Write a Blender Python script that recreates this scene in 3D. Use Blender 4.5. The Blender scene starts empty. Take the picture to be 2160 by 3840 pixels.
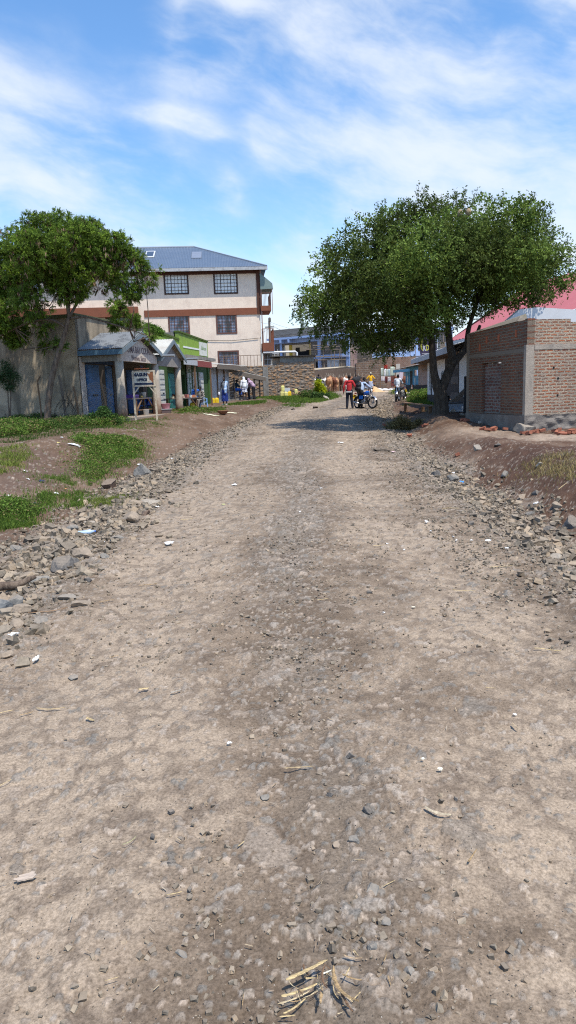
import bpy, bmesh, math, random
import numpy as np
from mathutils import Vector, Matrix, Euler
random.seed(7); RNG = np.random.default_rng(11)
S = bpy.context.scene; COL = S.collection
R = math.radians

# ------------------------------------------------------------------ camera
EYE = Vector((0, 0, 1.6)); F = 2600.0
CR = Euler((R(90 - 9.93), 0, 0)).to_matrix() @ Matrix.Rotation(R(-2.0), 3, 'Z')
cam = bpy.data.cameras.new('camera'); co = bpy.data.objects.new('camera', cam); COL.objects.link(co)
co.matrix_world = Matrix.Translation(EYE) @ CR.to_4x4()
cam.sensor_fit = 'VERTICAL'; cam.sensor_height = 36; cam.lens = 36 * F / 3840
cam.clip_start = 0.05; cam.clip_end = 6000
S.camera = co
def U(px, py, d):
    "the world point at forward distance d that the survey saw in that direction"
    v = CR @ Vector(((px - 1080) / F, -(py - 1920) / F, -1))
    return EYE + v * (d / v.y)

def hk(px, py=1440):
    'sideways slope of the survey ray: x / y'
    v = CR @ Vector(((px - 1080) / F, -(py - 1920) / F, -1)); return v.x / v.y

# ------------------------------------------------------------------ sky, sun, exposure
SUN_EL, SUN_AZ = 66.0, 142.0          # azimuth clockwise from +Y: right and behind the camera
S.view_settings.view_transform = 'Standard'; S.view_settings.look = 'None'
S.view_settings.gamma = 1; S.view_settings.exposure = 0.22
S.cycles.use_denoising = False; S.cycles.pixel_filter_type = 'BLACKMAN_HARRIS'; S.cycles.filter_width = 1.15; S.cycles.sample_clamp_indirect = 4; S.cycles.max_bounces = 6; S.cycles.diffuse_bounces = 3; S.cycles.transparent_max_bounces = 8
sd = Vector((math.sin(R(SUN_AZ)) * math.cos(R(SUN_EL)), math.cos(R(SUN_AZ)) * math.cos(R(SUN_EL)), math.sin(R(SUN_EL))))
sl = bpy.data.lights.new('sun', 'SUN'); so = bpy.data.objects.new('sun', sl); COL.objects.link(so)
sl.energy = 4.6; sl.angle = R(0.53); sl.color = (1.0, 0.935, 0.83)
so.rotation_euler = sd.to_track_quat('Z', 'Y').to_euler(); so.location = sd * 100
W = bpy.data.worlds.new('World'); S.world = W; W.use_nodes = True
nt = W.node_tree; nt.nodes.clear(); L = nt.links
def wn(t, **k):
    n = nt.nodes.new(t)
    for a, b in k.items(): setattr(n, a, b)
    return n
def wm(op, a, b=None, c=None, clamp=False):
    n = wn('ShaderNodeMath', operation=op, use_clamp=clamp)
    for i, v in enumerate((a, b, c)):
        if v is None: continue
        if isinstance(v, (int, float)): n.inputs[i].default_value = v
        else: L.new(v, n.inputs[i])
    return n.outputs[0]
sky = wn('ShaderNodeTexSky', sky_type='NISHITA', sun_disc=False, sun_elevation=R(SUN_EL), sun_rotation=R(SUN_AZ))
sky.air_density = 1.0; sky.dust_density = 0.6; sky.ozone_density = 2.0
tc = wn('ShaderNodeTexCoord'); sp = wn('ShaderNodeSeparateXYZ'); L.new(tc.outputs['Generated'], sp.inputs[0])
az = wm('ARCTAN2', sp.outputs[0], sp.outputs[1]); el = wm('ARCSINE', sp.outputs[2])
# wispy cirrus: stretched fractal noise over a few large banks of cloud
def vec(x, y, z):
    n = wn('ShaderNodeCombineXYZ')
    for i, v in enumerate((x, y, z)):
        if isinstance(v, (int, float)): n.inputs[i].default_value = v
        else: L.new(v, n.inputs[i])
    return n.outputs[0]
def noise(v, scale, det=6, rough=.55, dist=0.0):
    n = wn('ShaderNodeTexNoise'); n.inputs['Scale'].default_value = scale; n.inputs['Detail'].default_value = det
    n.inputs['Roughness'].default_value = rough; n.inputs['Distortion'].default_value = dist
    L.new(v, n.inputs['Vector']); return n.outputs['Fac']
aw = wm('ADD', az, wm('MULTIPLY', wm('SUBTRACT', noise(vec(az, el, 3.1), 3.2, 3), .5), .15))
ew = wm('ADD', el, wm('MULTIPLY', wm('SUBTRACT', noise(vec(az, el, 8.4), 3.6, 3), .5), .10))
def bank(a0, e0, ra, re, rot, amp):
    da = wm('SUBTRACT', aw, a0); de = wm('SUBTRACT', ew, e0); c, s_ = math.cos(R(rot)), math.sin(R(rot))
    p = wm('DIVIDE', wm('ADD', wm('MULTIPLY', da, c), wm('MULTIPLY', de, s_)), ra)
    q = wm('DIVIDE', wm('SUBTRACT', wm('MULTIPLY', de, c), wm('MULTIPLY', da, s_)), re)
    r2 = wm('ADD', wm('MULTIPLY', p, p), wm('MULTIPLY', q, q))
    return wm('MULTIPLY', wm('EXPONENT', wm('MULTIPLY', r2, -1.0)), amp)
def skydir(px, py):
    v = (CR @ Vector(((px - 1080) / F, -(py - 1920) / F, -1))).normalized()
    return math.atan2(v.x, v.y), math.asin(v.z)
BANKS = [(120, 640, .15, .065, -14, 1.15), (420, 760, .13, .05, -16, 1.0), (-400, 560, .35, .14, 0, 1.0), (60, 860, .2, .05, 0, .8),
         (1170, 470, .050, .060, 30, 1.1), (1200, 330, .035, .05, 0, .7), (1000, 520, .028, .03, 0, .75), (820, 110, .075, .055, 25, .95), (1080, 60, .12, .045, 0, .8), (660, 400, .055, .011, -10, .7), (800, 475, .03, .01, -10, .5),
         (1560, 110, .07, .035, -35, 1.1), (1700, 240, .10, .045, -38, 1.05), (1950, 120, .2, .09, -10, 1.1), (1620, 560, .15, .065, 22, 1.2), (1900, 470, .12, .08, 0, 1.0), (2060, 640, .12, .05, 0, 1.0), (1400, 660, .08, .03, 20, .9),
         (1120, 890, .10, .018, 14, 1.0), (1270, 800, .03, .022, 40, .95), (1040, 1070, .05, .05, 0, 1.2), (1080, 1190, .12, .06, 0, 1.1), (1300, 1230, .3, .05, 0, .9), (840, 690, .02, .022, 40, .6), (2500, 500, .4, .3, 0, .9), (-900, 700, .3, .3, 0, .8)]
tot = None
for px, py, ra, re, rot, amp in BANKS:
    a0, e0 = skydir(px, py + 75); b = bank(a0, e0, ra, re, rot, amp); tot = b if tot is None else wm('ADD', tot, b)
tot = wm('MINIMUM', tot, .92)
w1 = noise(vec(wm('MULTIPLY', aw, 1.0), wm('MULTIPLY', wm('SUBTRACT', ew, wm('MULTIPLY', az, -.25)), 2.4), 1.7), 4.6, 9, .56, .0)
w2 = noise(vec(az, wm('MULTIPLY', el, 1.5), 5.5), 17, 6, .55, .0)
w3 = noise(vec(az, el, 9.5), 2.2, 3, .5, .3)
dens = wm('SUBTRACT', wm('MULTIPLY', tot, wm('ADD', wm('MULTIPLY', w1, 3.0), -.70)), .16)
dens = wm('ADD', dens, wm('MULTIPLY', wm('SUBTRACT', w2, .5), wm('MULTIPLY', tot, .35)))
dens = wm('ADD', dens, wm('MULTIPLY', wm('SUBTRACT', w3, .5), .16))
mr = wn('ShaderNodeMapRange', interpolation_type='SMOOTHSTEP'); L.new(dens, mr.inputs[0])
mr.inputs[1].default_value = .02; mr.inputs[2].default_value = 1.05; mr.inputs[3].default_value = 0; mr.inputs[4].default_value = .84
hz = wm('MULTIPLY', wm('SUBTRACT', .20, wm('ABSOLUTE', el), clamp=True), 4.0, clamp=True)
hz = wm('MAXIMUM', mr.outputs[0], hz)
hs = wn('ShaderNodeHueSaturation'); hs.inputs['Saturation'].default_value = 1.20; hs.inputs['Value'].default_value = 1.74; L.new(sky.outputs[0], hs.inputs['Color'])
mx = wn('ShaderNodeMix', data_type='RGBA'); L.new(hz, mx.inputs[0]); L.new(hs.outputs[0], mx.inputs[6])
mx.inputs[7].default_value = (6.6, 7.05, 7.7, 1)
bg = wn('ShaderNodeBackground'); L.new(mx.outputs[2], bg.inputs[0]); bg.inputs[1].default_value = .12
wo = wn('ShaderNodeOutputWorld'); L.new(bg.outputs[0], wo.inputs[0])

# ------------------------------------------------------------------ noise in numpy
def _h(ix, iy, s):
    n = (ix.astype(np.int64) * 374761393 + iy.astype(np.int64) * 668265263 + s * 1442695041) & 0xffffffff
    n = ((n ^ (n >> 13)) * 1274126177) & 0xffffffff
    return ((n ^ (n >> 16)) & 0xffffff) / 16777215.0
def vnoise(x, y, s=0):
    ix = np.floor(x); iy = np.floor(y); fx = x - ix; fy = y - iy
    fx = fx * fx * fx * (fx * (fx * 6 - 15) + 10); fy = fy * fy * fy * (fy * (fy * 6 - 15) + 10)
    a = _h(ix, iy, s); b = _h(ix + 1, iy, s); c = _h(ix, iy + 1, s); d = _h(ix + 1, iy + 1, s)
    return (a + (b - a) * fx) * (1 - fy) + (c + (d - c) * fx) * fy
def fbm(x, y, s=0, o=4, g=.5):
    t = 0; a = 1; n = 0; c, sn = .8, .6
    for i in range(o):
        t = t + a * vnoise(x, y, s + i * 17); n += a; a *= g
        x, y = (x * c - y * sn) * 2.03, (x * sn + y * c) * 2.03
    return t / n
def sst(a, b, x):
    t = np.clip((x - a) / (b - a), 0, 1); return t * t * (3 - 2 * t)
def worley(x, y, s=0):
    "distance to the nearest feature point in cell units, and that point's random number"
    ix = np.floor(x); iy = np.floor(y); best = np.full(x.shape, 9.0); rnd = np.zeros(x.shape)
    for dx in (-1, 0, 1):
        for dy in (-1, 0, 1):
            cx = ix + dx; cy = iy + dy
            qx = cx + .15 + .7 * _h(cx, cy, s + 1) - x; qy = cy + .15 + .7 * _h(cx, cy, s + 2) - y
            an = _h(cx, cy, s + 4) * 3.14; c, sn = np.cos(an), np.sin(an); st = 1 + .7 * _h(cx, cy, s + 5)
            u = (qx * c + qy * sn) * st; v = -qx * sn + qy * c
            d = np.sqrt(u * u + v * v); m = d < best; best = np.where(m, d, best); rnd = np.where(m, _h(cx, cy, s + 3), rnd)
    return best, rnd

# ------------------------------------------------------------------ the lie of the land
def zroad(y): return np.interp(y, [-40, 0, 8, 15, 20, 28, 37, 45, 58, 67, 80, 100, 140], [-.3, 0, 0, .06, .15, .32, .58, .76, 1.03, 1.28, 1.5, 1.7, 1.8])
def cxr(y): return np.interp(y, [-20, 6, 12, 19, 27, 37, 47, 58, 70, 90], [0, -.1, .05, .45, 1.05, 2.1, 3.9, 6.3, 9, 12])
def hwr(y): return np.interp(y, [0, 9, 20, 37, 60, 90], [3.0, 2.95, 3.1, 3.0, 3.2, 4])
def bankl(y): return np.interp(y, [-20, 3, 9, 15, 22, 28, 45, 58, 80], [.15, .15, .28, .5, .48, .36, .12, .06, 0])
def G0(x, y):
    x = np.asarray(x, float); y = np.asarray(y, float)
    s = x - cxr(y); hw = hwr(y); far = sst(64, 72, y)
    z = zroad(y) - .07 * np.clip(np.abs(s) / hw, 0, 1) ** 2 * (1 - far)
    l = -s - hw
    z = z - .12 * np.exp(-((l - .7) / .55) ** 2) * (1 - sst(28, 46, y)) + bankl(y) * sst(.9, 3.6, l)
    r = s - hw
    z = z - .13 * np.exp(-((r - .25) / .45) ** 2) * (1 - far)
    br = np.interp(y, [0, 5, 9, 13, 18, 22, 28, 40, 60, 75], [.34, .36, .36, .30, .10, .14, .24, .1, .12, .0])
    z = z + br * sst(.45, 1.7, r)
    # mounds of earth on the right verge
    for mx_, my_, rx, ry, hh in ((4.9, 11.6, 1.0, 2.1, .08), (5.6, 26.0, 1.3, 2.4, .25), (5.2, 21.5, .8, 2.0, .12), (4.9, 16.4, .5, 1.6, .12), (4.7, 8.2, .8, 1.6, .16)):
        z = z + hh * np.exp(-((x - mx_) / rx) ** 2 - ((y - my_) / ry) ** 2)
    # spoil heap on the left verge, grassy mound before the stone wall
    for mx_, my_, rx, ry, hh in ((-5.3, 17.0, 1.7, 1.0, .16), (-4.6, 12.4, 1.6, 1.4, .07), (-.4, 52.0, 2.6, 4.0, .14), (1.9, 56, 2.5, 3, .12), (-2.0, 48.5, 2.2, 1.5, .10)):
        z = z + hh * np.exp(-((x - mx_) / rx) ** 2 - ((y - my_) / ry) ** 2)
    return z
def masks(x, y):
    s = x - cxr(y); hw = hwr(y); wob = (fbm(x * 1.1, y * .8, 40, 4) - .5) * .9
    on = 1 - sst(-.05, .6, np.abs(s) - hw + wob + np.where(s < 0, .25 * (1 - sst(12, 20, y)), -.1)); off = 1 - on
    return s, hw, on, off
def Gd(x, y):
    "land plus lumps and ruts"
    s, hw, on, off = masks(x, y)
    z = G0(x, y) + (fbm(x * .55, y * .5, 3, 3) - .5) * (.09 * on + .16 * off) + (fbm(x * 2.2, y * 1.7, 5, 4) - .5) * (.06 * on + .12 * off)
    for t in (-1.25, 1.3):
        z = z - .028 * np.exp(-((s - t - .2 * np.sin(y * .35)) / .38) ** 2) * on
    return z
def gz(x, y): return float(Gd(np.array([float(x)]), np.array([float(y)]))[0])
def GP(px, py):
    "where the survey ray meets the ground"
    v = CR @ Vector(((px - 1080) / F, -(py - 1920) / F, -1)); a = v / v.y
    d = np.geomspace(1.2, 150, 1500); zz = EYE.z + a.z * d; g = Gd(a.x * d, d); k = np.argmax(zz < g)
    if not (zz < g).any(): k = len(d) - 1
    return Vector((a.x * d[k], d[k], float(g[k])))

def GPc(px, py, dmax=28.2):
    p = GP(px, py)
    if p.y > dmax: p = U(px, py, dmax); p.z = gz(p.x, p.y)
    return p

# ------------------------------------------------------------------ object helpers
def tag(o, label=None, cat=None, group=None, kind=None):
    if label: o['label'] = label
    if cat: o['category'] = cat
    if group: o['group'] = group
    if kind: o['kind'] = kind
    return o
def thing(name, label, cat, loc=(0, 0, 0), rz=0, group=None):
    o = bpy.data.objects.new(name, None); COL.objects.link(o); o.location = loc; o.rotation_euler = (0, 0, rz)
    o.empty_display_size = .1
    return tag(o, label, cat, group)
def link(name, me, mat, parent=None, smooth=False):
    if mat is not None and not me.materials: me.materials.append(mat)
    if smooth: me.polygons.foreach_set('use_smooth', [True] * len(me.polygons))
    o = bpy.data.objects.new(name, me); COL.objects.link(o); o.parent = parent
    return o
def arrmesh(name, v, f, col=None):
    v = np.asarray(v, np.float32); f = np.asarray(f, np.int32); k = f.shape[1]
    me = bpy.data.meshes.new(name); me.vertices.add(len(v)); me.vertices.foreach_set('co', v.ravel())
    me.loops.add(f.size); me.loops.foreach_set('vertex_index', f.ravel())
    me.polygons.add(len(f)); me.polygons.foreach_set('loop_start', np.arange(0, f.size, k, dtype=np.int32))
    if col is not None:
        a = me.color_attributes.new('col', 'FLOAT_COLOR', 'POINT'); c = np.ones((len(v), 4), np.float32); c[:, :3] = col; a.data.foreach_set('color', c.ravel())
    me.update(calc_edges=True); me.shade_flat()
    return me
class MB:
    def __init__(s): s.v = []; s.f = []
    def add(s, vs, fs):
        n = len(s.v); s.v += [tuple(p) for p in vs]; s.f += [tuple(i + n for i in f) for f in fs]; return s
    def box(s, x0, x1, y0, y1, z0, z1):
        return s.add([(x0, y0, z0), (x1, y0, z0), (x1, y1, z0), (x0, y1, z0), (x0, y0, z1), (x1, y0, z1), (x1, y1, z1), (x0, y1, z1)],
                     [(3, 2, 1, 0), (4, 5, 6, 7), (0, 1, 5, 4), (1, 2, 6, 5), (2, 3, 7, 6), (3, 0, 4, 7)])
    def hexa(s, b, t):
        return s.add(list(b) + list(t), [(3, 2, 1, 0), (4, 5, 6, 7), (0, 1, 5, 4), (1, 2, 6, 5), (2, 3, 7, 6), (3, 0, 4, 7)])
    def bar(s, p, q, w=.05, h=None):
        p = Vector(p); q = Vector(q); h = h or w; d = (q - p).normalized(); up = Vector((0, 0, 1)) if abs(d.z) < .95 else Vector((0, 1, 0))
        a = d.cross(up).normalized() * w / 2; b = a.cross(d).normalized() * h / 2
        return s.hexa([p - a - b, p + a - b, p + a + b, p - a + b], [q - a - b, q + a - b, q + a + b, q - a + b])
    def tube(s, path, r, n=8, cap=True):
        path = [Vector(p) for p in path]; m = len(path); rr = r if hasattr(r, '__len__') else [r] * m; vs = []; prev = None
        for i, p in enumerate(path):
            d = (path[min(i + 1, m - 1)] - path[max(i - 1, 0)])
            d = d.normalized() if d.length > 1e-9 else Vector((0, 0, 1))
            if prev is None: a = d.orthogonal().normalized()
            else:
                a = prev - d * prev.dot(d); a = a.normalized() if a.length > 1e-6 else d.orthogonal().normalized()
            prev = a; b = d.cross(a)
            for k in range(n):
                t = 2 * math.pi * k / n; vs.append(p + (a * math.cos(t) + b * math.sin(t)) * rr[i])
        fs = [(i * n + k, i * n + (k + 1) % n, (i + 1) * n + (k + 1) % n, (i + 1) * n + k) for i in range(m - 1) for k in range(n)]
        if cap: fs += [tuple(range(n - 1, -1, -1)), tuple((m - 1) * n + k for k in range(n))]
        return s.add(vs, fs)
    def lathe(s, prof, c=(0, 0, 0), n=20, sx=1, sy=1):
        m = len(prof); vs = [(c[0] + r * sx * math.cos(2 * math.pi * k / n), c[1] + r * sy * math.sin(2 * math.pi * k / n), c[2] + z) for r, z in prof for k in range(n)]
        fs = [(i * n + k, i * n + (k + 1) % n, (i + 1) * n + (k + 1) % n, (i + 1) * n + k) for i in range(m - 1) for k in range(n)]
        fs += [tuple(range(n - 1, -1, -1)), tuple((m - 1) * n + k for k in range(n))]
        return s.add(vs, fs)
    def ell(s, c, r, n=12):
        m = n // 2 + 1
        return s.lathe([(max(r[0] * math.sin(math.pi * i / (m - 1)), .001), -r[2] * math.cos(math.pi * i / (m - 1))) for i in range(m)], c, n, 1, r[1] / r[0])
    def prism(s, poly, y0, y1):
        "poly: (x,z) outline, counter-clockwise seen from -y, run from y0 to y1"
        n = len(poly)
        return s.add([(x, y0, z) for x, z in poly] + [(x, y1, z) for x, z in poly],
                     [tuple(range(n)), tuple(range(2 * n - 1, n - 1, -1))] + [(i, i + n, (i + 1) % n + n, (i + 1) % n) for i in range(n)])
    def corr(s, p, du, dv, amp=.02, pitch=.076, th=.004):
        "corrugated sheet: waves along du, straight along dv"
        p = Vector(p); du = Vector(du); dv = Vector(dv); nrm = du.cross(dv).normalized(); lu = du.length; k = max(4, int(lu / pitch) * 4)
        vs = []
        for side in (0, 1):
            for i in range(k + 1):
                q = p + du * (i / k) + nrm * (amp * math.sin(2 * math.pi * i / 4) + (amp * .0) - side * th)
                vs += [q, q + dv]
        o = 2 * (k + 1); fs = []
        for i in range(k):
            fs += [(2 * i, 2 * i + 2, 2 * i + 3, 2 * i + 1), (o + 2 * i, o + 2 * i + 1, o + 2 * i + 3, o + 2 * i + 2),
                   (2 * i, o + 2 * i, o + 2 * i + 2, 2 * i + 2), (2 * i + 1, 2 * i + 3, o + 2 * i + 3, o + 2 * i + 1)]
        fs += [(0, 1, o + 1, o), (2 * k, o + 2 * k, o + 2 * k + 1, 2 * k + 1)]
        return s.add(vs, fs)
    def wall(s, L_, z0, z1, th, openings=(), z1b=None, x0=0):
        "wall along +x with outer face at y=0 going back to y=th"
        z1b = z1 if z1b is None else z1b; us = sorted({x0, L_} | {u for o in openings for u in o[:2]})
        for a, b in zip(us, us[1:]):
            ops = sorted([o for o in openings if o[0] <= a + 1e-6 and o[1] >= b - 1e-6], key=lambda o: o[2]); z = z0
            ta = z1 + (z1b - z1) * (a - x0) / (L_ - x0); tb = z1 + (z1b - z1) * (b - x0) / (L_ - x0)
            for o in ops:
                if o[2] > z + 1e-4: s.box(a, b, 0, th, z, o[2])
                z = o[3]
            s.hexa([(a, 0, z), (b, 0, z), (b, th, z), (a, th, z)], [(a, 0, ta), (b, 0, tb), (b, th, tb), (a, th, ta)])
        return s
    def build(s, name, mat, parent=None, smooth=False, label=None):
        me = bpy.data.meshes.new(name); me.from_pydata(s.v, [], s.f); me.update()
        o = link(name, me, mat, parent, smooth)
        if label: o['label'] = label
        return o
def flush_normals(o):
    bm = bmesh.new(); bm.from_mesh(o.data); bmesh.ops.recalc_face_normals(bm, faces=bm.faces); bm.to_mesh(o.data); bm.free(); return o
def clone(o, parent=None, label=None):
    c = o.copy(); COL.objects.link(c); c.parent = parent
    if label: c['label'] = label
    for ch in o.children: clone(ch, c)
    return c
def text(s, size, mat, parent, loc, rot, name='lettering', ext=.003, sx=1, align='CENTER', bold=0):
    c = bpy.data.curves.new(name, 'FONT'); c.body = s; c.size = size; c.extrude = ext; c.align_x = align; c.offset = bold; c.resolution_u = 2
    o = bpy.data.objects.new('tmp_text', c); COL.objects.link(o); bpy.context.view_layer.update()
    me = bpy.data.meshes.new_from_object(o.evaluated_get(bpy.context.evaluated_depsgraph_get())); COL.objects.unlink(o); bpy.data.objects.remove(o)
    me.materials.clear(); me.materials.append(mat)
    t = link(name, me, None, parent); t.location = loc; t.rotation_euler = rot; t.scale = (sx, 1, 1); return t

# ------------------------------------------------------------------ materials
def srgb(r, g, b): return tuple(((c / 255 / 12.92) if c / 255 <= .04045 else ((c / 255 + .055) / 1.055) ** 2.4) for c in (r, g, b))
class NT:
    def __init__(s, name):
        s.m = bpy.data.materials.new(name); s.m.use_nodes = True; s.t = s.m.node_tree; s.b = s.t.nodes['Principled BSDF']
    def n(s, t, **k):
        x = s.t.nodes.new(t)
        for a, b in k.items(): setattr(x, a, b)
        return x
    def l(s, a, b): s.t.links.new(a, b)
    def set(s, sock, v):
        if isinstance(v, (int, float)): sock.default_value = v
        elif isinstance(v, tuple): sock.default_value = (*v, 1) if len(v) == 3 and sock.type == 'RGBA' else v
        else: s.l(v, sock)
    def math(s, op, a, b=0.0, c=None, clamp=False):
        x = s.n('ShaderNodeMath', operation=op, use_clamp=clamp); s.set(x.inputs[0], a); s.set(x.inputs[1], b)
        if c is not None: s.set(x.inputs[2], c)
        return x.outputs[0]
    def coords(s, scale=(1, 1, 1), rot=(0, 0, 0), kind='Object'):
        tcn = s.n('ShaderNodeTexCoord'); mp = s.n('ShaderNodeMapping'); mp.inputs['Scale'].default_value = scale; mp.inputs['Rotation'].default_value = rot
        s.l(tcn.outputs[kind], mp.inputs[0]); return mp.outputs[0]
    def noise(s, scale, det=4, rough=.55, vec=None, dist=0.0):
        x = s.n('ShaderNodeTexNoise'); x.inputs['Scale'].default_value = scale; x.inputs['Detail'].default_value = det
        x.inputs['Roughness'].default_value = rough; x.inputs['Distortion'].default_value = dist
        s.l(vec if vec is not None else s.coords(), x.inputs['Vector']); return x.outputs['Fac']
    def ramp(s, fac, a, b, ca=0.0, cb=1.0):
        x = s.n('ShaderNodeMapRange'); s.set(x.inputs[0], fac); x.inputs[1].default_value = a; x.inputs[2].default_value = b
        x.inputs[3].default_value = ca; x.inputs[4].default_value = cb; return x.outputs[0]
    def mix(s, fac, a, b, mode='MIX'):
        x = s.n('ShaderNodeMix', data_type='RGBA', blend_type=mode); s.set(x.inputs[0], fac); s.set(x.inputs[6], a); s.set(x.inputs[7], b); return x.outputs[2]
    def bump(s, h, strength=.4, dist=.02):
        x = s.n('ShaderNodeBump'); x.inputs['Strength'].default_value = strength; x.inputs['Distance'].default_value = dist; s.l(h, x.inputs['Height']); s.l(x.outputs[0], s.b.inputs['Normal'])
    def out(s, col, rough=.85, metal=0.0, spec=.3):
        s.set(s.b.inputs['Base Color'], col); s.set(s.b.inputs['Roughness'], rough); s.b.inputs['Metallic'].default_value = metal
        s.b.inputs['Specular IOR Level'].default_value = spec; return s.m
_mc = {}
def M(name, col, rough=.8, var=.18, scale=3.0, metal=0.0, bump=.0, dirt=None, dirtamt=.35, streak=0.0, spec=.3, bscale=40):
    "a worn plain surface: colour wandering by noise, patches of dirt, optional vertical weather streaks"
    if name in _mc: return _mc[name]
    s = NT(name); c1 = tuple(c * (1 - var) for c in col); c2 = tuple(min(1, c * (1 + var)) for c in col)
    c = s.mix(s.noise(scale, 6, .6), c1, c2)
    if dirt:
        c = s.mix(s.ramp(s.noise(scale * .6 + .4, 8, .65, dist=.4), .48, .70, 0, dirtamt), c, dirt)
    if streak:
        v = s.coords((9, 9, .55)); c = s.mix(s.ramp(s.noise(1.0, 6, .6, v), .45, .68, 0, streak), c, dirt or (.05, .045, .04))
    if bump: s.bump(s.noise(bscale, 6, .6), bump, .02)
    _mc[name] = s.out(c, rough, metal, spec); return _mc[name]
# ================================================================== GROUND
def ground_mesh():
    ys = np.concatenate([[-60, -30, -15, -8, -4, -2, -.8, 0, .4, .8, 1.05], np.geomspace(1.25, 130, 980), [150, 190, 260, 400, 700, 1300, 2600]])
    sc = np.linspace(-1, 1, 600); ext = np.array([1.06, 1.15, 1.3, 1.5, 1.8, 2.3, 3.2, 5, 9, 20, 60, 200])
    sc = np.concatenate([-ext[::-1], sc, ext])
    hwid = .50 * np.clip(ys, 1.0, 150) + .35
    X = sc[None, :] * hwid[:, None]; Y = np.repeat(ys[:, None], len(sc), 1)
    x = X.ravel(); y = Y.ravel(); s, hw, on, off = masks(x, y); z = Gd(x, y)
    near = np.exp(-np.clip(y - 1, 0, None) / 14)
    # strip masks -------------------------------------------------
    tr = sum(np.exp(-((s - t - .2 * np.sin(y * .35)) / w) ** 2) for t, w in ((-1.15, .62), (1.25, .55))) * on
    mid = np.exp(-((s - .12 - .12 * np.sin(y * .8)) / .42) ** 2) * on
    rel = np.abs(s) - hw; nl = np.where(s < 0, 1, 0) * (1 - sst(10, 18, y)); sh = sst(-1.0 - .5 * nl, -.35 - .5 * nl, rel) * (1 - sst(.25 - .2 * nl, .85 - .2 * nl, rel))
    gra = np.clip(np.maximum(mid * .85, sh) * (.55 + fbm(x * 1.5, y * 1.5, 61, 4)) + .9 * (fbm(x * .8, y * .8, 77, 4) - .56) - .15 * tr + .35 * sst(9, 20, y) * on, 0, 1)
    # relief ------------------------------------------------------
    z = z + (fbm(x * 7, y * 7, 9, 4, .6) - .5) * (.022 + .02 * gra + .03 * off)
    z = z + (fbm(x * 22, y * 22, 19, 3, .6) - .5) * (.008 + .008 * gra) * np.clip(near * 1.6, .35, 1)
    wx, wy = fbm(x * 8, y * 8, 901, 3) - .5, fbm(x * 8, y * 8, 941, 3) - .5
    d1, r1 = worley(x / .21 + wx * 1.1, y / .21 + wy * 1.1, 5); k1 = r1 > (.86 - .40 * gra); rad = .20 + .30 * ((r1 * 37) % 1)
    e1 = np.clip(1 - (d1 / rad) ** 2, 0, 1) * k1 * (1 - .9 * off); z = z + .016 * np.sqrt(e1) * np.clip((r1 * 91) % 1, .2, 1)
    d2, r2 = worley(x / .085 + wx * 1.6 + (fbm(x * 30, y * 30, 961, 2) - .5) * .7, y / .085 + wy * 1.6 + (fbm(x * 30, y * 30, 981, 2) - .5) * .7, 25); k2 = r2 > (.80 - .48 * gra)
    e2 = np.clip(1 - (d2 / (.26 + .22 * ((r2 * 53) % 1))) ** 2, 0, 1) * k2 * (1 - .8 * off); z = z + .010 * np.sqrt(e2)
    d3, r3 = worley(x / .034, y / .034, 45); e3 = np.clip(1 - (d3 / .42) ** 2, 0, 1) * (r3 > (.75 - .45 * gra)) * np.clip(near * 2, 0, 1) * (1 - .8 * off); z = z + .005 * np.sqrt(e3)
    # colours -----------------------------------------------------
    def C(r, g, b): return np.array([r, g, b], float)[None]
    pale = C(.350, .280, .208); dust = C(.244, .190, .139); soil = C(.146, .111, .080); dark = C(.105, .080, .062)
    n1 = fbm(x * .9, y * .9, 101, 5)[:, None]; n2 = fbm(x * 3.3, y * 3.3, 131, 5, .6)[:, None]; n3 = fbm(x * 14, y * 14, 151, 4, .65)[:, None]; n4 = fbm(x * 55, y * 55, 171, 3, .65)[:, None]
    mixc = lambda a, b, t: a + (b - a) * np.clip(t, 0, 1)
    t0 = np.clip(.80 * tr[:, None] - .46 * mid[:, None] + 1.5 * (n1 - .5) + 1.5 * (n2 - .5) + .9 * (n3 - .5) + .30, 0, 1)
    c = mixc(soil, dust, t0 * 1.7); c = mixc(c, pale, t0 * 1.6 - .75)
    c = mixc(c, C(.185, .155, .122), .7 * sst(.35, .85, gra)[:, None] * (.6 + n2 * .5))
    # cracked crust of the compacted tracks
    dk, _ = worley(x / .12 + n2[:, 0] * 1.2, y / .12 + n3[:, 0] * 1.2, 65)
    crack = sst(.50, .62, dk)[:, None] * sst(.45, .8, t0) * .45; c = mixc(c, dark, crack)
    c = mixc(c, dark, sst(.60, .80, fbm(x * 5 + 9, y * 5, 191, 5, .65))[:, None] * .55)
    # the verges: red-brown earth, dark fresh spoil, pale trodden ground by the brick house
    l = -s - hw; r = s - hw
    redl = C(.120, .078, .052); redr = C(.088, .050, .033); spoil = C(.075, .043, .031); palet = C(.36, .285, .22)
    earth = np.where((s < 0)[:, None], redl, redr) * (.75 + .55 * n2) * (.88 + .25 * n3)
    earth = mixc(earth, C(.21, .15, .11), sst(.50, .68, fbm(x * .8, y * .5, 211, 4))[:, None] * .45)
    c = mixc(c, earth, off[:, None] * .96)
    sp = (sst(.44, .56, fbm(x * .7, y * .9, 221, 4) + .30 * np.exp(-((x - 5.6) / 3.2) ** 2 - ((y - 11.2) / 2.6) ** 2)) * sst(.6, 1.2, r) * (1 - sst(15, 17, y)) + .9 * np.exp(-((x - 4.9) / .8) ** 2 - ((y - 17) / 1.4) ** 2) * sst(.2, .9, r))[:, None]
    c = mixc(c, spoil * (.75 + .6 * n3), sp * .92)
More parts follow.
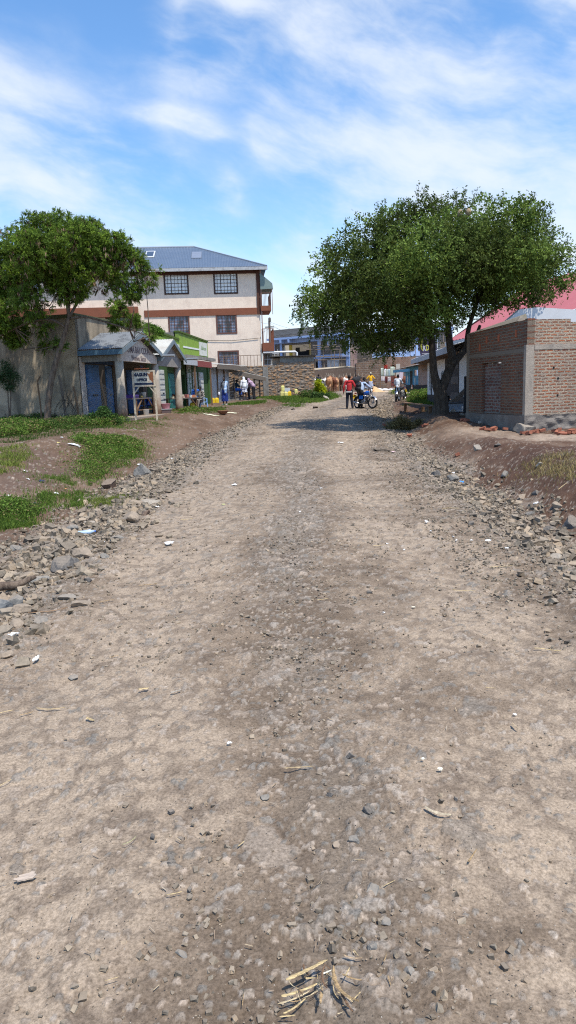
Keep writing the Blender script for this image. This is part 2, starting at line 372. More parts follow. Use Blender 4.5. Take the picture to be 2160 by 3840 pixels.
    pt = (np.exp(-(((x - 8.4) / 3.0) ** 2 + ((y - 17.6) / 1.5) ** 2) ** 2) + .8 * np.exp(-((x - 5.6) / 1.1) ** 2 - ((y - 20) / 1.5) ** 2))[:, None] * (.4 + 1.0 * n2)
    c = mixc(c, palet, pt * .95)
    sp2 = (sst(.5, .62, fbm(x * 1.3, y * 1.1, 231, 4)) * sst(.3, 1.2, l) * (1 - sst(18.5, 20.5, y)))[:, None]
    c = mixc(c, C(.110, .074, .056) * (.8 + .5 * n3), sp2 * .8)
    # embedded stones, pebbles
    def stone(e, rr, w):
        nonlocal c
        hue = ((rr * 17) % 1)[:, None]; v = (.65 + .6 * ((rr * 71) % 1))[:, None]
        sc_ = mixc(C(.27, .24, .205), C(.33, .268, .21), hue) * v; sc_ = mixc(sc_, C(.17, .165, .15), (((rr * 29) % 1)[:, None] > .80) * .8)
        c = mixc(c, sc_ * (.85 + .3 * n4), sst(.02, .16, e)[:, None] * w)
    ring = lambda d, rad, k: (sst(1.5, 1.1, d / rad) * sst(.9, 1.1, d / rad) * k)[:, None]
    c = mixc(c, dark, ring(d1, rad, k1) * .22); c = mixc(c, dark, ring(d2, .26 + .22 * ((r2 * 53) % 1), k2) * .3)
    stone(e1, r1, .5); stone(e2, r2, .8); stone(e3, r3, .75)
    # the pale sand spread out by the far wall and the far crossing street
    sand = np.exp(-(((x - 9.9) / 3.4) ** 2 + ((y - 66.5) / 2.6) ** 2) ** 2)[:, None]; c = mixc(c, C(.62, .50, .36), sand * (.6 + .6 * n2))
    c = mixc(c, C(.24, .20, .17), (sst(60, 70, y))[:, None] * .5 * (1 - sand))
    c = c * (.86 + .28 * n4)
    far = sst(130, 200, y)[:, None]; c = mixc(c, C(.12, .12, .06), far)
    m = arrmesh('ground', np.stack([x, y, z], 1), np.zeros((0, 4), np.int32).reshape(0, 4) if False else grid_faces(len(ys), len(sc)), c)
    return m
def grid_faces(nr, nc):
    i = np.arange(nr - 1)[:, None] * nc + np.arange(nc - 1)[None, :]; i = i.ravel()
    return np.stack([i, i + 1, i + nc + 1, i + nc], 1)
def mat_ground():
    s = NT('earth_and_grit'); vc = s.n('ShaderNodeVertexColor'); vc.layer_name = 'col'
    p = s.coords(); a = s.noise(90, 6, .7, p); b = s.noise(26, 5, .65, p)
    c = s.mix(s.ramp(a, .3, .72), (.52, .50, .47), (1.46, 1.45, 1.44)); c2 = s.mix(1.0, vc.outputs[0], c, 'MULTIPLY')
    v = s.n('ShaderNodeTexVoronoi'); v.inputs['Scale'].default_value = 62; s.l(p, v.inputs['Vector'])
    speck = s.ramp(v.outputs['Distance'], .16, .10, 0, 1); sepc = s.n('ShaderNodeSeparateColor'); s.l(v.outputs['Color'], sepc.inputs[0])
    c3 = s.mix(s.math('MULTIPLY', speck, s.ramp(sepc.outputs[0], .80, .84)), c2, (.42, .37, .31))
    c3 = s.mix(s.math('MULTIPLY', speck, s.ramp(sepc.outputs[1], .78, .82)), c3, (.06, .055, .05))
    s.bump(s.math('ADD', s.math('MULTIPLY', a, .5), s.math('ADD', b, s.math('MULTIPLY', speck, .35))), .75, .012)
    return s.out(c3, .95, 0, .15)
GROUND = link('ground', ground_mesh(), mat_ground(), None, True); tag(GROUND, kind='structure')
GROUND['label'] = 'rutted dirt road and its earth verges with embedded stones'

# ------------------------------------------------------------------ stones
ico = bmesh.new(); bmesh.ops.create_icosphere(ico, subdivisions=1, radius=1); ico.verts.ensure_lookup_table()
IV = np.array([v.co[:] for v in ico.verts]); IF = np.array([[v.index for v in f.verts] for f in ico.faces]); ico.free()
CV = np.array([[x, y, z] for z in (-1, 1) for y in (-1, 1) for x in (-1, 1)]) * .68; CF = np.array([[0, 2, 3], [0, 3, 1], [4, 5, 7], [4, 7, 6], [0, 1, 5], [0, 5, 4], [2, 6, 7], [2, 7, 3], [0, 4, 6], [0, 6, 2], [1, 3, 7], [1, 7, 5]])
IV, IF = CV, CF                                            # angular crushed stone: warped blocks
def rotm(n, rng, flat=False):
    a = rng.uniform(0, 6.283, n); b = rng.normal(0, .35 if flat else 1.2, n); c_ = rng.normal(0, .35 if flat else 1.2, n)
    ca, sa, cb, sb, cc, sc = np.cos(a), np.sin(a), np.cos(b), np.sin(b), np.cos(c_), np.sin(c_); o = np.zeros(n); i = np.ones(n)
    Rz = np.stack([ca, -sa, o, sa, ca, o, o, o, i], 1).reshape(n, 3, 3); Rx = np.stack([i, o, o, o, cb, -sb, o, sb, cb], 1).reshape(n, 3, 3)
    Ry = np.stack([cc, o, sc, o, i, o, -sc, o, cc], 1).reshape(n, 3, 3); return Rz @ Rx @ Ry
def stones(x, y, size, rng, sink=.25):
    n = len(x); z = Gd(x, y); v = IV[None] * (1 + rng.uniform(-.50, .25, (n, len(IV), 3))); v = v * (size[:, None] * rng.uniform(.45, 1.25, (n, 3)))[:, None, :]
    v[:, :, 2] *= .72; v = np.einsum('nij,nkj->nki', rotm(n, rng, True), v)
    v = v + np.stack([x, y, z + size * (.55 - sink)], 1)[:, None]
    f = IF[None] + (np.arange(n) * len(IV))[:, None, None]
    t = rng.random((n, 1)); pal = np.array([[.20, .172, .132], [.26, .215, .158], [.115, .100, .080], [.30, .235, .165], [.15, .122, .09]])
    c = pal[rng.integers(0, 5, n)] * (.7 + .7 * t); c = np.repeat(c, len(IV), 0)
    return v.reshape(-1, 3), f.reshape(-1, 3), c
def mat_stone(name='stone', mul=1.0):
    s = NT(name); vc = s.n('ShaderNodeVertexColor'); vc.layer_name = 'col'; p = s.coords()
    a = s.noise(38, 6, .65, p); s.bump(s.noise(70, 5, .7, p), .35, .008)
    c = s.mix(1.0, vc.outputs[0], s.mix(s.ramp(a, .3, .7), (.62 * mul,) * 3, (1.4 * mul, 1.36 * mul, 1.3 * mul)), 'MULTIPLY')
    ge = s.n('ShaderNodeNewGeometry'); sx = s.n('ShaderNodeSeparateXYZ'); s.l(ge.outputs['True Normal'], sx.inputs[0])   # dust lies on what faces up
    k = s.ramp(s.math('ADD', sx.outputs[2], s.math('MULTIPLY', s.math('SUBTRACT', a, .5), .8)), .45, 1.0, 0, .6); k.node.clamp = True; c = s.mix(k, c, (.27, .22, .165))
    return s.out(c, .9, 0, .25)
MSTONE = mat_stone()
def scatter():
    rng = np.random.default_rng(5); X = []; Y = []; Z = []
    def put(n, ymin, ymax, sfun, smin, smax, p=2.2, keep=None):
        y = np.exp(rng.uniform(math.log(ymin), math.log(ymax), n)); s = sfun(y, n); x = cxr(y) + s
        sz = smin + (smax - smin) * rng.random(n) ** p
        if keep is not None: k = rng.random(n) < keep(x, y); x, y, sz = x[k], y[k], sz[k]
        X.append(x); Y.append(y); Z.append(sz)
    cl = lambda x, y: sst(.44, .62, fbm(x * 2.2, y * 2.2, 300, 3))
    put(5000, 1.5, 12, lambda y, n: rng.normal(.12, .30, n), .003, .017, 3.2, lambda x, y: .12 + cl(x, y))
    put(3000, 1.5, 13, lambda y, n: rng.uniform(-3, 3, n), .003, .011, 2.5, lambda x, y: .2 + cl(x, y))
    put(20000, 4, 42, lambda y, n: rng.uniform(-3.3, 3.3, n), .005, .017, 2.0, lambda x, y: .35 + cl(x, y))
    put(2600, 4, 34, lambda y, n: rng.uniform(-3.2, 3.2, n), .008, .028, 3, lambda x, y: .15 + cl(x, y))
    sgn = lambda n: np.where(rng.random(n) < .5, -1, 1)
    def shoulder(y, n):
        g = sgn(n); return g * (hwr(y) + np.where(g < 0, -.05 - .5 * (1 - sst(10, 18, y)), -.08) + rng.normal(0, .33, n))
    put(19000, 4.2, 44, shoulder, .007, .032, 2.6)
    put(3400, 4.5, 30, shoulder, .022, .068, 2.6)
    put(3500, 6, 24, lambda y, n: -hwr(y) - rng.uniform(-.9, .7, n), .01, .05, 2.4)
    put(6500, 5, 40, lambda y, n: hwr(y) - rng.uniform(-.35, 1.3, n), .008, .026, 2.2)
    put(2500, 30, 62, shoulder, .03, .08, 2)
    put(1100, 3.8, 17, lambda y, n: -hwr(y) + rng.normal(.40, .32, n) * (1 - .5 * sst(9, 17, y)), .03, .085, 2.2)
    put(600, 5, 15, lambda y, n: hwr(y) + rng.normal(.1, .3, n), .03, .075, 2.2)
    x = np.concatenate(X); y = np.concatenate(Y); sz = np.concatenate(Z)
    v, f, c = stones(x, y, sz, rng); me = arrmesh('gravel', v, f, c)
    o = link('gravel', me, MSTONE); tag(o, 'loose grey gravel strewn over the road and heaped along its edges', 'gravel', kind='stuff')
scatter()
bigico = bmesh.new(); bmesh.ops.create_icosphere(bigico, subdivisions=3, radius=1); bigico.verts.ensure_lookup_table()
BV = np.array([v.co[:] for v in bigico.verts]); BF = np.array([[v.index for v in f.verts] for f in bigico.faces]); bigico.free()
def rock(name, loc, size, seed, col, label, cat='rock', group=None, mat=None, sink=.3, rz=None, block=0.0):
    rg = np.random.default_rng(seed); v = BV.copy()
    for _ in range(13):                                    # chop with random planes: facets
        n = rg.normal(size=3); n /= np.linalg.norm(n); d = rg.uniform(.42, .80); k = v @ n - d; v = v - np.where(k > 0, k, 0)[:, None] * n
    v = v * (1 + .11 * (fbm(v[:, 0] * 5 + 9, v[:, 1] * 5 + v[:, 2] * 4, seed, 3)[:, None] - .5) * 2) * np.array(size)
    v[:, 2] += size[2] * (1 - 2 * sink) * .8
    me = arrmesh(name, v, BF, np.array(col)[None] * (.9 + .2 * rg.random())); o = link(name, me, mat or MSTONE)
    o.location = loc; o.rotation_euler = (rg.normal(0, .1), rg.normal(0, .1), rg.uniform(0, 6.28) if rz is None else rz)
    return tag(o, label, cat, group)
GREY = (.21, .205, .19); TAN = (.29, .235, .18); DK = (.115, .11, .105); RUST = (.13, .088, .066); PALE = (.34, .31, .265)
# (px, py of its foot, half-width px, aspect, height ratio, colour, label)
LEFTR = 'grey angular rock lying in the rubble along the left road edge'; RIGHTR = 'grey angular rock lying in the rubble along the right road edge'
ROCKS = [(532, 1780, 34, .8, .75, GREY, 'largest grey boulder at the foot of the left grassy bank'), (415, 1828, 30, .6, .6, RUST, 'dark rusty brown boulder at the foot of the left bank'),
 (562, 1885, 28, .7, .35, PALE, 'flat pale stone slab tipped up at the left road edge'), (485, 1955, 34, .75, .55, TAN, 'blunt tan boulder on the left road edge beyond the plastic bottle'),
 (372, 1935, 20, .7, .8, TAN, 'upright tan stone beside the tan boulder at left'), (262, 1995, 26, .6, .6, GREY, 'grey stone just left of the crushed blue plastic bottle'),
 (310, 2085, 54, .55, .35, TAN, 'broad low tan boulder sunk in the left road edge'), (235, 2140, 50, .7, .55, DK, 'largest dark grey boulder in the left rubble'), (130, 2190, 44, .7, .4, GREY, 'broad grey slab beside the dark boulder at left'),
 (60, 2270, 40, .8, .6, GREY, 'grey boulder near the left picture edge under the dead log'), (10, 2290, 34, .8, .7, (.17, .18, .185), 'bluish grey boulder cut by the left picture edge'), (85, 2300, 44, .6, .4, TAN, 'tan slab leaning on the bluish boulder at left'),
 (330, 2180, 22, .7, .5, DK, None), (300, 2270, 34, .8, .4, TAN, None), (250, 2245, 30, .8, .4, GREY, None), (160, 2330, 30, .8, .5, GREY, None), (58, 2350, 30, .7, .5, TAN, None), (20, 2470, 30, .9, .7, TAN, 'rounded tan boulder at the left picture edge, nearest the camera'),
 (270, 2545, 22, .6, .4, GREY, None), (505, 1890, 20, .7, .5, TAN, None), (545, 1930, 18, .8, .5, RUST, None), (395, 2090, 18, .8, .5, GREY, None), (440, 2020, 18, .8, .5, GREY, None), (60, 2065, 22, .8, .5, GREY, None), (330, 1965, 22, .8, .4, PALE, None),
 (1632, 1785, 20, .8, .7, DK, 'dark squat boulder on the near side of the blue plastic scrap at right'), (1695, 1805, 22, .8, .7, GREY, 'rounded grey boulder touching the blue plastic scrap'), (1790, 1690, 22, .7, .6, PALE, 'pale grey rock on top of the low right verge'),
 (1890, 1790, 16, .9, .9, GREY, 'upright grey stone on the dark earth of the right verge'), (2025, 1747, 15, .8, .7, GREY, 'rounded grey stone high on the dark right verge'), (2010, 1855, 18, .8, .7, DK, None), (2080, 2090, 36, .6, .35, PALE, 'flat pale slab lying in the right gravel'), (2140, 1975, 34, 1, .9, DK, 'dark round boulder cut by the right picture edge'),
 (1960, 1870, 18, .7, .8, TAN, None), (2090, 1905, 26, .6, .4, TAN, None), (2060, 1985, 26, .6, .4, DK, None), (1880, 1950, 20, .6, .4, TAN, None), (1990, 1930, 22, .7, .5, GREY, None), (1765, 1970, 12, .8, .8, DK, None),
 (1868, 1672, 14, .8, .5, DK, 'dark stone on the pale trodden ground before the brick building'), (1700, 1545, 11, .8, .8, PALE, None), (1548, 1638, 9, .9, .9, PALE, 'small pale stone in front of the cut brushwood'),
 (1385, 2228, 12, .8, .7, DK, 'lone dark stone in the right wheel track'), (1395, 3352, 42, .75, .5, GREY, 'largest loose grey stone on the road surface near the camera'), (1265, 3180, 20, .9, .8, TAN, 'tan stone left of the pair above the large loose stone'), (1330, 3160, 26, .7, .7, GREY, 'wedge-shaped grey stone above the large loose stone'),
 (1310, 2845, 20, .8, .7, DK, 'dark pebble cluster stone in the gravel mid strip'), (1380, 3045, 20, .8, .7, DK, 'dark blocky stone on the right of the gravel strip'), (1445, 3468, 20, .9, .7, GREY, 'greenish grey round stone on the near road'), (1392, 3560, 24, .9, .8, GREY, 'grey round stone up the slope from the splinter heap'), (1535, 3655, 22, .9, .8, GREY, 'rough grey stone on the right of the splinter heap'),
 (680, 3585, 26, .6, .5, GREY, 'wedge-shaped stone on the near left road'), (572, 3145, 14, .8, .8, DK, None), (638, 3240, 14, .9, .8, DK, None), (712, 3345, 12, .9, .8, DK, None), (640, 3050, 13, .9, .8, DK, None), (1012, 3085, 12, .8, .3, (.05, .065, .09), 'dark blue glassy pebble in the middle of the road'),
 (990, 2995, 20, .8, .7, GREY, None), (1240, 2990, 16, .8, .7, DK, None), (1710, 3000, 10, .9, .8, DK, 'small dark pebble alone in the right track')]
for i, (px, py, hwp, asp, hr, col, lab) in enumerate(ROCKS):
    p = GP(px, py); k = hwp * (1.55 if px < 700 and py < 2400 else 1.3) * p.y / F; nearp = py > 2400 and 500 < px < 1800
    lab = lab or (LEFTR if px < 900 and py < 2600 else RIGHTR if px > 1000 and py < 2600 else 'small loose dark stone lying on the near road surface')
    rock('rock' if k > .06 else 'stone', p, (k, k * asp, k * hr), 40 + i, col, lab, 'rock' if k > .06 else 'stone', 'stones lying on the near road' if nearp else 'rocks along the road edges', sink=.3)

# ------------------------------------------------------------------ litter, straw and splinters
def scrap(name, px, py, w, col, seed, label, cat, group=None, thick=.0015, rise=.02, asp=.6, rough=.5, rz=None):
    "a crumpled thin sheet lying on the earth"
    rg = np.random.default_rng(seed); p = GP(px, py); k = w * p.y / F; n = 13; u = np.linspace(-1, 1, n); gx, gy = np.meshgrid(u, u); gx, gy = gx * np.sqrt(1 - gy ** 2 / 2), gy * np.sqrt(1 - gx ** 2 / 2)
    ang = np.arctan2(gy, gx); edge = 1.1 - .75 * fbm(np.cos(ang) * 1.9 + seed, np.sin(ang) * 1.9, seed, 4)
    a_ = rg.uniform(0, 6.28) if rz is None else rz
    lx, ly = gx * edge * k, gy * edge * k * asp; x = lx * math.cos(a_) - ly * math.sin(a_); y = lx * math.sin(a_) + ly * math.cos(a_)
    zz = Gd(x + p.x, y + p.y) - p.z; h = zz + .012 + np.clip(rise, 0, k * .7) * fbm(gx * 2.2 + seed, gy * 2.2, seed + 3, 3); v = np.stack([x.ravel(), y.ravel(), h.ravel()], 1)
    f = grid_faces(n, n); v2 = v.copy(); v2[:, 2] -= thick + .002; nb = n * n
    rim = list(range(n)) + [i * n + n - 1 for i in range(1, n)] + [nb - 1 - i for i in range(1, n)] + [nb - n - i * n for i in range(1, n - 1)]
    side = [(rim[i], rim[(i + 1) % len(rim)], rim[(i + 1) % len(rim)] + nb, rim[i] + nb) for i in range(len(rim))]
    me = arrmesh(name, np.concatenate([v, v2]), np.concatenate([f, f[:, ::-1] + nb, np.array(side)]))
    mt = M('scrap_%02d%02d%02d' % tuple(int(c * 99) for c in col), col, rough, .08, 30)
    o = link(name, me, mt, None, True); o.location = p; return tag(o, label, cat, group)
WH = (.78, .78, .76); CREAM = (.72, .68, .55)
SCR = [(635, 2045, 26, WH, 'white torn paper lying alone on the left half of the road', 'paper_scrap', .9), (277, 1670, 38, (.74, .73, .71), 'long white cloth scrap on the dark left spoil heap', 'cloth_scrap', .35), (880, 1822, 16, WH, 'crumpled white paper in the middle distance of the road', 'paper_scrap', .8),
 (1277, 1663, 17, WH, 'white plastic bag on the road before the tree shadow', 'plastic_bag', .8), (1600, 1965, 13, WH, 'curled white paper on the right half of the road', 'paper_scrap', .5), (1475, 1698, 16, (.7, .5, .5), 'pinkish white scrap beside the dark dung at the right road edge', 'paper_scrap', .4),
 (1730, 1812, 13, (.03, .25, .7), 'bright blue plastic scrap among the right rubble', 'plastic_scrap', .8), (1700, 1780, 20, (.7, .7, .72), 'pale grey cloth strip tangled in the right rubble', 'cloth_scrap', .3), (2010, 1895, 16, WH, 'white plastic scrap in the rubble below the dark right verge', 'plastic_scrap', .8),
 (158, 1810, 17, (.02, .03, .07), 'navy blue plastic scrap on the left bank', 'plastic_scrap', .8), (212, 1855, 13, (.65, .65, .62), 'grey and white crushed cup on the left bank', 'plastic_cup', .7), (135, 1895, 15, (.03, .04, .07), 'dark blue sandal lying on the left bank', 'sandal', .5),
 (60, 1925, 24, (.5, .52, .48), 'greyish plastic sheet caught on the grass at far left', 'plastic_sheet', .5), (55, 2392, 26, WH, 'white paper strip near the left picture edge', 'paper_scrap', .3), (135, 2487, 32, WH, 'longest white plastic strip at the near left road edge', 'plastic_strip', .3),
 (520, 1745, 8, WH, None, 0, .8), (645, 1722, 9, WH, None, 0, .8), (604, 1758, 8, (.6, .65, .75), None, 0, .8), (590, 1905, 12, WH, None, 0, .4), (345, 2042, 9, WH, None, 0, .6), (390, 2038, 7, WH, None, 0, .6), (113, 2048, 9, WH, None, 0, .6),
 (1615, 1998, 7, WH, None, 0, .6), (1712, 2032, 12, WH, None, 0, .4), (1700, 2020, 10, WH, None, 0, .4), (1768, 2032, 8, WH, None, 0, .6), (1830, 2035, 14, WH, None, 0, .5), (1900, 2062, 11, WH, None, 0, .4), (1515, 2068, 6, WH, None, 0, .8), (1452, 2045, 7, WH, None, 0, .6),
 (1550, 2285, 11, CREAM, None, 0, .5), (1440, 2305, 8, WH, None, 0, .9), (1125, 1925, 8, WH, None, 0, .5), (1205, 1835, 7, WH, None, 0, .5), (232, 1642, 8, WH, None, 0, .8), (505, 1612, 8, WH, None, 0, .8), (220, 1665, 8, (.6, .5, .2), None, 0, .8), (285, 1640, 14, (.6, .58, .5), None, 0, .8),
 (95, 1770, 10, WH, None, 0, .6), (105, 1800, 8, WH, None, 0, .6), (35, 1862, 12, WH, None, 0, .4), (247, 1838, 7, (.7, .3, .15), None, 0, .6), (862, 2800, 14, WH, 'small bright white plastic scrap on the near road', 'plastic_scrap', .6), (838, 1897, 9, (.65, .7, .3), None, 0, .5), (985, 1628, 0, WH, None, 0, .5),
 (1560, 1490, 6, WH, None, 0, .6), (1570, 1486, 5, WH, None, 0, .6), (1588, 1487, 6, WH, None, 0, .6), (1650, 2900, 20, CREAM, None, 0, .5), (1585, 2858, 14, CREAM, None, 0, .5), (1930, 2690, 10, WH, None, 0, .8)]
for i, (px, py, w, col, lab, nm, asp) in enumerate(SCR):
    if not w: continue
    if lab is None: nm = 'litter_scrap'; lab = ('small scrap of litter on the left verge or in its rubble' if px < 900 and py < 2500 else 'small scrap of litter on the road or its right edge')
    scrap(nm, px, py, w, col, 100 + i, lab, nm.replace('_', ' '), 'litter strewn on the ground', asp=asp, rise=.035 if nm != 'litter_scrap' else .02)
# crushed bottle
p = GP(325, 2010); bt = thing('plastic_bottle', 'crushed pale blue plastic bottle in the left rubble', 'bottle', p + Vector((0, 0, .035)), R(15)); bt.scale = (.75,) * 3
mb = MB(); mb.tube([(-.14, 0, 0), (-.12, 0, .005), (-.02, .01, .01), (.06, 0, .015), (.1, 0, .02), (.13, 0, .02)], [.02, .042, .036, .043, .02, .013], 12)
s_ = NT('bottle_plastic'); flush_normals(mb.build('bottle_body', s_.out((.42, .55, .68), .2, 0, .5), bt, True)); mb = MB().tube([(.13, 0, .02), (.15, 0, .021)], .016, 10); mb.build('bottle_cap', M('cap_blue', (.05, .15, .5), .4), bt)

def splinter(px, py, L_, w, ang, seed, col, label, group, lift=.0, bend=.15, name='wood_splinter', tilt=0.0):
    "L_, w in survey pixels; ang: heading on the ground"
    rg = np.random.default_rng(seed); p = GP(px, py); k = p.y / F; L_ *= k; w *= k * .78; n = 12; v = []; dx, dy = math.cos(R(ang)), math.sin(R(ang))
    for i in range(n + 1):
        t = i / n - .5; side = bend * L_ * (t * t * 4 - .3) * .5; x = t * L_ * dx - side * dy; y = t * L_ * dy + side * dx
        hw_ = w / 2 * (1 - .6 * abs(2 * t) ** 14) * rg.uniform(.62, 1.18) * (1 - .35 * (t + .5)); th = w * .30 * rg.uniform(.6, 1.2)
        z = float(Gd(np.array([p.x + x]), np.array([p.y + y]))[0]) - p.z + .012 + lift + tilt * (t + .5) * L_
        for a, b in ((-1, 0), (-.3, 1), (.4, .75), (1, .1), (.1, -.6)): v.append((x - dy * a * hw_, y + dx * a * hw_, z + b * th))
    f = [(i * 5 + j, i * 5 + (j + 1) % 5, (i + 1) * 5 + (j + 1) % 5, (i + 1) * 5 + j) for i in range(n) for j in range(5)]
    me = bpy.data.meshes.new(name); me.from_pydata(v, [], f + [(4, 3, 2, 1, 0), tuple(n * 5 + j for j in range(5))]); me.update()
    o = link(name, me, mat_fibre(col, ang)); flush_normals(o); o.location = p; return tag(o, label, 'wood splinter' if 'splinter' in name else 'straw', group)
_fb = {}
def mat_fibre(col, ang):
    k = (col, round(ang / 20)); 
    if k in _fb: return _fb[k]
    s = NT('split_wood'); v = s.coords((22, 260, 260), (0, 0, R(-ang))); a = s.noise(1.0, 4, .6, v)
    v2 = s.coords((60, 60, 60)); b = s.noise(1.0, 3, .6, v2)
    c = s.mix(s.ramp(a, .35, .68), tuple(x * .45 for x in col), tuple(min(1, x * 1.2) for x in col)); c = s.mix(s.ramp(b, .55, .7, 0, .5), c, tuple(x * .4 for x in col))
    s.bump(a, .7, .004); _fb[k] = s.out(c, .8); return _fb[k]
YEL = (.60, .46, .24); PBR = (.42, .29, .15); BRW = (.20, .12, .07)
HP = 'splintered wood heap in the near road'
SPL = [(1150, 3690, 190, 26, 24, YEL, .03, .04, 'broad yellow wood splinter on top of the heap'), (1175, 3705, 150, 14, 27, YEL, .045, .02, 'narrow yellow splinter beside the broad one on the heap'), (1130, 3752, 175, 20, 18, YEL, .02, .1, 'long ragged splinter in the middle of the heap'),
 (1105, 3775, 150, 12, 22, (.68, .55, .34), .012, .08, 'pale thin splinter under the ragged one'), (1110, 3808, 130, 16, 38, YEL, .012, .1, 'pale splinter at the lower left of the heap'), (1280, 3765, 200, 30, -62, PBR, .035, .35, 'thick curved brown bark strip at the right of the heap'), (1300, 3800, 120, 20, -70, BRW, .02, .1, 'dark bark strip under the curved one'),
 (1215, 3758, 110, 16, -88, BRW, .06, .3, 'short dark upright strip across the heap'), (1205, 3800, 60, 22, -100, PBR, .03, .1, 'frayed brown fibre tuft hanging from the heap'), (1320, 3705, 90, 12, -22, PBR, .015, .1, 'brown splinter pointing right from the heap'), (1305, 3697, 50, 9, 62, YEL, .03, 0, 'small yellow splinter standing off the heap'),
 (1340, 3765, 46, 8, 45, YEL, .012, 0, 'small splinter at the right foot of the heap'), (1145, 3665, 60, 16, -70, BRW, .01, .2, 'dark strip behind the heap'), (1230, 3722, 40, 12, 20, CREAM, .05, 0, 'short pale chip lying on the heap'), (1165, 3722, 40, 14, 0, YEL, .03, 0, 'small yellow chip between the splinters'), (1080, 3838, 70, 10, 5, YEL, .008, 0, 'flat yellow splinter cut by the lower picture edge')]
for i, (px, py, l_, w, a, col, lift, bend, lab) in enumerate(SPL): splinter(px, py, l_, w, a, 300 + i, col, lab, HP, lift, bend)
_r = random.Random(77)
for i in range(22): splinter(1190 + _r.gauss(0, 62), 3745 + _r.gauss(0, 34), _r.uniform(22, 95), _r.uniform(3, 7), _r.choice((_r.uniform(5, 40), _r.uniform(-80, -30), _r.uniform(0, 180))), 350 + i, _r.choice((YEL, PBR, (.68, .55, .34), BRW)), 'thin loose fibre among the splinters of the wood heap', HP, _r.uniform(0, .03), _r.uniform(0, .3), 'wood_splinter', _r.uniform(-.1, .15))
TW = [(1325, 3612, 84, 11, -8, (.5, .36, .22), .2, 'curved tan twig left of the grey round stone'), (1335, 3592, 38, 8, -62, YEL, 0, 'short yellow splinter touching the curved tan twig'), (1445, 3612, 46, 8, 66, PBR, .1, 'short brown splinter pointing up the road'), (1460, 3700, 54, 9, -86, PBR, 0, 'flat brown strip right of the heap'),
 (912, 3770, 60, 8, 88, PBR, 0, 'brown strip left of the heap'), (1640, 3062, 110, 22, -25, (.62, .52, .36), .35, 'pale curved piece of bark in the right wheel track'), (1772, 3228, 90, 10, 52, PBR, 0, 'brown stick lying aslant in the right wheel track'), (1120, 2890, 120, 12, 6, (.5, .38, .22), .05, 'long yellow stick lying across the gravel strip'),
 (1460, 3330, 66, 6, 32, YEL, 0, 'thin yellow stick beside the large loose stone'), (1930, 2735, 50, 16, -80, (.55, .42, .27), .1, 'stubby tan stick far right on the near road'), (2052, 2445, 100, 9, -25, YEL, .05, 'long straw stick at the right of the road'), (1740, 2222, 84, 6, -5, YEL, .1, 'thin straw lying across the right side of the road'), (1420, 2052, 46, 5, 18, YEL, .2, 'forked straw at the right of the road, left stem'),
 (1468, 2070, 40, 5, -70, YEL, .1, 'forked straw at the right of the road, right stem'), (1690, 1910, 66, 5, -8, YEL, .1, None), (1880, 2130, 90, 5, 6, YEL, .1, None), (190, 2672, 116, 13, -4, (.5, .38, .22), .08, 'long tan stick on the near left road'), (340, 2710, 50, 16, -38, YEL, 0, 'frayed yellow chip near the long tan stick'),
 (100, 2690, 55, 8, 42, PBR, 0, None), (20, 2680, 60, 7, 28, YEL, 0, None), (20, 2950, 60, 6, 52, YEL, 0, None), (490, 3170, 75, 6, 50, (.5, .5, .25), .3, 'bent greenish straw on the near left road'), (655, 3370, 66, 8, 20, YEL, .05, None), (700, 1952, 46, 5, 4, YEL, 0, None), (555, 2200, 70, 6, 22, PBR, .1, None),
 (180, 2300, 150, 10, 10, (.3, .19, .11), .12, 'thin brown branch lying on the left rubble'), (400, 2260, 60, 6, 28, PBR, 0, None), (1210, 2255, 50, 5, 24, YEL, 0, None), (540, 2595, 40, 16, 5, YEL, 0, None), (660, 2605, 44, 14, 30, (.4, .36, .3), 0, None), (430, 2470, 40, 5, 20, PBR, 0, None), (420, 3690, 60, 6, 25, YEL, 0, None),
 (1030, 2960, 30, 5, 60, PBR, 0, None), (905, 3180, 40, 8, 50, YEL, 0, None), (1350, 3245, 40, 5, -10, YEL, 0, None), (1840, 2590, 40, 5, -5, YEL, 0, None), (260, 2120, 90, 7, 20, (.4, .33, .17), .1, None), (120, 2120, 100, 7, 14, (.4, .33, .17), .1, None), (60, 2230, 90, 6, 24, (.3, .2, .12), .1, None), (1845, 1860, 40, 5, 25, YEL, 0, None), (2110, 1828, 50, 5, 30, YEL, 0, None), (2130, 2010, 90, 8, -22, (.16, .1, .07), .1, 'dark branch among the rubble at the right picture edge')]
for i, (px, py, l_, w, a, col, bend, lab) in enumerate(TW):
    g = lab is None; splinter(px, py, l_, w, a, 400 + i, col, lab or 'small bit of dry straw lying on the dirt road', 'dry straw and twigs on the road', .004, bend, 'straw' if g else 'stick')['category'] = 'straw' if g else 'stick'
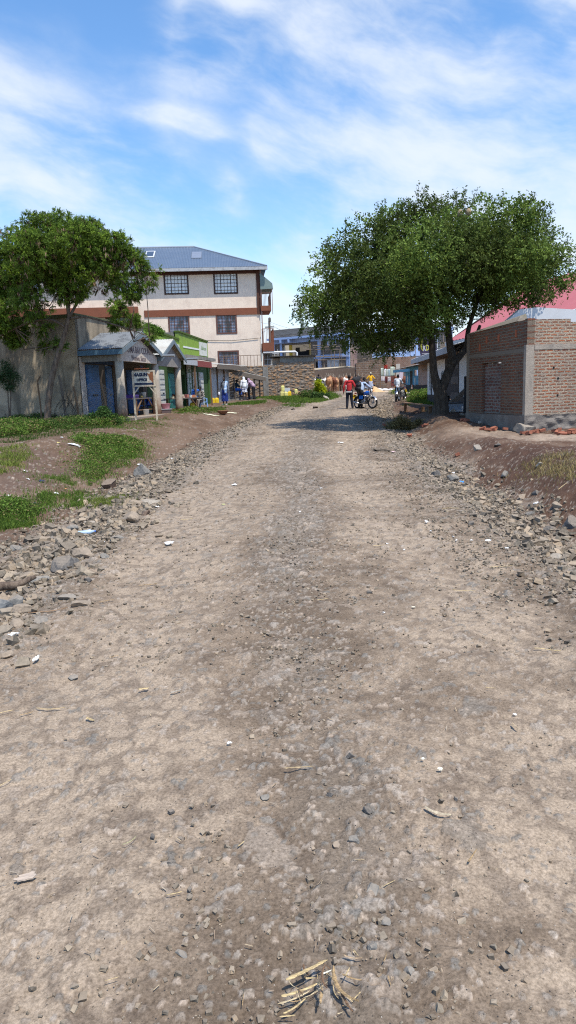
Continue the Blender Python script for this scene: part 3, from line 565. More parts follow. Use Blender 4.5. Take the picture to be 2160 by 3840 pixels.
# fine chaff: uncountable
def chaff():
    rng = np.random.default_rng(8); n = 2600; y = np.exp(rng.uniform(math.log(1.5), math.log(34), n)); x = cxr(y) + rng.uniform(-1, 1, n) * (hwr(y) + 3.2)
    k = rng.random(n) < .25 + sst(.45, .6, fbm(x, y, 500, 3)); x, y = x[k], y[k]; n = len(x); a = rng.uniform(0, 3.14, n); L_ = rng.uniform(.004, .024, n) * (.5 + .07 * y); w = rng.uniform(.0008, .0022, n) * (.6 + .07 * y); z = Gd(x, y) + .012
    dx, dy = np.cos(a) * L_, np.sin(a) * L_; ux, uy = -np.sin(a) * w, np.cos(a) * w; rz = rng.uniform(0, .3, n) * L_
    v = np.stack([np.stack([x - dx - ux, y - dy - uy, z], 1), np.stack([x + dx - ux, y + dy - uy, z + rz], 1), np.stack([x + dx + ux, y + dy + uy, z + rz], 1), np.stack([x - dx + ux, y - dy + uy, z], 1)], 1).reshape(-1, 3)
    c = np.array([[.55, .43, .25], [.4, .28, .16], [.5, .44, .34], [.3, .2, .12]])[rng.integers(0, 4, n)]
    o = link('chaff', arrmesh('chaff', v, np.arange(4 * n).reshape(n, 4), np.repeat(c, 4, 0)), MSTONE); tag(o, 'dry chaff and small wood fibres scattered on the road', 'chaff', kind='stuff')
chaff()
# ================================================================== BUILDINGS
def mat_brick(name, c1, c2, mortar, bw, bh, ms, rough=.9, smear=.35, smear_col=(.30, .275, .25), axis='xz', off=.5, bump=.8):
    if name in _mc: return _mc[name]
    s = NT(name); tcn = s.n('ShaderNodeTexCoord'); sx = s.n('ShaderNodeSeparateXYZ'); s.l(tcn.outputs['Object'], sx.inputs[0]); cb = s.n('ShaderNodeCombineXYZ')
    w = s.math('MULTIPLY', s.math('SUBTRACT', s.noise(5, 4), .5), bh * .85)
    s.l(s.math('ADD', sx.outputs[0 if axis[0] == 'x' else 1], w), cb.inputs[0]); s.l(s.math('ADD', sx.outputs[2], w), cb.inputs[1])
    b = s.n('ShaderNodeTexBrick'); b.offset = off; s.l(cb.outputs[0], b.inputs['Vector']); b.inputs['Scale'].default_value = 1
    b.inputs['Brick Width'].default_value = bw; b.inputs['Row Height'].default_value = bh; b.inputs['Mortar Size'].default_value = ms; b.inputs['Mortar Smooth'].default_value = .25; b.inputs['Bias'].default_value = 0
    b.inputs['Color1'].default_value = (*c1, 1); b.inputs['Color2'].default_value = (*c2, 1); b.inputs['Mortar'].default_value = (*mortar, 1)
    n = s.noise(5, 6, .65); m = s.noise(30, 5, .65); lo = s.noise(.9, 5, .6)
    c = s.mix(1.0, b.outputs['Color'], s.mix(s.ramp(m, .3, .7), (.55, .55, .55), (1.5, 1.45, 1.4)), 'MULTIPLY'); c = s.mix(1.0, c, s.mix(s.ramp(lo, .35, .65), (.72, .72, .74), (1.2, 1.18, 1.12)), 'MULTIPLY')
    c = s.mix(s.ramp(n, .47, .60, 0, smear), c, s.mix(m, tuple(x * .7 for x in smear_col), tuple(x * 1.2 for x in smear_col)))
    s.bump(s.math('ADD', s.math('MULTIPLY', b.outputs['Fac'], -1.0), s.math('MULTIPLY', m, .8)), bump, .02)
    _mc[name] = s.out(c, rough); return _mc[name]
def mat_rubble(name, cols, mortar, size=.34, gap=.07):
    "rough stones in wandering courses with raised light mortar"
    if name in _mc: return _mc[name]
    s = NT(name); v = s.coords((1 / size, 1 / size, 1.9 / size)); n0 = s.n('ShaderNodeTexNoise'); n0.inputs['Scale'].default_value = 3; s.l(s.coords(), n0.inputs['Vector'])
    ad = s.n('ShaderNodeMix', data_type='VECTOR'); ad.inputs[0].default_value = .06; s.l(v, ad.inputs[4]); s.l(n0.outputs['Color'], ad.inputs[5])
    vo = s.n('ShaderNodeTexVoronoi', feature='F1'); vo.inputs['Scale'].default_value = 1; vo.inputs['Randomness'].default_value = .75; s.l(ad.outputs[1], vo.inputs['Vector'])
    ve = s.n('ShaderNodeTexVoronoi', feature='DISTANCE_TO_EDGE'); ve.inputs['Scale'].default_value = 1; ve.inputs['Randomness'].default_value = .75; s.l(ad.outputs[1], ve.inputs['Vector'])
    sc = s.n('ShaderNodeSeparateColor'); s.l(vo.outputs['Color'], sc.inputs[0]); m = s.noise(22, 6, .65)
    c = s.mix(sc.outputs[0], cols[0], cols[1]); c = s.mix(s.ramp(sc.outputs[1], .6, .9), c, cols[2])
    c = s.mix(1.0, c, s.mix(s.ramp(m, .3, .7), (.55, .55, .55), (1.35, 1.35, 1.35)), 'MULTIPLY')
    e = s.ramp(s.math('ADD', ve.outputs['Distance'], s.math('MULTIPLY', s.math('SUBTRACT', m, .5), .12)), gap, gap + .07)
    c = s.mix(e, mortar, c); s.bump(s.math('ADD', s.math('MULTIPLY', e, .8), m), 1.0, .05)
    _mc[name] = s.out(c, .95); return _mc[name]
def mat_corr(name, col, rough=.45, metal=.35, rust=.25, rustcol=(.16, .085, .05)):
    if name in _mc: return _mc[name]
    s = NT(name); c = s.mix(s.noise(.8, 5, .6), tuple(x * .8 for x in col), tuple(min(1, x * 1.15) for x in col))
    c = s.mix(s.ramp(s.noise(1.7, 9, .7, dist=.3), .52, .66, 0, rust), c, rustcol)
    _mc[name] = s.out(c, rough, metal, .4); return _mc[name]
def mat_mossy(name, base, moss, zlo, zhi):
    "painted plaster with streaks; moss creeping down from the coping"
    s = NT(name); n = s.noise(3, 6, .65); c = s.mix(n, tuple(x * .75 for x in base), tuple(min(1, x * 1.2) for x in base))
    v = s.coords((9, 9, .7)); st = s.noise(1.0, 6, .65, v); c = s.mix(s.ramp(st, .5, .68, 0, .55), c, (.11, .105, .07))
    tcn = s.n('ShaderNodeTexCoord'); sx = s.n('ShaderNodeSeparateXYZ'); s.l(tcn.outputs['Object'], sx.inputs[0])
    k = s.ramp(s.math('ADD', sx.outputs[2], s.math('MULTIPLY', s.math('SUBTRACT', st, .5), 1.1)), zlo, zhi)
    k.node.clamp = True; c = s.mix(k, c, s.mix(n, moss, (.12, .11, .08))); s.bump(n, .3); return s.out(c, .9)
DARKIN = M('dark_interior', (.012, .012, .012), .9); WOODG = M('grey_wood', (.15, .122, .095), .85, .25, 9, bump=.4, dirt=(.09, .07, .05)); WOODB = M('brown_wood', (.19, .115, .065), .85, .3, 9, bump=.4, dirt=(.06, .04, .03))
CONC = M('old_concrete', (.25, .235, .205), .92, .2, 3, bump=.4, dirt=(.10, .085, .065), streak=.45, dirtamt=.5)
def frame(p, q): return math.atan2(q[1] - p[1], q[0] - p[0])
# --- left row of shops --------------------------------------------------------
RX, RY = -8.50, 29.5; RD = Vector((.168, .986, 0)).normalized(); RN = Vector((-RD.y, RD.x, 0)); RZ = math.atan2(RD.y, RD.x)
GL = .68                                    # level of the shop floors
def shop_px(px, yl=0.0):
    "run along the facade at which the survey column px meets the plane yl behind it"
    k = hk(px); ox, oy = RX + RN.x * yl, RY + RN.y * yl; return (ox - k * oy) / (k * RD.y - RD.x)
def shop_thing(name, label, cat, t, yl=0.0, z=0.0, group=None, rz=0.0):
    p = Vector((RX, RY, 0)) + RD * t + RN * yl; return thing(name, label, cat, (p.x, p.y, z), RZ + rz, group)
mat_greyw = None
def m_greywall():
    s = NT('stained_cement'); n = s.noise(.9, 7, .62, dist=.3); c = s.mix(s.ramp(n, .35, .65), (.20, .155, .105), (.45, .365, .255))
    st = s.noise(1.0, 6, .6, s.coords((1.5, 1.5, .14)), 1.2); c = s.mix(s.ramp(st, .50, .66, 0, .6), c, (.085, .074, .056)); st2 = s.noise(1.0, 5, .6, s.coords((5.1, 5.1, .22), (0, 0, 1)))
    c = s.mix(s.ramp(st2, .64, .72, 0, .6), c, (.36, .27, .17)); s.bump(s.noise(25, 6, .65), .35); return s.out(c, .92)
GREYW = m_greywall()
b1 = shop_thing('cement_building', 'long grey stained cement building behind the feathery tree, with the blue-eaved porch', 'building', 0)
mb = MB().wall(7.78, GL - .5, 3.42, .25, [(.60, 3.50, GL, GL + 2.35), (5.0, 7.2, GL, GL + 2.2)]).build('porch_wall', M('grimy_shade_plaster', (.12, .10, .08), .95, .3, 3, bump=.3, dirt=(.05, .042, .035)), b1); mb = MB().wall(7.78, 3.421, 4.95, .25, [], z1b=5.05); mb.build('facade_wall', GREYW, b1)  # grimy plaster with the porch shade darkened into its base colour
mb = MB(); mb.hexa([(-.002, 0, GL - .7), (-.002, 14, GL - .7), (.25, 14, GL - .7), (.25, 0, GL - .7)], [(-.002, 0, 4.94), (-.002, 14, 4.8), (.25, 14, 4.8), (.25, 0, 4.94)]); flush_normals(mb.build('end_wall', GREYW, b1))
mb = MB().hexa([(-.06, -.06, 4.952), (7.78, -.06, 5.055), (7.78, .3, 5.055), (-.06, .3, 4.952)], [(-.06, -.06, 5.03), (7.78, -.06, 5.13), (7.78, .3, 5.13), (-.06, .3, 5.03)]); mb.box(-.06, .3, .301, 14, 4.85, 5.0); mb.build('coping', M('moss_cap', (.10, .105, .05), .95, .4, 8, dirt=(.05, .045, .03), bump=.5), b1)
MB().box(.26, 7.78, 4, 14, GL, 4.6).build('back_room', GREYW, b1)
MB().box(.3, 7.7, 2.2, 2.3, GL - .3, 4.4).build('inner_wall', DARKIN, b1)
mb = MB().box(-.3, 8.3, -2.15, .3, GL - .6, GL + .02); mb.build('porch_floor', M('floor_cement', (.30, .25, .20), .9, .2, 4, dirt=(.16, .10, .07), dirtamt=.6, bump=.3), b1)
BLUE = M('door_blue', (.045, .14, .30), .55, .25, 6, dirt=(.05, .05, .06), dirtamt=.55)
def panel_door(name, parent, loc, rz, w, h, mat, rows=5, label=None, latch=True):
    mb = MB().box(0, w, 0, .035, 0, h)
    for r_ in range(rows):
        z = h * (r_ + .5) / rows; mb.box(.05, w - .05, -.018, -.001, z - h / rows * .36, z + h / rows * .36); mb.box(.09, w - .09, -.03, -.0185, z - h / rows * .24, z + h / rows * .24)
    o = mb.build(name, mat, parent); o.location = loc; o.rotation_euler = (0, 0, rz)
    if label: o['label'] = label
    if latch: MB().box(w * .38, w * .7, -.045, -.0305, h * .42, h * .45).build('latch', M('dark_iron', (.03, .03, .035), .5, metal=.6), o)
    return o
panel_door('door', b1, (.64, -.02, GL + .02), R(-6), 1.05, 2.28, BLUE); panel_door('door', b1, (2.56, -.05, GL + .02), R(6), .92, 2.28, BLUE)
MB().box(.55, 3.55, -.03, -.004, GL + 2.36, GL + 2.5).build('door_lintel', M('blue_dark', (.04, .09, .18), .7), b1)
MB().box(.08, .54, -.02, -.004, GL, GL + 2.6).build('white_plaster_strip', M('flaking_white', (.58, .53, .47), .9, .15, 5, dirt=(.25, .16, .11), dirtamt=.6), b1)
panel_door('door', b1, (5.05, -.02, GL + .02), R(-20), .8, 2.15, M('door_blue_dark', (.035, .09, .2), .6), 4)
pn = MB().box(0, .3, -.012, 0, 0, .42).build('poster', M('poster_paper', (.62, .60, .56), .8, .1), b1); pn.location = (3.75, -.01, GL + 1.55); MB().box(.1, .2, -.016, -.0125, .26, .36).build('printed_mark', DARKIN, pn)
# porch pillars and gables
PILC = M('pillar_plaster', (.40, .37, .325), .9, .18, 4, dirt=(.22, .15, .10), dirtamt=.55, bump=.35)
def m_pillar():
    s = NT('porch_pillar'); n = s.noise(5, 6, .6); c = s.mix(n, (.33, .29, .23), (.55, .485, .40)); tcn = s.n('ShaderNodeTexCoord'); sx = s.n('ShaderNodeSeparateXYZ'); s.l(tcn.outputs['Object'], sx.inputs[0])
    k = s.ramp(s.math('ADD', sx.outputs[2], s.math('MULTIPLY', s.math('SUBTRACT', n, .5), 1.2)), GL + .1, GL + 1.0, .9, 0); c = s.mix(k, c, (.24, .135, .085)); s.bump(n, .3); return s.out(c, .9)
PIL = m_pillar()
for t in (.45, 4.72, 8.11):
    rp = [Vector((t, -1.60, GL - .4)), Vector((t, -1.60, GL + .5)), Vector((t + .01, -1.60, GL + 1.6)), Vector((t, -1.60, GL + 2.38))]
    flush_normals(MB().tube(rp, [.215, .20, .175, .18], 20).build('porch_pillar', PIL, b1, True))
GWALL = M('gable_plaster', (.60, .52, .43), .9, .12, 3, dirt=(.20, .16, .13), dirtamt=.5, streak=.3)
def gable(t0, t1, zb, ze, za, mat, par):
    mb = MB().prism([(t0, zb), (t1, zb), (t1, ze), ((t0 + t1) / 2, za), (t0, ze)], -1.77, -1.62); return flush_normals(mb.build('gable', mat, par))
g1 = gable(.27, 4.63, GL + 2.38, 3.36, 4.12, GWALL, b1); g2 = gable(4.80, 8.29, GL + 2.30, 3.28, 4.10, M('gable_grey', (.27, .245, .22), .9, .2, 3, dirt=(.12, .1, .085), dirtamt=.55), b1)
INK = M('faded_paint', (.16, .12, .12), .8, .3, 20)
text('HOMA BAY COUNTY.', .40, INK, b1, (2.5, -1.776, 3.44), (R(90), 0, 0), sx=.86, bold=.006); text('Women, Sacco', .30, INK, b1, (2.3, -1.776, 3.13), (R(90), 0, 0), sx=.95, bold=.004)
mb = MB().box(.28, .48, -1.618, -.01, GL + 2.38, 3.36); mb.build('side_beam', CONC, b1)
RUSTY = mat_corr('porch_roof_sheet', (.22, .23, .23), .55, .3, .8, (.045, .042, .04)); CLEAN = mat_corr('pale_roof_sheet', (.55, .54, .48), .5, .3, .35, (.3, .18, .1)); FASC = M('fascia_grey_blue', (.17, .215, .24), .7, .2, 6, dirt=(.08, .08, .08)); FASB = M('fascia_blue', (.085, .165, .24), .65, .2, 6, dirt=(.07, .09, .1))
def gable_roof(t0, t1, ze, za, y0, y1, sheet, par, fm, side):
    tm = (t0 + t1) / 2; dy = Vector((0, y1 - y0, 0))
    mb = MB().corr((t0, y0, ze), dy, (tm - t0, 0, za - ze), .018, .085); mb.corr((t1, y1, ze), -dy, (tm - t1, 0, za - ze), .018, .085); flush_normals(mb.build('roof_sheet', sheet, par))
    h = .2; mb = MB().prism([(t0, ze - .03 - h), (tm, za - .03 - h), (tm, za - .03), (t0, ze - .03)], y0 - .02, y0 + .02); mb.prism([(tm, za - .03 - h), (t1, ze - .03 - h), (t1, ze - .03), (tm, za - .03)], y0 - .02, y0 + .02); flush_normals(mb.build('bargeboard', fm, par))
    MB().box(t0 - .02, t0 + .02, y0 + .021, y1, ze - .25, ze - .04).build('fascia', side, par)
gable_roof(.02, 4.86, 3.56, 4.40, -1.98, 0, RUSTY, b1, FASC, FASB); gable_roof(4.74, 8.62, 3.44, 4.34, -1.98, 0, CLEAN, b1, FASC, FASC)
mb = MB(); 
for tt in (4.80, 8.64): mb.tube([(tt, -2.6, 3.42), (tt, 0, 3.46)], .06, 10)
mb.build('rain_gutter', M('gutter_zinc', (.35, .36, .36), .4, metal=.6), b1)

GREENP = M('green_wall_paint', (.042, .088, .024), .8, .25, 3, dirt=(.03, .05, .02), dirtamt=.5, streak=.4)
b2 = shop_thing('green_shop', 'dark green shop under the nearer moss-topped parapet, behind the second porch', 'shop', 7.8)
LIME = mat_mossy('lime_parapet', (.22, .34, .045), (.055, .085, .02), 5.05, 5.5); DK1 = (.012, .03, .015)
MB().wall(5.83, GL - .5, 3.45, .25, [(1.8, 2.68, GL, GL + 2.3), (3.4, 4.45, GL, GL + 2.15)]).build('facade_wall', GREENP, b2)
MB().wall(5.83, 3.452, 5.07, .22, z1b=4.80).build('parapet', LIME, b2); MB().hexa([(0, -.05, 5.072), (5.83, -.05, 4.802), (5.83, .3, 4.802), (0, .3, 5.072)], [(0, -.05, 5.18), (5.83, -.05, 4.92), (5.83, .3, 4.92), (0, .3, 5.18)]).build('coping', M('moss_green', (.075, .115, .02), .95, .45, 9, bump=.8), b2)
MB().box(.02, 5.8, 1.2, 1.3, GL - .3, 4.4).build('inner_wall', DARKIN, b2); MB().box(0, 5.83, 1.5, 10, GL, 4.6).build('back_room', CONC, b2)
MB().box(-.0, 12.1, -2.0, .3, GL - .6, GL + .01).build('plinth', M('floor_cement', (.3, .25, .2)), b2)
WHD = M('white_door_paint', (.50, .50, .45), .7, .12, 5, dirt=(.25, .2, .15)); TEAL = M('teal_door', (.03, .16, .14), .6, .2, 5)
panel_door('door', b2, (1.8, -.05, GL + .02), 0, .88, 2.28, WHD, 8); panel_door('door', b2, (3.42, -.05, GL + .02), 0, 1.0, 2.1, TEAL, 5); pass
pp = MB().box(3.6, 5.8, -.03, -.003, 3.6, 4.55).build('painted_panel', M('panel_white', (.62, .62, .55), .8, .12, 5, dirt=(.25, .3, .15), dirtamt=.5), b2)
text('Safaricom', .42, M('green_ink', (.16, .27, .10), .8), pp, (4.7, -.034, 3.95), (R(90), 0, 0))
b3 = shop_thing('green_shop', 'dark green shop under the farther, taller lime green parapet, with the upright money-service board', 'shop', 13.64)
MB().wall(6.3, GL - .5, 3.75, .25, [(.05, .75, GL, GL + 2.1), (2.3, 3.2, GL, GL + 2.3), (3.6, 4.7, GL, GL + 2.3)]).build('facade_wall', GREENP, b3)
MB().wall(6.3, 3.752, 5.28, .22, z1b=5.06).build('parapet', mat_mossy('lime_parapet_tall', (.235, .36, .05), (.10, .13, .07), 5.0, 5.55), b3); MB().hexa([(-.03, -.06, 5.283), (6.33, -.06, 5.063), (6.33, .3, 5.063), (-.03, .3, 5.283)], [(-.03, -.06, 5.38), (6.33, -.06, 5.16), (6.33, .3, 5.16), (-.03, .3, 5.38)]).build('coping', M('moss_green', (.08, .12, .02)), b3)
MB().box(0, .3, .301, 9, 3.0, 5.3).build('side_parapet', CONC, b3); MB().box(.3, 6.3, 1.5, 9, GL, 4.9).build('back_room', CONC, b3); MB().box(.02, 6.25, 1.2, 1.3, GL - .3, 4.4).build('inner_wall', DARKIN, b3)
MB().box(.75, 5.2, -.022, -.003, 4.42, 4.52).build('painted_stripe', M('stripe_white', (.7, .7, .66), .8, .1, 5), b3)
pp = MB().box(4.2, 6.05, -.026, -.003, 4.10, 4.98).build('painted_panel', M('panel_white', (.6, .6, .5)), b3); text('Safaricom', .36, M('green_ink', (.1, .3, .1)), pp, (5.15, -.030, 4.48), (R(90), 0, 0), sx=.8)
lg = MB().box(-.1, 6.4, -.5, -.01, 3.755, 3.95).build('ledge', CONC, b3)
panel_door('door', b3, (2.32, -.05, GL + .02), 0, .86, 2.28, WHD, 6); panel_door('door', b3, (3.62, -.05, GL + .02), 0, 1.05, 2.28, WHD, 6)
MB().box(5.8, 6.1, -.1, -.004, GL, 3.4).build('corner_post', M('post_green', (.05, .11, .03), .8), b3)
aw_ = shop_thing('awning', 'rusted sheet awning with a white and red fascia over the money-service shop', 'awning', 10.9)
flush_normals(MB().corr((0, -.95, 3.60), (6.3, 0, 0), (0, .94, .22), .016, .09).build('roof_sheet', mat_corr('awning_sheet', (.35, .31, .27), .6, .3, .7), aw_))
MB().box(.5, 3.1, -.98, -.93, 3.28, 3.58).build('fascia_board', M('fascia_pale', (.42, .44, .45), .7, .15, 6, dirt=(.2, .18, .16)), aw_); MB().box(3.12, 6.3, -.985, -.93, 3.23, 3.58).build('fascia_board', M('fascia_red', (.25, .055, .045), .7, .2, 6, dirt=(.1, .04, .035)), aw_, label='red fascia board')
[MB().bar((t, -.92, GL - .3), (t, -.92, 3.6), .09).build('awning_post', WOODB, aw_) for t in (2.6, 6.1)]
# money-service board m i p e s a
t = shop_px(706); sgn = shop_thing('shop_board', 'tall white board reading m i p e s a on the green shop front', 'sign', t, -.06, GL + .15)
MB().box(-.42, .42, -.05, 0, 0, 2.55).build('board', M('board_white', (.50, .52, .48), .8, .12, 4, dirt=(.2, .22, .2)), sgn)
GI = M('sign_green', (.02, .13, .05), .7)
for i, ch in enumerate('miPESA'):
    z = 2.22 - i * .33; fr = MB(); 
    for a in (z - .13, z + .17): fr.box(-.36, .36, -.058, -.051, a, a + .018)
    for a in (-.36, .342): fr.box(a, a + .018, -.058, -.051, z - .111, z + .169)
    fr.build('letter_frame', GI, sgn); text(ch if ch != 'A' else 'a', .34, GI, sgn, (0, -.057, z - .085), (R(90), 0, 0), sx=1.35, bold=.012)
# porch sign
p = GP(510, 1580); sg = thing('office_sign', 'rusty white office sign on two peeling posts before the first porch', 'sign', p, R(8))
mm = p.y / F; W_ = 76 * mm; zt = (1580 - 1401) * mm
FLK = M('peeling_post', (.50, .43, .32), .85, .25, 14, dirt=(.16, .08, .04), dirtamt=.8, bump=.5)
for x, lab in ((0, None), (W_ + .02, None)): MB().bar((x, 0, -.2), (x, .0, zt - .0), .075).build('post', FLK, sg)
bz0, bz1 = (1580 - 1450) * mm, zt
def m_rustboard():
    s = NT('rusted_sign_face'); n = s.noise(3.2, 8, .7, dist=.8); tcn = s.n('ShaderNodeTexCoord'); sx = s.n('ShaderNodeSeparateXYZ'); s.l(tcn.outputs['Object'], sx.inputs[0])
    e = s.ramp(sx.outputs[0], W_ * .55, W_ * .95, -.08, .17); e2 = s.ramp(sx.outputs[0], 0, W_ * .25, .10, -.06)
    k = s.ramp(s.math('ADD', s.math('ADD', n, e), e2), .51, .55); c = s.mix(k, (.50, .47, .38), s.mix(s.noise(14, 5, .7), (.30, .11, .04), (.10, .04, .02))); return s.out(c, .7)
bd = MB().box(.045, W_ - .025, -.05, -.02, bz0, bz1).build('board', m_rustboard(), sg)
mb = MB(); mb.box(-.02, W_ + .06, -.062, -.018, bz1 + .001, bz1 + .05); mb.box(-.02, W_ + .06, -.062, -.018, bz0 - .05, bz0 - .001); mb.box(-.03, .043, -.062, -.045, bz0, bz1); mb.box(W_ - .022, W_ + .05, -.062, -.045, bz0, bz1); mb.build('board_frame', FLK, sg)
NAVY = M('navy_ink', (.01, .02, .05), .7); MB().box(.05, W_ - .03, -.058, -.051, bz0 + .02, bz0 + .10).build('navy_stripe', NAVY, bd)
text('MAGUN', .165, NAVY, bd, (W_ * .36, -.054, bz0 + .36), (R(90), 0, 0), bold=.012, sx=.9); text('OFFICE', .14, NAVY, bd, (W_ * .42, -.054, bz0 + .17), (R(90), 0, 0), bold=.010, sx=.9)
text('~~~~~ ~~~~', .10, M('orange_ink', (.5, .15, .06), .7), bd, (W_ * .45, -.054, bz0 + .62), (R(90), 0, 0), bold=.01); mb = MB(); mb.box(W_ * .38, W_ * .42, -.056, -.051, bz0 + .74, bz0 + .78); mb.box(W_ * .46, W_ * .5, -.056, -.051, bz0 + .72, bz0 + .77); mb.box(W_ * .4, W_ * .5, -.056, -.051, bz0 + .665, bz0 + .695); mb.build('printed_mark', NAVY, bd)
mb = MB(); mb.bar((.04, -.01, bz0 - .28), (.22, -.01, bz0 - .05), .045); mb.build('brace', FLK, sg); MB().bar((W_ - .02, -.01, bz0 - .28), (W_ - .2, -.01, bz0 - .05), .045).build('brace', FLK, sg)

# corrugated shed and stall --------------------------------------------------
SH0 = Vector((hk(784) * 51, 51.0, 0)); SH1 = Vector((hk(860) * 54.6, 54.6, 0)); zs = gz(-5.2, 52.5) - .1
sh = thing('corrugated_shed', 'bare corrugated iron shed between the green shop and the open stall', 'shed', SH0, frame(SH0, SH1)); LL = (SH1 - SH0).length
SHEET = mat_corr('iron_sheet_wall', (.42, .44, .45), .5, .45, .45, (.19, .15, .12))
flush_normals(MB().corr((0, 0, zs + .25), (LL, 0, 0), (0, 0, 2.35), .035, .19).build('wall_sheet', SHEET, sh))
flush_normals(MB().corr((-.2, -.95, 3.62), (LL + 1.4, 0, 0), (0, 4, .45), .02, .1).build('roof_sheet', CLEAN, sh)); MB().box(-.6, LL + 1.4, -.99, -.95, 3.28, 3.56).build('fascia_board', WOODG, sh)
MB().box(-.1, LL, -.45, 0, zs - .3, zs + .25).build('plinth', CONC, sh); MB().box(0, LL - .1, .3, 3.8, zs, 3.5).build('back_room', DARKIN, sh)
mb = MB(); [mb.bar((u, -.09, zs), (u, -.09, 3.5), .07) for u in (.03, 1.35, 2.65)]; mb.build('frame_post', WOODB, sh)
ST0 = Vector((hk(862) * 54.9, 54.9, 0)); ST1 = Vector((hk(965) * 57, 57.0, 0)); zt_ = gz(-3.2, 57) - .05
st = thing('market_stall', 'open lean-to stall with a weathered board eave and dark inside, left of the stone wall', 'stall', ST0, frame(ST0, ST1)); LL = (ST1 - ST0).length
MB().box(-.1, LL, .0, 3.2, zt_ - .3, zt_ + .28).build('platform', CONC, st)
flush_normals(MB().corr((-.3, -.7, 3.30), (LL + .9, 0, -.62), (0, 3.9, .5), .02, .1).build('roof_sheet', CLEAN, st)); mb = MB().hexa([(-.3, -.74, 2.96), (LL + .3, -.74, 2.40), (LL + .3, -.70, 2.40), (-.3, -.70, 2.96)], [(-.3, -.74, 3.26), (LL + .3, -.74, 2.70), (LL + .3, -.7, 2.70), (-.3, -.7, 3.26)]); mb.build('fascia_board', WOODG, st)
flush_normals(MB().corr((-.1, 3.0, zt_), (LL - .6, 0, 0), (0, 0, 2.6), .03, .16).build('back_sheet', mat_corr('dark_sheet', (.10, .10, .10), .6, .3, .4), st))  # back sheet in a dark grey base colour
for u, yy in ((.1, -.4), (LL - .75, -.45), (LL + .15, -.1)): MB().bar((u, yy, zt_ - .1), (u, yy, 2.75), .085).build('post', WOODG, st)

# --- pink three-storey house ----------------------------------------------------
PK = thing('apartment_building', 'pink three-storey apartment block with blue-grey hipped metal roof', 'building', (U(985, 1400, 64).x, 64, 0), R(184.5))
X0 = PK.location.x; _pd = Vector((-math.cos(R(4.5)), -math.sin(R(4.5)), 0))
def pk(px, py, d=64):
    k = hk(px, py); t = (X0 - k * d) / (k * _pd.y - _pd.x); v = U(px, py, d + _pd.y * t); return (t, v.z)          # local x runs to the left
PINK = M('pink_plaster', (.80, .665, .53), .9, .045, 1.5, bump=.25, dirt=(.58, .46, .37), dirtamt=.5, streak=.28); BRN = M('brown_band', (.21, .075, .04), .8, .15, 3, dirt=(.11, .05, .03), dirtamt=.4)
wins = []
for (a, b, c_, d_) in ((613, 1022, 708, 1102), (800, 1022, 892, 1100), (630, 1181, 712, 1251), (810, 1181, 889, 1250), (817, 1317, 897, 1372), (430, 1022, 520, 1102), (240, 1022, 330, 1102), (395, 1184, 525, 1222), (60, 1022, 150, 1102), (60, 1184, 190, 1224), (640, 1317, 720, 1372)):
    x1, z1 = pk(a, b); x0, z0 = pk(c_, d_); wins.append((x0, x1, z0, z1))
ztop = pk(900, 1012)[1]; mb = MB().wall(26, .6, ztop, .3, wins)
for i in range(len(mb.v)): mb.v[i] = (mb.v[i][0], -mb.v[i][1], mb.v[i][2])
flush_normals(mb.build('front_wall', PINK, PK))
MB().box(0, .3, -12, -.3, .6, ztop).build('side_wall', PINK, PK); MB().box(.31, 25.9, -.9, -.86, .6, ztop - .1).build('inner_wall', M('room_dim', (.035, .035, .04), .9), PK)
bz = pk(800, 1158)[1], pk(800, 1183)[1]; MB().box(-.03, pk(540, 1160)[0], .002, .07, bz[1], bz[0]).build('floor_band', BRN, PK); MB().box(pk(540, 1160)[0] + .5, 26, .002, .5, bz[1] + .05, bz[0] + .3).build('floor_band', BRN, PK)
MB().box(-.03, 26, .002, .05, ztop - .33, ztop).build('eave_band', M('brown_dark', (.085, .035, .022), .8), PK); MB().box(-.07, .25, .0721, .11, bz[1], ztop).build('corner_strip', M('brown_dark', (.085, .035, .022)), PK)
FRM = M('window_brown', (.055, .028, .02), .6); FRD = M('window_rust', (.13, .06, .045), .6); GLW = M('paper_glass', (.74, .75, .72), .35, .12, 6, spec=.6); GLD = M('dark_glass', (.05, .06, .075), .12, .5, 1.2, spec=.7)
def m_glass_rows():
    s = NT('curtained_glass'); n = s.noise(1.4, 3, .5, s.coords((1.6, 1, .6))); c = s.mix(s.ramp(n, .42, .58), (.03, .03, .035), (.22, .25, .33)); return s.out(c, .15, 0, .6)
GLC = m_glass_rows()
for i, (x0, x1, z0, z1) in enumerate(wins):
    top = i in (0, 1, 5, 6, 8); nx, nz = (7, 6) if top else (7, 6 if i < 5 else 4); fm = FRM if top else FRD
    mb = MB(); w = .10
    mb.box(x0 - .03, x1 + .03, -.1, .035, z1 - w, z1 + .03); mb.box(x0 - .03, x1 + .03, -.1, .035, z0 - .03, z0 + w); mb.box(x0 - .03, x0 + w, -.1, .034, z0 + w, z1 - w); mb.box(x1 - w, x1 + .03, -.1, .034, z0 + w, z1 - w)
    f = mb.build('window', fm, PK); mb = MB()
    for k in range(1, nx): x = x0 + (x1 - x0) * k / nx; mb.box(x - (.03 if k in (2, 5) else .013), x + (.03 if k in (2, 5) else .013), -.068, -.045, z0 + w, z1 - w)
    for k in range(1, nz): z = z0 + (z1 - z0) * k / nz; mb.box(x0 + w, x1 - w, -.0445, -.015, z - .015, z + .015)
    mb.build('glazing_bar', fm, f); MB().box(x0 + .01, x1 - .01, -.09, -.07, z0, z1).build('pane', GLW if top else GLC, f)
ez = pk(985, 1004)[1]; er = pk(745, 926, 70)
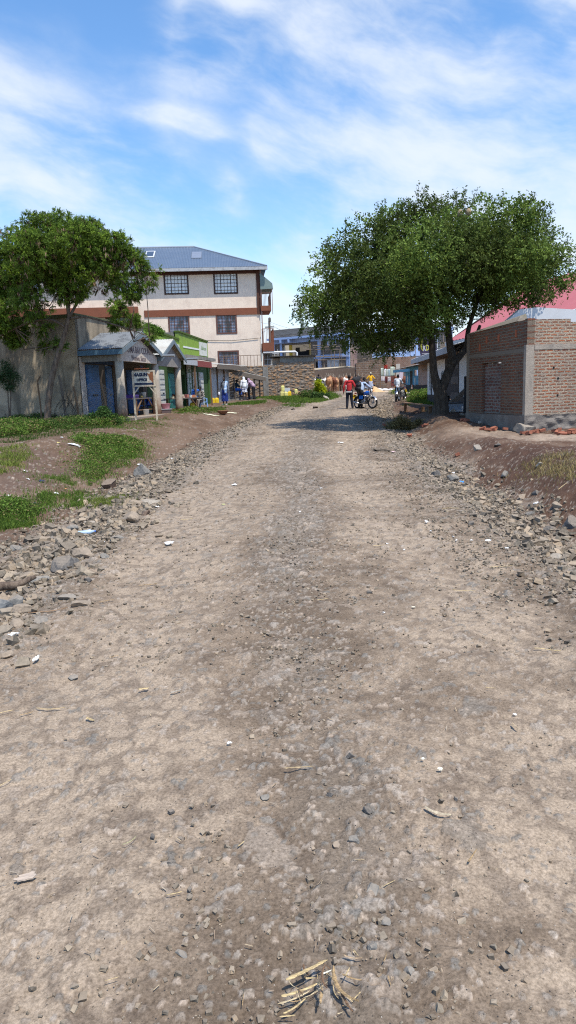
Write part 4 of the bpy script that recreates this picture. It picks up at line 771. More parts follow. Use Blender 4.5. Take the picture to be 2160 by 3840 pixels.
RB = NT('blue_grey_roof'); cc = RB.mix(RB.noise(.7, 5), (.10, .135, .185), (.155, .195, .25)); cc = RB.mix(RB.ramp(RB.noise(2.2, 6, .7), .56, .66, 0, .35), cc, (.25, .27, .30)); RB = RB.out(cc, .42, .25, .5)
rx = X0 - (-335 / F * 70) ; rxl = 9.0 - (-X0) if False else er[0]
mb = MB(); nrm = 0; eo = .7
P0, P1 = Vector((-eo, eo, ez)), Vector((26, eo, ez)); R0, R1 = Vector((er[0], -6, er[1])), Vector((26, -6, er[1])); B0, B1 = Vector((-eo, -12.6, ez)), Vector((26, -12.6, ez))
def ribs(mb, a, b, c, d, n, amp=.03):
    "ribbed roof plane a-b along the eave, d-c along the ridge"
    nn = (b - a).cross(d - a).normalized(); vs = []
    if nn.z < 0: nn = -nn
    for i in range(n * 2 + 1):
        t = i / (n * 2); o = nn * (amp if i % 2 else 0); vs += [a.lerp(b, t) + o, d.lerp(c, t) + o]
    o2 = len(vs); vs2 = [v - nn * .05 - Vector((0, 0, 0)) for v in vs]
    fs = [(2 * i, 2 * i + 2, 2 * i + 3, 2 * i + 1) for i in range(n * 2)] + [(o2 + 2 * i, o2 + 2 * i + 1, o2 + 2 * i + 3, o2 + 2 * i + 2) for i in range(n * 2)]
    mb.add(vs + vs2, fs); return mb
def ribs_clip(mb, a, b, r0, r1, pitch, amp=.03):
    "like ribs but every rib runs straight up the slope (perpendicular to a-b) and is cut by the hips"
    e = (b - a); L_ = e.length; e.normalize(); up0 = (r0 - a) - e * (r0 - a).dot(e); H = up0.length; up = up0.normalized(); nn = e.cross(up); nn = nn if nn.z > 0 else -nn
    t0 = (r0 - a).dot(e); t1 = (r1 - a).dot(e); n = int(L_ / pitch) * 2; vs = []
    for i in range(n + 1):
        t = L_ * i / n; h = H if t0 <= t <= t1 else (H * t / t0 if t < t0 else H * (L_ - t) / max(L_ - t1, 1e-6)); o = nn * (amp if i % 2 else 0); vs += [a + e * t + o, a + e * t + up * h + o]
    fs = [(2 * i, 2 * i + 2, 2 * i + 3, 2 * i + 1) for i in range(n)]; return mb.add(vs, fs)
mb = MB(); ribs_clip(mb, P0, P1, R0, R1, .14); ribs_clip(mb, B0, P0, R0, R0, .14); ribs_clip(mb, B1, B0, R1, R0, .3); flush_normals(mb.build('roof', RB, PK))
mb = MB(); mb.tube([R0 + Vector((0, 0, .03)), R1 + Vector((0, 0, .03))], .09, 6); mb.tube([R0 + Vector((0, 0, .03)), P0 + Vector((0, 0, .05))], .07, 6); mb.build('ridge_cap', M('ridge_grey', (.24, .27, .31), .5, metal=.2), PK)
v0, v1 = pk(500, 958, 67), pk(590, 958, 67)
ax = (R0 - P0); sl_ = (er[1] - ez) / (6 + eo)
def onroof(x, yb, off): return Vector((x, -yb + 0, ez + (eo + yb) * sl_ + off))
def roof_patch(name, xa, xb, ya, yb, mat, off=.045, th=.03):
    mb = MB().hexa([onroof(xa, ya, off), onroof(xb, ya, off), onroof(xb, yb, off), onroof(xa, yb, off)], [onroof(xa, ya, off + th), onroof(xb, ya, off + th), onroof(xb, yb, off + th), onroof(xa, yb, off + th)]); return flush_normals(mb.build(name, mat, PK))
roof_patch('roof_sheet_patch', pk(765, 950, 67)[0], pk(728, 950, 67)[0], 2.1, 4.1, M('sheet_patch', (.27, .30, .35), .4, metal=.4)); sk = roof_patch('skylight', pk(588, 950, 67)[0], pk(553, 950, 67)[0], 2.6, 4.6, M('skylight_frame', (.5, .52, .54), .5), .05, .04)
mb = MB(); xa, xb = pk(583, 950, 67)[0], pk(557, 950, 67)[0]; mb.hexa([onroof(xa, 2.85, .093), onroof(xb, 2.85, .093), onroof(xb, 4.35, .093), onroof(xa, 4.35, .093)], [onroof(xa, 2.85, .105), onroof(xb, 2.85, .105), onroof(xb, 4.35, .105), onroof(xa, 4.35, .105)]); flush_normals(mb.build('pane', GLD, sk))
MB().box(-eo - .05, 26, eo - .02, eo + .1, ez - .28, ez - .02).build('gutter', M('gutter_white', (.42, .43, .43), .6, .25, 5, dirt=(.2, .2, .2), dirtamt=.8), PK); MB().box(-eo, 26, .05, eo - .03, ez - .2, ez - .14).build('soffit', M('soffit', (.12, .08, .06), .8), PK)
# balconies on the street side, one per upper floor
def balcony(px0, px1, ytop, yr, yslab, ybot, d, solid):
    a = pk(px0, yslab, d)[0]; b = pk(px1, yslab, d)[0]; z = lambda y: pk(px1, y, d)[1]; bal = MB().box(b, -.075, -3.2, .3, z(ybot), z(yslab)).build('balcony', BRN, PK)
    rl = MB(); za, zb = z(yslab), z(ytop)
    rl.box(b, -.08, .26, .3, zb - .05, zb); rl.box(b, b + .04, -3.2, .26, zb - .05, zb)
    for i in range(9): x = b + (-.08 - b) * i / 8; rl.box(x - .0, x + .03, .265, .29, za, zb - .05)
    for i in range(22): y = -3.2 + 3.4 * i / 21; rl.box(b + .005, b + .035, y, y + .03, za, zb - .05)
    rl.build('railing', BRN if solid else FRD, bal); return bal
balcony(972, 1016, 1098, 0, 1147, 1166, 64, 0); balcony(982, 1027, 1232, 0, 1285, 1317, 64, 1)
z = pk(1013, 1040)[1]; bz_ = z - .15; mb = MB().prism([(-.08, z + .35), (-1.15, z - .55), (-1.2, z - 1.0), (-.08, z - 1.05)][::-1], -3, .3); flush_normals(mb.build('awning_hood', M('hood_green_grey', (.17, .23, .21), .6, .2, 2), PK))
mb = MB(); mb.tube([(-1.1, .25, z - 1.0), (-1.1, .25, z - 3.2)], .03, 6); mb.tube([(-.12, .14, .8), (-.14, .14, ztop)], .05, 8); mb.build('drain_pipe', M('pipe_grey', (.3, .2, .16), .6), PK)
mb = MB(); zz = pk(1000, 1322)[1]; mb.tube([(-.1, .2, zz), (-3.0, .2, zz), (-3.15, .2, zz - .1), (-3.15, .2, zz - .9)], .085, 10); mb.build('waste_pipe', M('pvc_white', (.72, .72, .70), .4), PK)
mb = MB(); rz0 = 3.9
for i in range(12): x = .15 + i * .3; mb.box(x, x + .04, 1.2, 1.23, 3.75, 4.75)
mb.box(.1, 3.6, 1.2, 1.23, 4.75, 4.8); mb.build('wall_railing', M('rail_rust', (.22, .15, .1), .7), PK)
ca, cb_ = pk(970, 1268), pk(766, 1277); MB().tube([(ca[0], .06, ca[1]), ((ca[0] + cb_[0]) / 2, .07, (ca[1] + cb_[1]) / 2 - .12), (cb_[0], .06, cb_[1])], .02, 5).build('wall_cable', M('wire_black', (.03, .03, .03), .6), PK); mb = MB(); mb.box(-1.7, -.15, -2.0, -1.9, 1.2, pk(1000, 1320)[1]); mb.build('side_annex', CONC, PK); mb = MB()
for i in range(5): z = 3.0 + i * .5; mb.box(-1.65, -.2, -1.89, -1.87, z, z + .06)
for i in range(5): x = -1.6 + i * .33; mb.box(x, x + .05, -1.865, -1.84, 2.9, 5.4)
mb.build('grille', M('grille_white', (.5, .52, .55), .5), PK)

# --- stone wall ---------------------------------------------------------------
RUB = mat_rubble('ochre_rubble', ((.29, .175, .095), (.44, .27, .15), (.21, .165, .125)), (.25, .205, .16), .36, .075)
d = 60; xl = U(900, 1400, d).x - 3; xr = U(1180, 1440, d).x; zl = U(985, 1371, d).z; zh = U(1100, 1337, d).z; xm = U(1038, 1400, d).x; zb = gz(0, 59)
SW = thing('stone_wall', 'tall ochre rubble stone wall with a cement pier behind the yellow jerrycans', 'wall', (xl, d, 0), R(-1.5))
def roughwall(L0, L1, z0, z1, th, seed, amp=.05, step=.09):
    nx = int((L1 - L0) / step); nz = int((z1 - z0) / step); xs = np.linspace(L0, L1, nx + 1); zs_ = np.linspace(z0, z1, nz + 1); X, Z = np.meshgrid(xs, zs_)
    dp, rr = worley(X / .40 + seed, Z / .21 + .3 * fbm(X, Z, seed, 2), seed); dd = -np.clip(.62 - dp, 0, .5) * amp * 2.2 - amp * .5 * fbm(X * 4, Z * 4, seed + 4, 3)
    edge = (X <= L0) | (X >= L1); dd[edge] = 0; Z2 = Z.copy(); Z2[-1] += .05 * (fbm(X[-1] * 3, X[-1], seed, 3) - .5) * 2
    v = np.stack([X.ravel(), dd.ravel(), Z2.ravel()], 1); f = grid_faces(nz + 1, nx + 1); n = len(v)
    vb = v.copy(); vb[:, 1] = th; top = [(nz * (nx + 1) + i, nz * (nx + 1) + i + 1, n + nz * (nx + 1) + i + 1, n + nz * (nx + 1) + i) for i in range(nx)]
    sl_ = [(j * (nx + 1), (j + 1) * (nx + 1), n + (j + 1) * (nx + 1), n + j * (nx + 1)) for j in range(nz)]; sr = [(j * (nx + 1) + nx, n + j * (nx + 1) + nx, n + (j + 1) * (nx + 1) + nx, (j + 1) * (nx + 1) + nx) for j in range(nz)]
    return arrmesh('wall', np.concatenate([v, vb]), np.concatenate([f, f[:, ::-1] + n, top, sl_, sr]))
link('low_masonry', roughwall(0, xm - xl, zb - .5, zl, .4, 3), RUB, SW); link('high_masonry', roughwall(xm - xl + .002, xr - xl, zb - .5, zh - .45, .5, 4), RUB, SW); MB().box(xm - xl + .3, xr - xl - .02, .02, .5, zh - .449, zh - .02).build('plaster_strip', CONC, SW)
MB().box(xm - xl - .35, xm - xl + .3, .45, 3, zb, zh - .1).build('plastered_return', M('plaster_tan', (.33, .25, .19), .9, .15, 3), SW); px_ = U(996, 1400, d).x - xl; MB().box(px_ - .22, px_ + .22, -.08, .0, zb - .3, zl - .12).build('cement_pier', CONC, SW)
MB().box(xm - xl - .55, xr - xl + .15, -.25, 3.2, zh, zh + .06).build('slab_edge', M('slab_dark', (.05, .045, .04), .8), SW)
# utility pole with wires
p = U(1016, 1330, 80); UP = thing('utility_pole', 'wooden utility pole with wires rising behind the pink block', 'pole', (p.x, 80, 0)); zt = U(1014, 1204, 80).z
MB().tube([(0, 0, 1), (-.05, 0, zt)], [.17, .12], 10).build('pole', M('pole_grey', (.14, .125, .11), .9), UP); mb = MB(); mb.box(-.55, .45, -.05, .05, zt - .7, zt - .58); mb.lathe([(.12, 0), (.15, .1), (.15, .4), (.08, .5)], (0.0, 0, zt - .1), 10); mb.build('crossarm', M('pole_grey', (.14, .125, .11)), UP)
mb = MB()
def wire(a, b, sag=.5, r=.011, n=14):
    a, b = Vector(a), Vector(b); mb.tube([a.lerp(b, i / n) - Vector((0, 0, sag * 4 * (i / n) * (1 - i / n))) for i in range(n + 1)], r, 4)
for dz, e in ((-.1, (10, 9, 5.9)), (-.5, (10, 9, 5.1)), (-.9, (9, 7, 3.6)), (-.2, (9, 5, 2.6)), (-.6, (-2.3, -13, 6.2)), (-.3, (-2.2, -14, 7.5)), (-.7, (-2.1, -12.5, 5.4))): wire((0, 0, zt + dz), (e[0], e[1], e[2] + 1.6), .35)
mb.build('wire', M('wire_black', (.03, .03, .03), .6), UP)
# bush on the green parapet is grown with the other plants

# --- blue building under construction ------------------------------------------
BA = Vector((hk(1028) * 90, 90, 0)); BB = Vector((hk(1314) * 84, 84, 0)); BZ = frame(BA, BB); BU = thing('blue_building', 'unfinished light blue two-storey building with grey block infill and yellow posts', 'building', BA, BZ); bd_ = (BB - BA).normalized()
def bu(px, py):
    k = hk(px); t = (BA.x - k * BA.y) / (k * bd_.y - bd_.x); q = BA + bd_ * t; v = U(px, py, q.y); return (t, v.z)
BLU = M('sky_blue_paint', (.36, .50, .78), .8, .08, 2, dirt=(.22, .30, .5), dirtamt=.4); BLK = mat_brick('grey_block', (.17, .145, .12), (.22, .19, .155), (.085, .075, .065), .42, .21, .02, smear=.25, bump=.6); CRM = M('cream_wall', (.50, .44, .34), .85, .06, 2); YPO = M('yellow_post', (.55, .36, .03), .6)
Ln = (BB - BA).length; zt = bu(1180, 1247)[1] + .3; z1 = bu(1310, 1338)[1]
u = lambda px: bu(px, 1300)[0]
ov = (u(1062), u(1170), z1 + .3, zt - 1.55)
wr = (u(1235), u(1259), bu(1245, 1292)[1], bu(1245, 1258)[1]); wl_ = (u(1228), u(1272), bu(1250, 1380)[1], bu(1250, 1347)[1]); dr = (u(1185), u(1198), 1, bu(1190, 1358)[1])
MB().wall(Ln, .8, zt - .2, .3, [ov, wr, wl_, dr]).build('front_wall', BLK, BU)
mb = MB(); 
for a, b in ((u(1028), u(1036)), (u(1055), u(1063)), (u(1195), u(1207)), (u(1300), u(1312)), (Ln - .5, Ln)): mb.box(a, b, -.05, -.002, .8, zt - .9)
mb.box(-.3, Ln + .0, -.09, -.0521, z1, z1 + .42); mb.box(-.3, Ln, -.9, -.0905, zt - .9, zt - .65); mb.box(-.3, Ln, -.13, -.0905, zt - 1.35, zt - .9005); mb.box(u(1068), u(1074), -.9, -.131, zt - 1.3, zt - .901); mb.box(u(1098), u(1104), -.9, -.131, zt - 1.3, zt - .901); mb.box(Ln - .01, Ln + .0, 0, 6, .8, .9)
mb.box(wr[0] - .1, wr[1] + .1, -.06, -.0025, wr[2] - .12, wr[2]); mb.box(wr[0] - .12, wr[0], -.06, -.0025, wr[2], wr[3]); mb.box(wr[1], wr[1] + .12, -.06, -.0025, wr[2], wr[3]); mb.build('painted_beam', BLU, BU)
MB().box(-.2, Ln, .0, .3, zt - .199, zt + .4).build('roof_parapet', M('parapet_grey', (.2, .18, .155), .9, .15, 2), BU)
mb = MB().box(ov[0], ov[1], 2.0, 2.1, ov[2] - .2, ov[3] + .1); mb.box(ov[0], ov[0] + .1, .3, 2, ov[2] - .2, ov[3] + .1); mb.box(ov[1] - .1, ov[1], .3, 2, ov[2] - .2, ov[3] + .1); mb.build('verandah_wall', CRM, BU); mb = MB()
for a, b, h in ((u(1082), u(1097), 1.0), (u(1122), u(1143), .82), (u(1150), u(1163), .9)): mb.box(a, b, 1.96, 1.995, ov[2] - .1, ov[2] + (ov[3] - ov[2]) * h - .25)
mb.build('verandah_opening', DARKIN, BU)
for a in (1091, 1167): MB().box(u(a) - .16, u(a) + .16, .1, .35, ov[2] - .1, ov[3]).build('yellow_post', YPO, BU)
MB().box(u(1115), u(1150), .5, .9, ov[2] - .1, ov[2] + .75).build('verandah_bench', DARKIN, BU)
for w, cl in ((wr, GLD), (wl_, M('window_white', (.60, .62, .62), .6))):
    f = MB().box(w[0], w[1], .1, .14, w[2], w[3]).build('window', cl, BU); mb = MB()
    for k in range(4): x = w[0] + (w[1] - w[0]) * k / 3; mb.box(x - .04, x + .04, .04, .098, w[2], w[3])
    mb.box(w[0], w[1], .042, .096, (w[2] + w[3]) / 2 + .25, (w[2] + w[3]) / 2 + .33); mb.build('frame', M('frame_white', (.6, .62, .65), .6), f)
MB().box(dr[0], dr[1], .15, .2, 1, dr[3]).build('doorway', DARKIN, BU)
MB().box(0, Ln, 5.8, 6, .8, zt).build('back_wall', BLK, BU); MB().box(-.3, .0, 0, 6, .8, zt - .2).build('side_wall', BLK, BU)
# right wing, set back
BW = thing('blue_building', 'set-back right wing of the unfinished blue building seen through the tree', 'building', (7.2, 90, 0), R(2)); z1w = U(1400, 1330, 92).z
Wn = 14.5; MB().wall(Wn, .8, 9.2, .3, [(7.3, 9.0, 5.9, 7.9), (2.2, 3.4, 1.4, 3.6), (11.6, 12.9, 5.9, 7.9)]).build('front_wall', BLK, BW)
mb = MB()
for x in (0, 2.9, 6.2, 9.6, 14.0): mb.box(x, x + .45, -.06, -.002, .8, 8.4)
mb.box(-.1, Wn, -.12, -.0605, z1w - .5, z1w + .15); mb.box(-.1, Wn, -.5, -.0605, 8.4, 8.8); mb.box(.5, 2.0, -.05, -.002, 1, z1w - .5); mb.build('painted_beam', BLU, BW)
for w in ((7.3, 9.0, 5.9, 7.9), (11.6, 12.9, 5.9, 7.9)):
    f = MB().box(w[0], w[1], .1, .14, w[2], w[3]).build('window', GLD, BW); mb = MB(); [mb.box(w[0] + (w[1] - w[0]) * k / 4 - .04, w[0] + (w[1] - w[0]) * k / 4 + .04, .04, .098, w[2], w[3]) for k in range(5)]; mb.build('frame', M('frame_white', (.6, .62, .65)), f)
MB().box(1.0, 2.3, -.12, -.1205 + .02, 3.6, 6.6).build('hanging_sheet', M('pinkish_sheet', (.35, .24, .22), .8), BW); MB().box(0, Wn, 5, 5.3, .8, 9).build('back_wall', BLK, BW)
# pole scaffold
SC = thing('scaffold', 'rickety scaffold of crooked wooden poles lashed before the blue building', 'scaffold', BA, BZ); POL = M('scaffold_wood', (.27, .21, .155), .9, .25, 5)
rg = random.Random(3)
def pole(a, b, r=.045):
    a, b = Vector(a), Vector(b); n = 6; j = lambda i: Vector((rg.uniform(-.05, .05), rg.uniform(-.04, .04), 0)) if 0 < i < n else Vector()
    MB().tube([a.lerp(b, i / n) + j(i) for i in range(n + 1)], [r * (1.1 - .3 * i / n) for i in range(n + 1)], 6).build('pole', POL, SC)
for px in (1186, 1206, 1219, 1240, 1258, 1274, 1290, 1306):
    x = u(px); top = bu(px, rg.choice((1275, 1288, 1296, 1310)))[1]; pole((x, -1.3, 1.1), (x + rg.uniform(-.25, .25), -1.25, top))
for py, a, b in ((1313, 1160, 1292), (1296, 1198, 1285), (1305, 1200, 1296), (1352, 1206, 1318), (1340, 1196, 1330), (1382, 1180, 1320)):
    (xa, za), (xb, zb_) = bu(a, py + rg.uniform(-2, 3)), bu(b, py - 4 + rg.uniform(-3, 3)); pole((xa, -1.36, za), (xb, -1.3, zb_), .05)
for x in np.arange(8.9, 24, 1.05):
    x = float(x) + rg.uniform(-.25, .25); pole((x, 2.9, 1.3), (x + rg.uniform(-.2, .2), 2.9, rg.uniform(6.2, 8.0)))
for z in (3.6, 5.0, 6.3): pole((8.7, 2.85, z), (16, 3.1, z + .2)); pole((15.5, 3.0, z), (24, 3.4, z + .1))

# --- walls across the far end of the street ---------------------------------------
def seg(px0, px1, pt0, pt1, d0, d1, mat, name, label, cat='wall', th=.35, rough=None):
    a = U(px0, 1440, d0); b = U(px1, 1440, d1); zt0 = U(px0, pt0, d0).z; zt1 = U(px1, pt1, d1).z; a.z = b.z = 0; L_ = (b - a).length
    t = thing(name, label, cat, a, frame(a, b)); MB().wall(L_, .9, zt0, th, z1b=zt1).build('masonry', mat, t); return t, L_, zt0, zt1
w1_, l1, a_, b_ = seg(1163, 1334, 1391, 1378, 76.5, 76.5, M('rough_brown_plaster', (.15, .11, .085), .95, .3, 5, bump=1.0, dirt=(.25, .2, .16), dirtamt=.4, bscale=14), 'mud_wall', 'low brown mud-plastered wall behind the cattle, capped with poles')
mb = MB(); 
for i in range(5): mb.tube([(rg.uniform(-.3, .4), rg.uniform(-.1, .3), a_ + .05 + .04 * i), (l1 * .5, rg.uniform(0, .3), (a_ + b_) / 2 + .07 + .03 * i), (l1 - rg.uniform(0, 1), rg.uniform(0, .3), b_ + .05 + .03 * i)], [.05, .045, .035], 6)
mb.build('capping_pole', M('bleached_pole', (.42, .36, .27), .9), w1_)
STN = mat_brick('brown_quarry_stone', (.115, .072, .050), (.17, .11, .075), (.20, .165, .135), .44, .235, .035, smear=.15, bump=1.2)
seg(1336, 1452, 1363, 1338, 74, 75, STN, 'stone_wall', 'brown squared-stone wall with pale mortar behind the woman in yellow')
w3_, l3, a_, b_ = seg(1452, 1560, 1338, 1338, 75.05, 76, mat_brick('rough_red_brick', (.23, .095, .055), (.16, .075, .05), (.24, .20, .17), .23, .10, .02, smear=.6, smear_col=(.26, .21, .165)), 'ruined_house', 'ruined brick house front with a blocked door behind the washing line', 'house')
MB().box(.9, 1.5, -.04, -.002, 1.6, 4.0).build('cement_jamb', M('jamb_cement', (.42, .39, .34), .9), w3_); MB().box(.45, .88, -.03, -.002, 1.7, 3.9).build('door', M('maroon_door', (.13, .035, .03), .8), w3_); flush_normals(MB().corr((2.0, -.05, 1.3), (1.1, 0, 0), (0, 0, 2.0), .02, .1).build('shutter', M('grey_shutter', (.14, .15, .165), .6), w3_))

# --- blue kiosk -------------------------------------------------------------
ka = U(1521, 1463, 60); kb = U(1569, 1463, 57.5); KZ = frame(ka, kb); zk = U(1545, 1462, 59).z; kl = (Vector((kb.x, kb.y)) - Vector((ka.x, ka.y))).length
KI = thing('kiosk', 'small turquoise blue kiosk with open door and tin side', 'kiosk', (ka.x, ka.y, 0), KZ); kz1 = U(1545, 1375, 59).z
KB = M('kiosk_blue', (.10, .32, .47), .7, .12, 3, dirt=(.06, .16, .25), dirtamt=.5); KD = M('kiosk_base', (.045, .05, .05), .8)
op = [(kl * .36, kl * .56, zk + .1, kz1 - .35), (kl * .66, kl * .95, zk + 1.15, kz1 - .3)]
MB().wall(kl, zk + .42, kz1, .08, op).build('front_wall', KB, KI); MB().wall(kl, zk - .2, zk + .419, .081, [op[0]]).build('base_band', KD, KI)
MB().box(kl * .55, kl * .66, .5, .55, zk, zk + .01).build('threshold', KD, KI); MB().box(.1, kl - .1, 1.6, 1.65, zk, kz1).build('back_wall', DARKIN, KI)
flush_normals(MB().corr((kl, 0, zk + .38), (1.9 * .92, 1.9 * .4, 0), (0, 0, kz1 - zk - .35), .02, .11).build('tin_side', mat_corr('pinkish_tin', (.46, .33, .26), .6, .1, .4, (.25, .17, .12)), KI)); flush_normals(MB().corr((kl, 0, zk - .15), (1.9 * .92, 1.9 * .4, 0), (0, 0, .52), .02, .11).build('tin_side_base', mat_corr('dark_tin', (.07, .06, .055), .7, .1, .2), KI))
mb = MB(); 
for i in range(7): mb.box(.15, 1.15, 0, .03, i * .13, i * .13 + .07)
o = mb.build('side_louvre', M('louvre_tan', (.30, .20, .14), .8), KI); o.location = (kl + .25, .03, zk + 1.5); o.rotation_euler = (0, 0, math.atan2(.4, .92))
flush_normals(MB().corr((-.95, -.75, kz1 - .18), (kl + 2.9, 0, .28), (0, 3.2, .35), .018, .1).build('roof_sheet', mat_corr('kiosk_roof', (.33, .30, .27), .6, .2, .5), KI)); MB().bar((0, 0, zk + 1.5), (-.8, -.65, kz1 - .25), .05).build('eave_strut', WOODB, KI); MB().box(-.85, kl, -.78, -.74, kz1 - .42, kz1 - .2).build('fascia_board', KB, KI)
PM = M('poster_bits', (.6, .62, .6), .8, .2)
for a, b in ((.12, 0), (.70, -.2)): mb = MB().lathe([(.16, 0), (.16, .006)], (0, 0, 0), 14, .7, 1.0); mb.box(-.05, .08, -.5, -.12, .001, .007); o = mb.build('painted_figure', PM, KI); o.rotation_euler = (R(90), 0, 0); o.location = (kl * a + .12, -.008, zk + 1.05 + b)

# --- white building ----------------------------------------------------------
WA = Vector((hk(1603) * 39.9, 39.9, 0)); WB = Vector((hk(1762) * 27.8, 27.8, 0)); WZ = frame(WA, WB); WBD = thing('white_building', 'whitewashed low building with black quoins and black base behind the big tree', 'building', WA, WZ); Lw = (WB - WA).length; wd = (WB - WA).normalized()
def wu(px): k = hk(px); return (WA.x - k * WA.y) / (k * wd.y - wd.x)
zw = .75; WHT = M('whitewash', (.80, .79, .77), .85, .05, 2, dirt=(.5, .46, .4), dirtamt=.45); BLA = M('black_paint', (.022, .024, .03), .7, .2, 5)
ops = [(wu(1609), wu(1616), zw + .6, 2.75), (wu(1668), wu(1722), zw, 2.85)]
MB().wall(Lw, zw + .36, 3.3, .25, ops).build('front_wall', WHT, WBD); MB().wall(Lw + .01, zw - .7, zw + .359, .24, ops[1:]).build('black_base', BLA, WBD); MB().box(Lw - .25, Lw, .26, 5, zw - .6, 3.3).build('end_wall', WHT, WBD); MB().box(.2, Lw - .3, 1.5, 1.6, zw, 3.2).build('inner_wall', DARKIN, WBD)
mb = MB(); 
for pxc in (1618, 1757):
    for k in range(9): z = zw + .36 + k * .32; w = .22 if k % 2 else .38; x = wu(pxc); mb.box(x - w / 2, x + w / 2, -.02, -.002, z, z + .315)
mb.build('black_quoin', BLA, WBD); DG = M('dark_grey_door', (.05, .055, .065), .6)
dd = panel_door('door', WBD, (ops[1][0] + (ops[1][1] - ops[1][0]) * .45, .02, zw + .02), 0, (ops[1][1] - ops[1][0]) * .52, 2.05, DG, 3)
mb = MB().corr((-1.2, -.75, 3.12), (Lw + 1.3, 0, 0), (0, 6, 1.5), .015, .09); flush_normals(mb.build('roof_sheet', mat_corr('white_roof', (.74, .76, .78), .4, .2, .12), WBD)); MB().box(-1.2, Lw + .1, -.8, -.755, 2.86, 3.11).build('fascia_board', M('fascia_silver', (.42, .44, .47), .6, .15, 4), WBD); MB().box(-.5, Lw, -.7, 0, 2.84, 2.87).build('soffit', WOODB, WBD)
bx = wu(1633); BN = thing('banner', 'dark purple banner with yellow lettering hung above the white building eave', 'banner', WA + wd * (bx - .5) + Vector((-.8, -.2, 2.9)), R(8))
PUR = M('banner_purple', (.030, .022, .05), .6, .2, 3); w_ = 62 * 37 / F; bd = MB().hexa([(.12, 0, 0), (w_ + .1, 0, .12), (w_ + .1, .03, .12), (.12, .03, 0)], [(-.15, 0, 1.15), (w_ - .05, 0, 1.25), (w_ - .05, .03, 1.25), (-.15, .03, 1.15)]).build('cloth', PUR, BN)
YL = M('banner_yellow', (.33, .32, .05), .6); WI = M('banner_white', (.4, .4, .42), .6); text('K', .42, WI, bd, (.27, -.006, .50), (R(90), R(-4), 0), sx=.6, bold=.01); text('DeLi', .40, YL, bd, (.58, -.006, .54), (R(90), R(-4), 0), sx=.62, bold=.012)
mb = MB(); mb.box(.12, w_ + .0, -.008, -.001, .34, .365); mb.build('white_rule', WI, bd); mb = MB(); mb.tube([(.08 + .16 * (1 - math.cos(a)), -.006, .78 + .32 * math.sin(a)) for a in np.linspace(-1.1, 1.2, 9)], [.005, .03, .045, .05, .05, .045, .035, .02, .004], 6); mb.build('crescent_mark', YL, bd); text('= =  ()   -=-', .17, WI, bd, (.5, -.006, .12), (R(90), R(-4), 0), sx=.8)

# --- red roofed hall ------------------------------------------------------------
RH = thing('red_roofed_hall', 'large hall with a steep faded red ribbed roof behind the brick building', 'building', (0, 0, 0))
e0 = Vector((12.9, 28.5, 4.35)); e1 = Vector((10.8, 46, 4.35)); a0 = Vector((17.6, 43.5, U(2131, 1027, 43.5).z)); a1 = Vector((16.2, 56, a0.z)); e2 = Vector((26, 30, 4.35)); e3 = Vector((8.9, 62, 4.35))
e1 = Vector((10.72, 46.6, 4.35)); a1 = Vector((16.6, 50, a0.z))
SR = NT('faded_red_roof'); cc = SR.mix(SR.noise(.5, 5, .6), (.40, .105, .10), (.52, .16, .155)); cc = SR.mix(SR.ramp(SR.noise(2, 7, .7), .55, .7, 0, .25), cc, (.30, .10, .10)); SR = SR.out(cc, .45, 0, .45)
mb = MB(); ribs_clip(mb, e1, e0, a1, a0, .55, .05)
ribs(mb, e0, e2, a0 + Vector((.3, .1, 0)), a0, 12, .05); ribs(mb, e1 + Vector((9, 8, 0)), e1, a1, a1 + Vector((.3, 0, 0)), 6, .05); ribs(mb, e2, e1 + Vector((9, 8, 0)), a1, a0, 8, .05)
flush_normals(mb.build('roof', SR, RH)); mb = MB(); mb.tube([a0, e0], .1, 6); mb.tube([a0, a1], .1, 6); mb.build('ridge_cap', M('ridge_red', (.34, .09, .1), .5), RH)
cw = Vector((.25, .15, 0)); mb = MB().hexa([e0 + cw + Vector((.4, .3, -4.4)), e1 + cw + Vector((.4, 0, -4.4)), e1 + Vector((.8, 0, -4.4)), e0 + Vector((.9, .5, -4.4))], [e0 + cw + Vector((.4, .3, -.2)), e1 + cw + Vector((.4, 0, -.2)), e1 + Vector((.8, 0, -.2)), e0 + Vector((.9, .5, -.2))]); mb.hexa([e0 + Vector((.7, .6, -4.4)), e2 + Vector((-1, .6, -4.4)), e2 + Vector((-1, .9, -4.4)), e0 + Vector((.7, .9, -4.4))], [e0 + Vector((.7, .6, -.2)), e2 + Vector((-1, .6, -.2)), e2 + Vector((-1, .9, -.2)), e0 + Vector((.7, .9, -.2))]); flush_normals(mb.build('hall_wall', M('hall_wall_dark', (.07, .07, .085), .8), RH))
mb = MB(); mb.bar(e0 + Vector((0, 0, -.12)), e1 + Vector((0, 0, -.12)), .1, .22); mb.bar(e0 + Vector((0.1, 0, -.12)), e2 + Vector((0, 0, -.12)), .1, .22); mb.build('fascia_board', M('fascia_white', (.6, .6, .6), .6), RH)

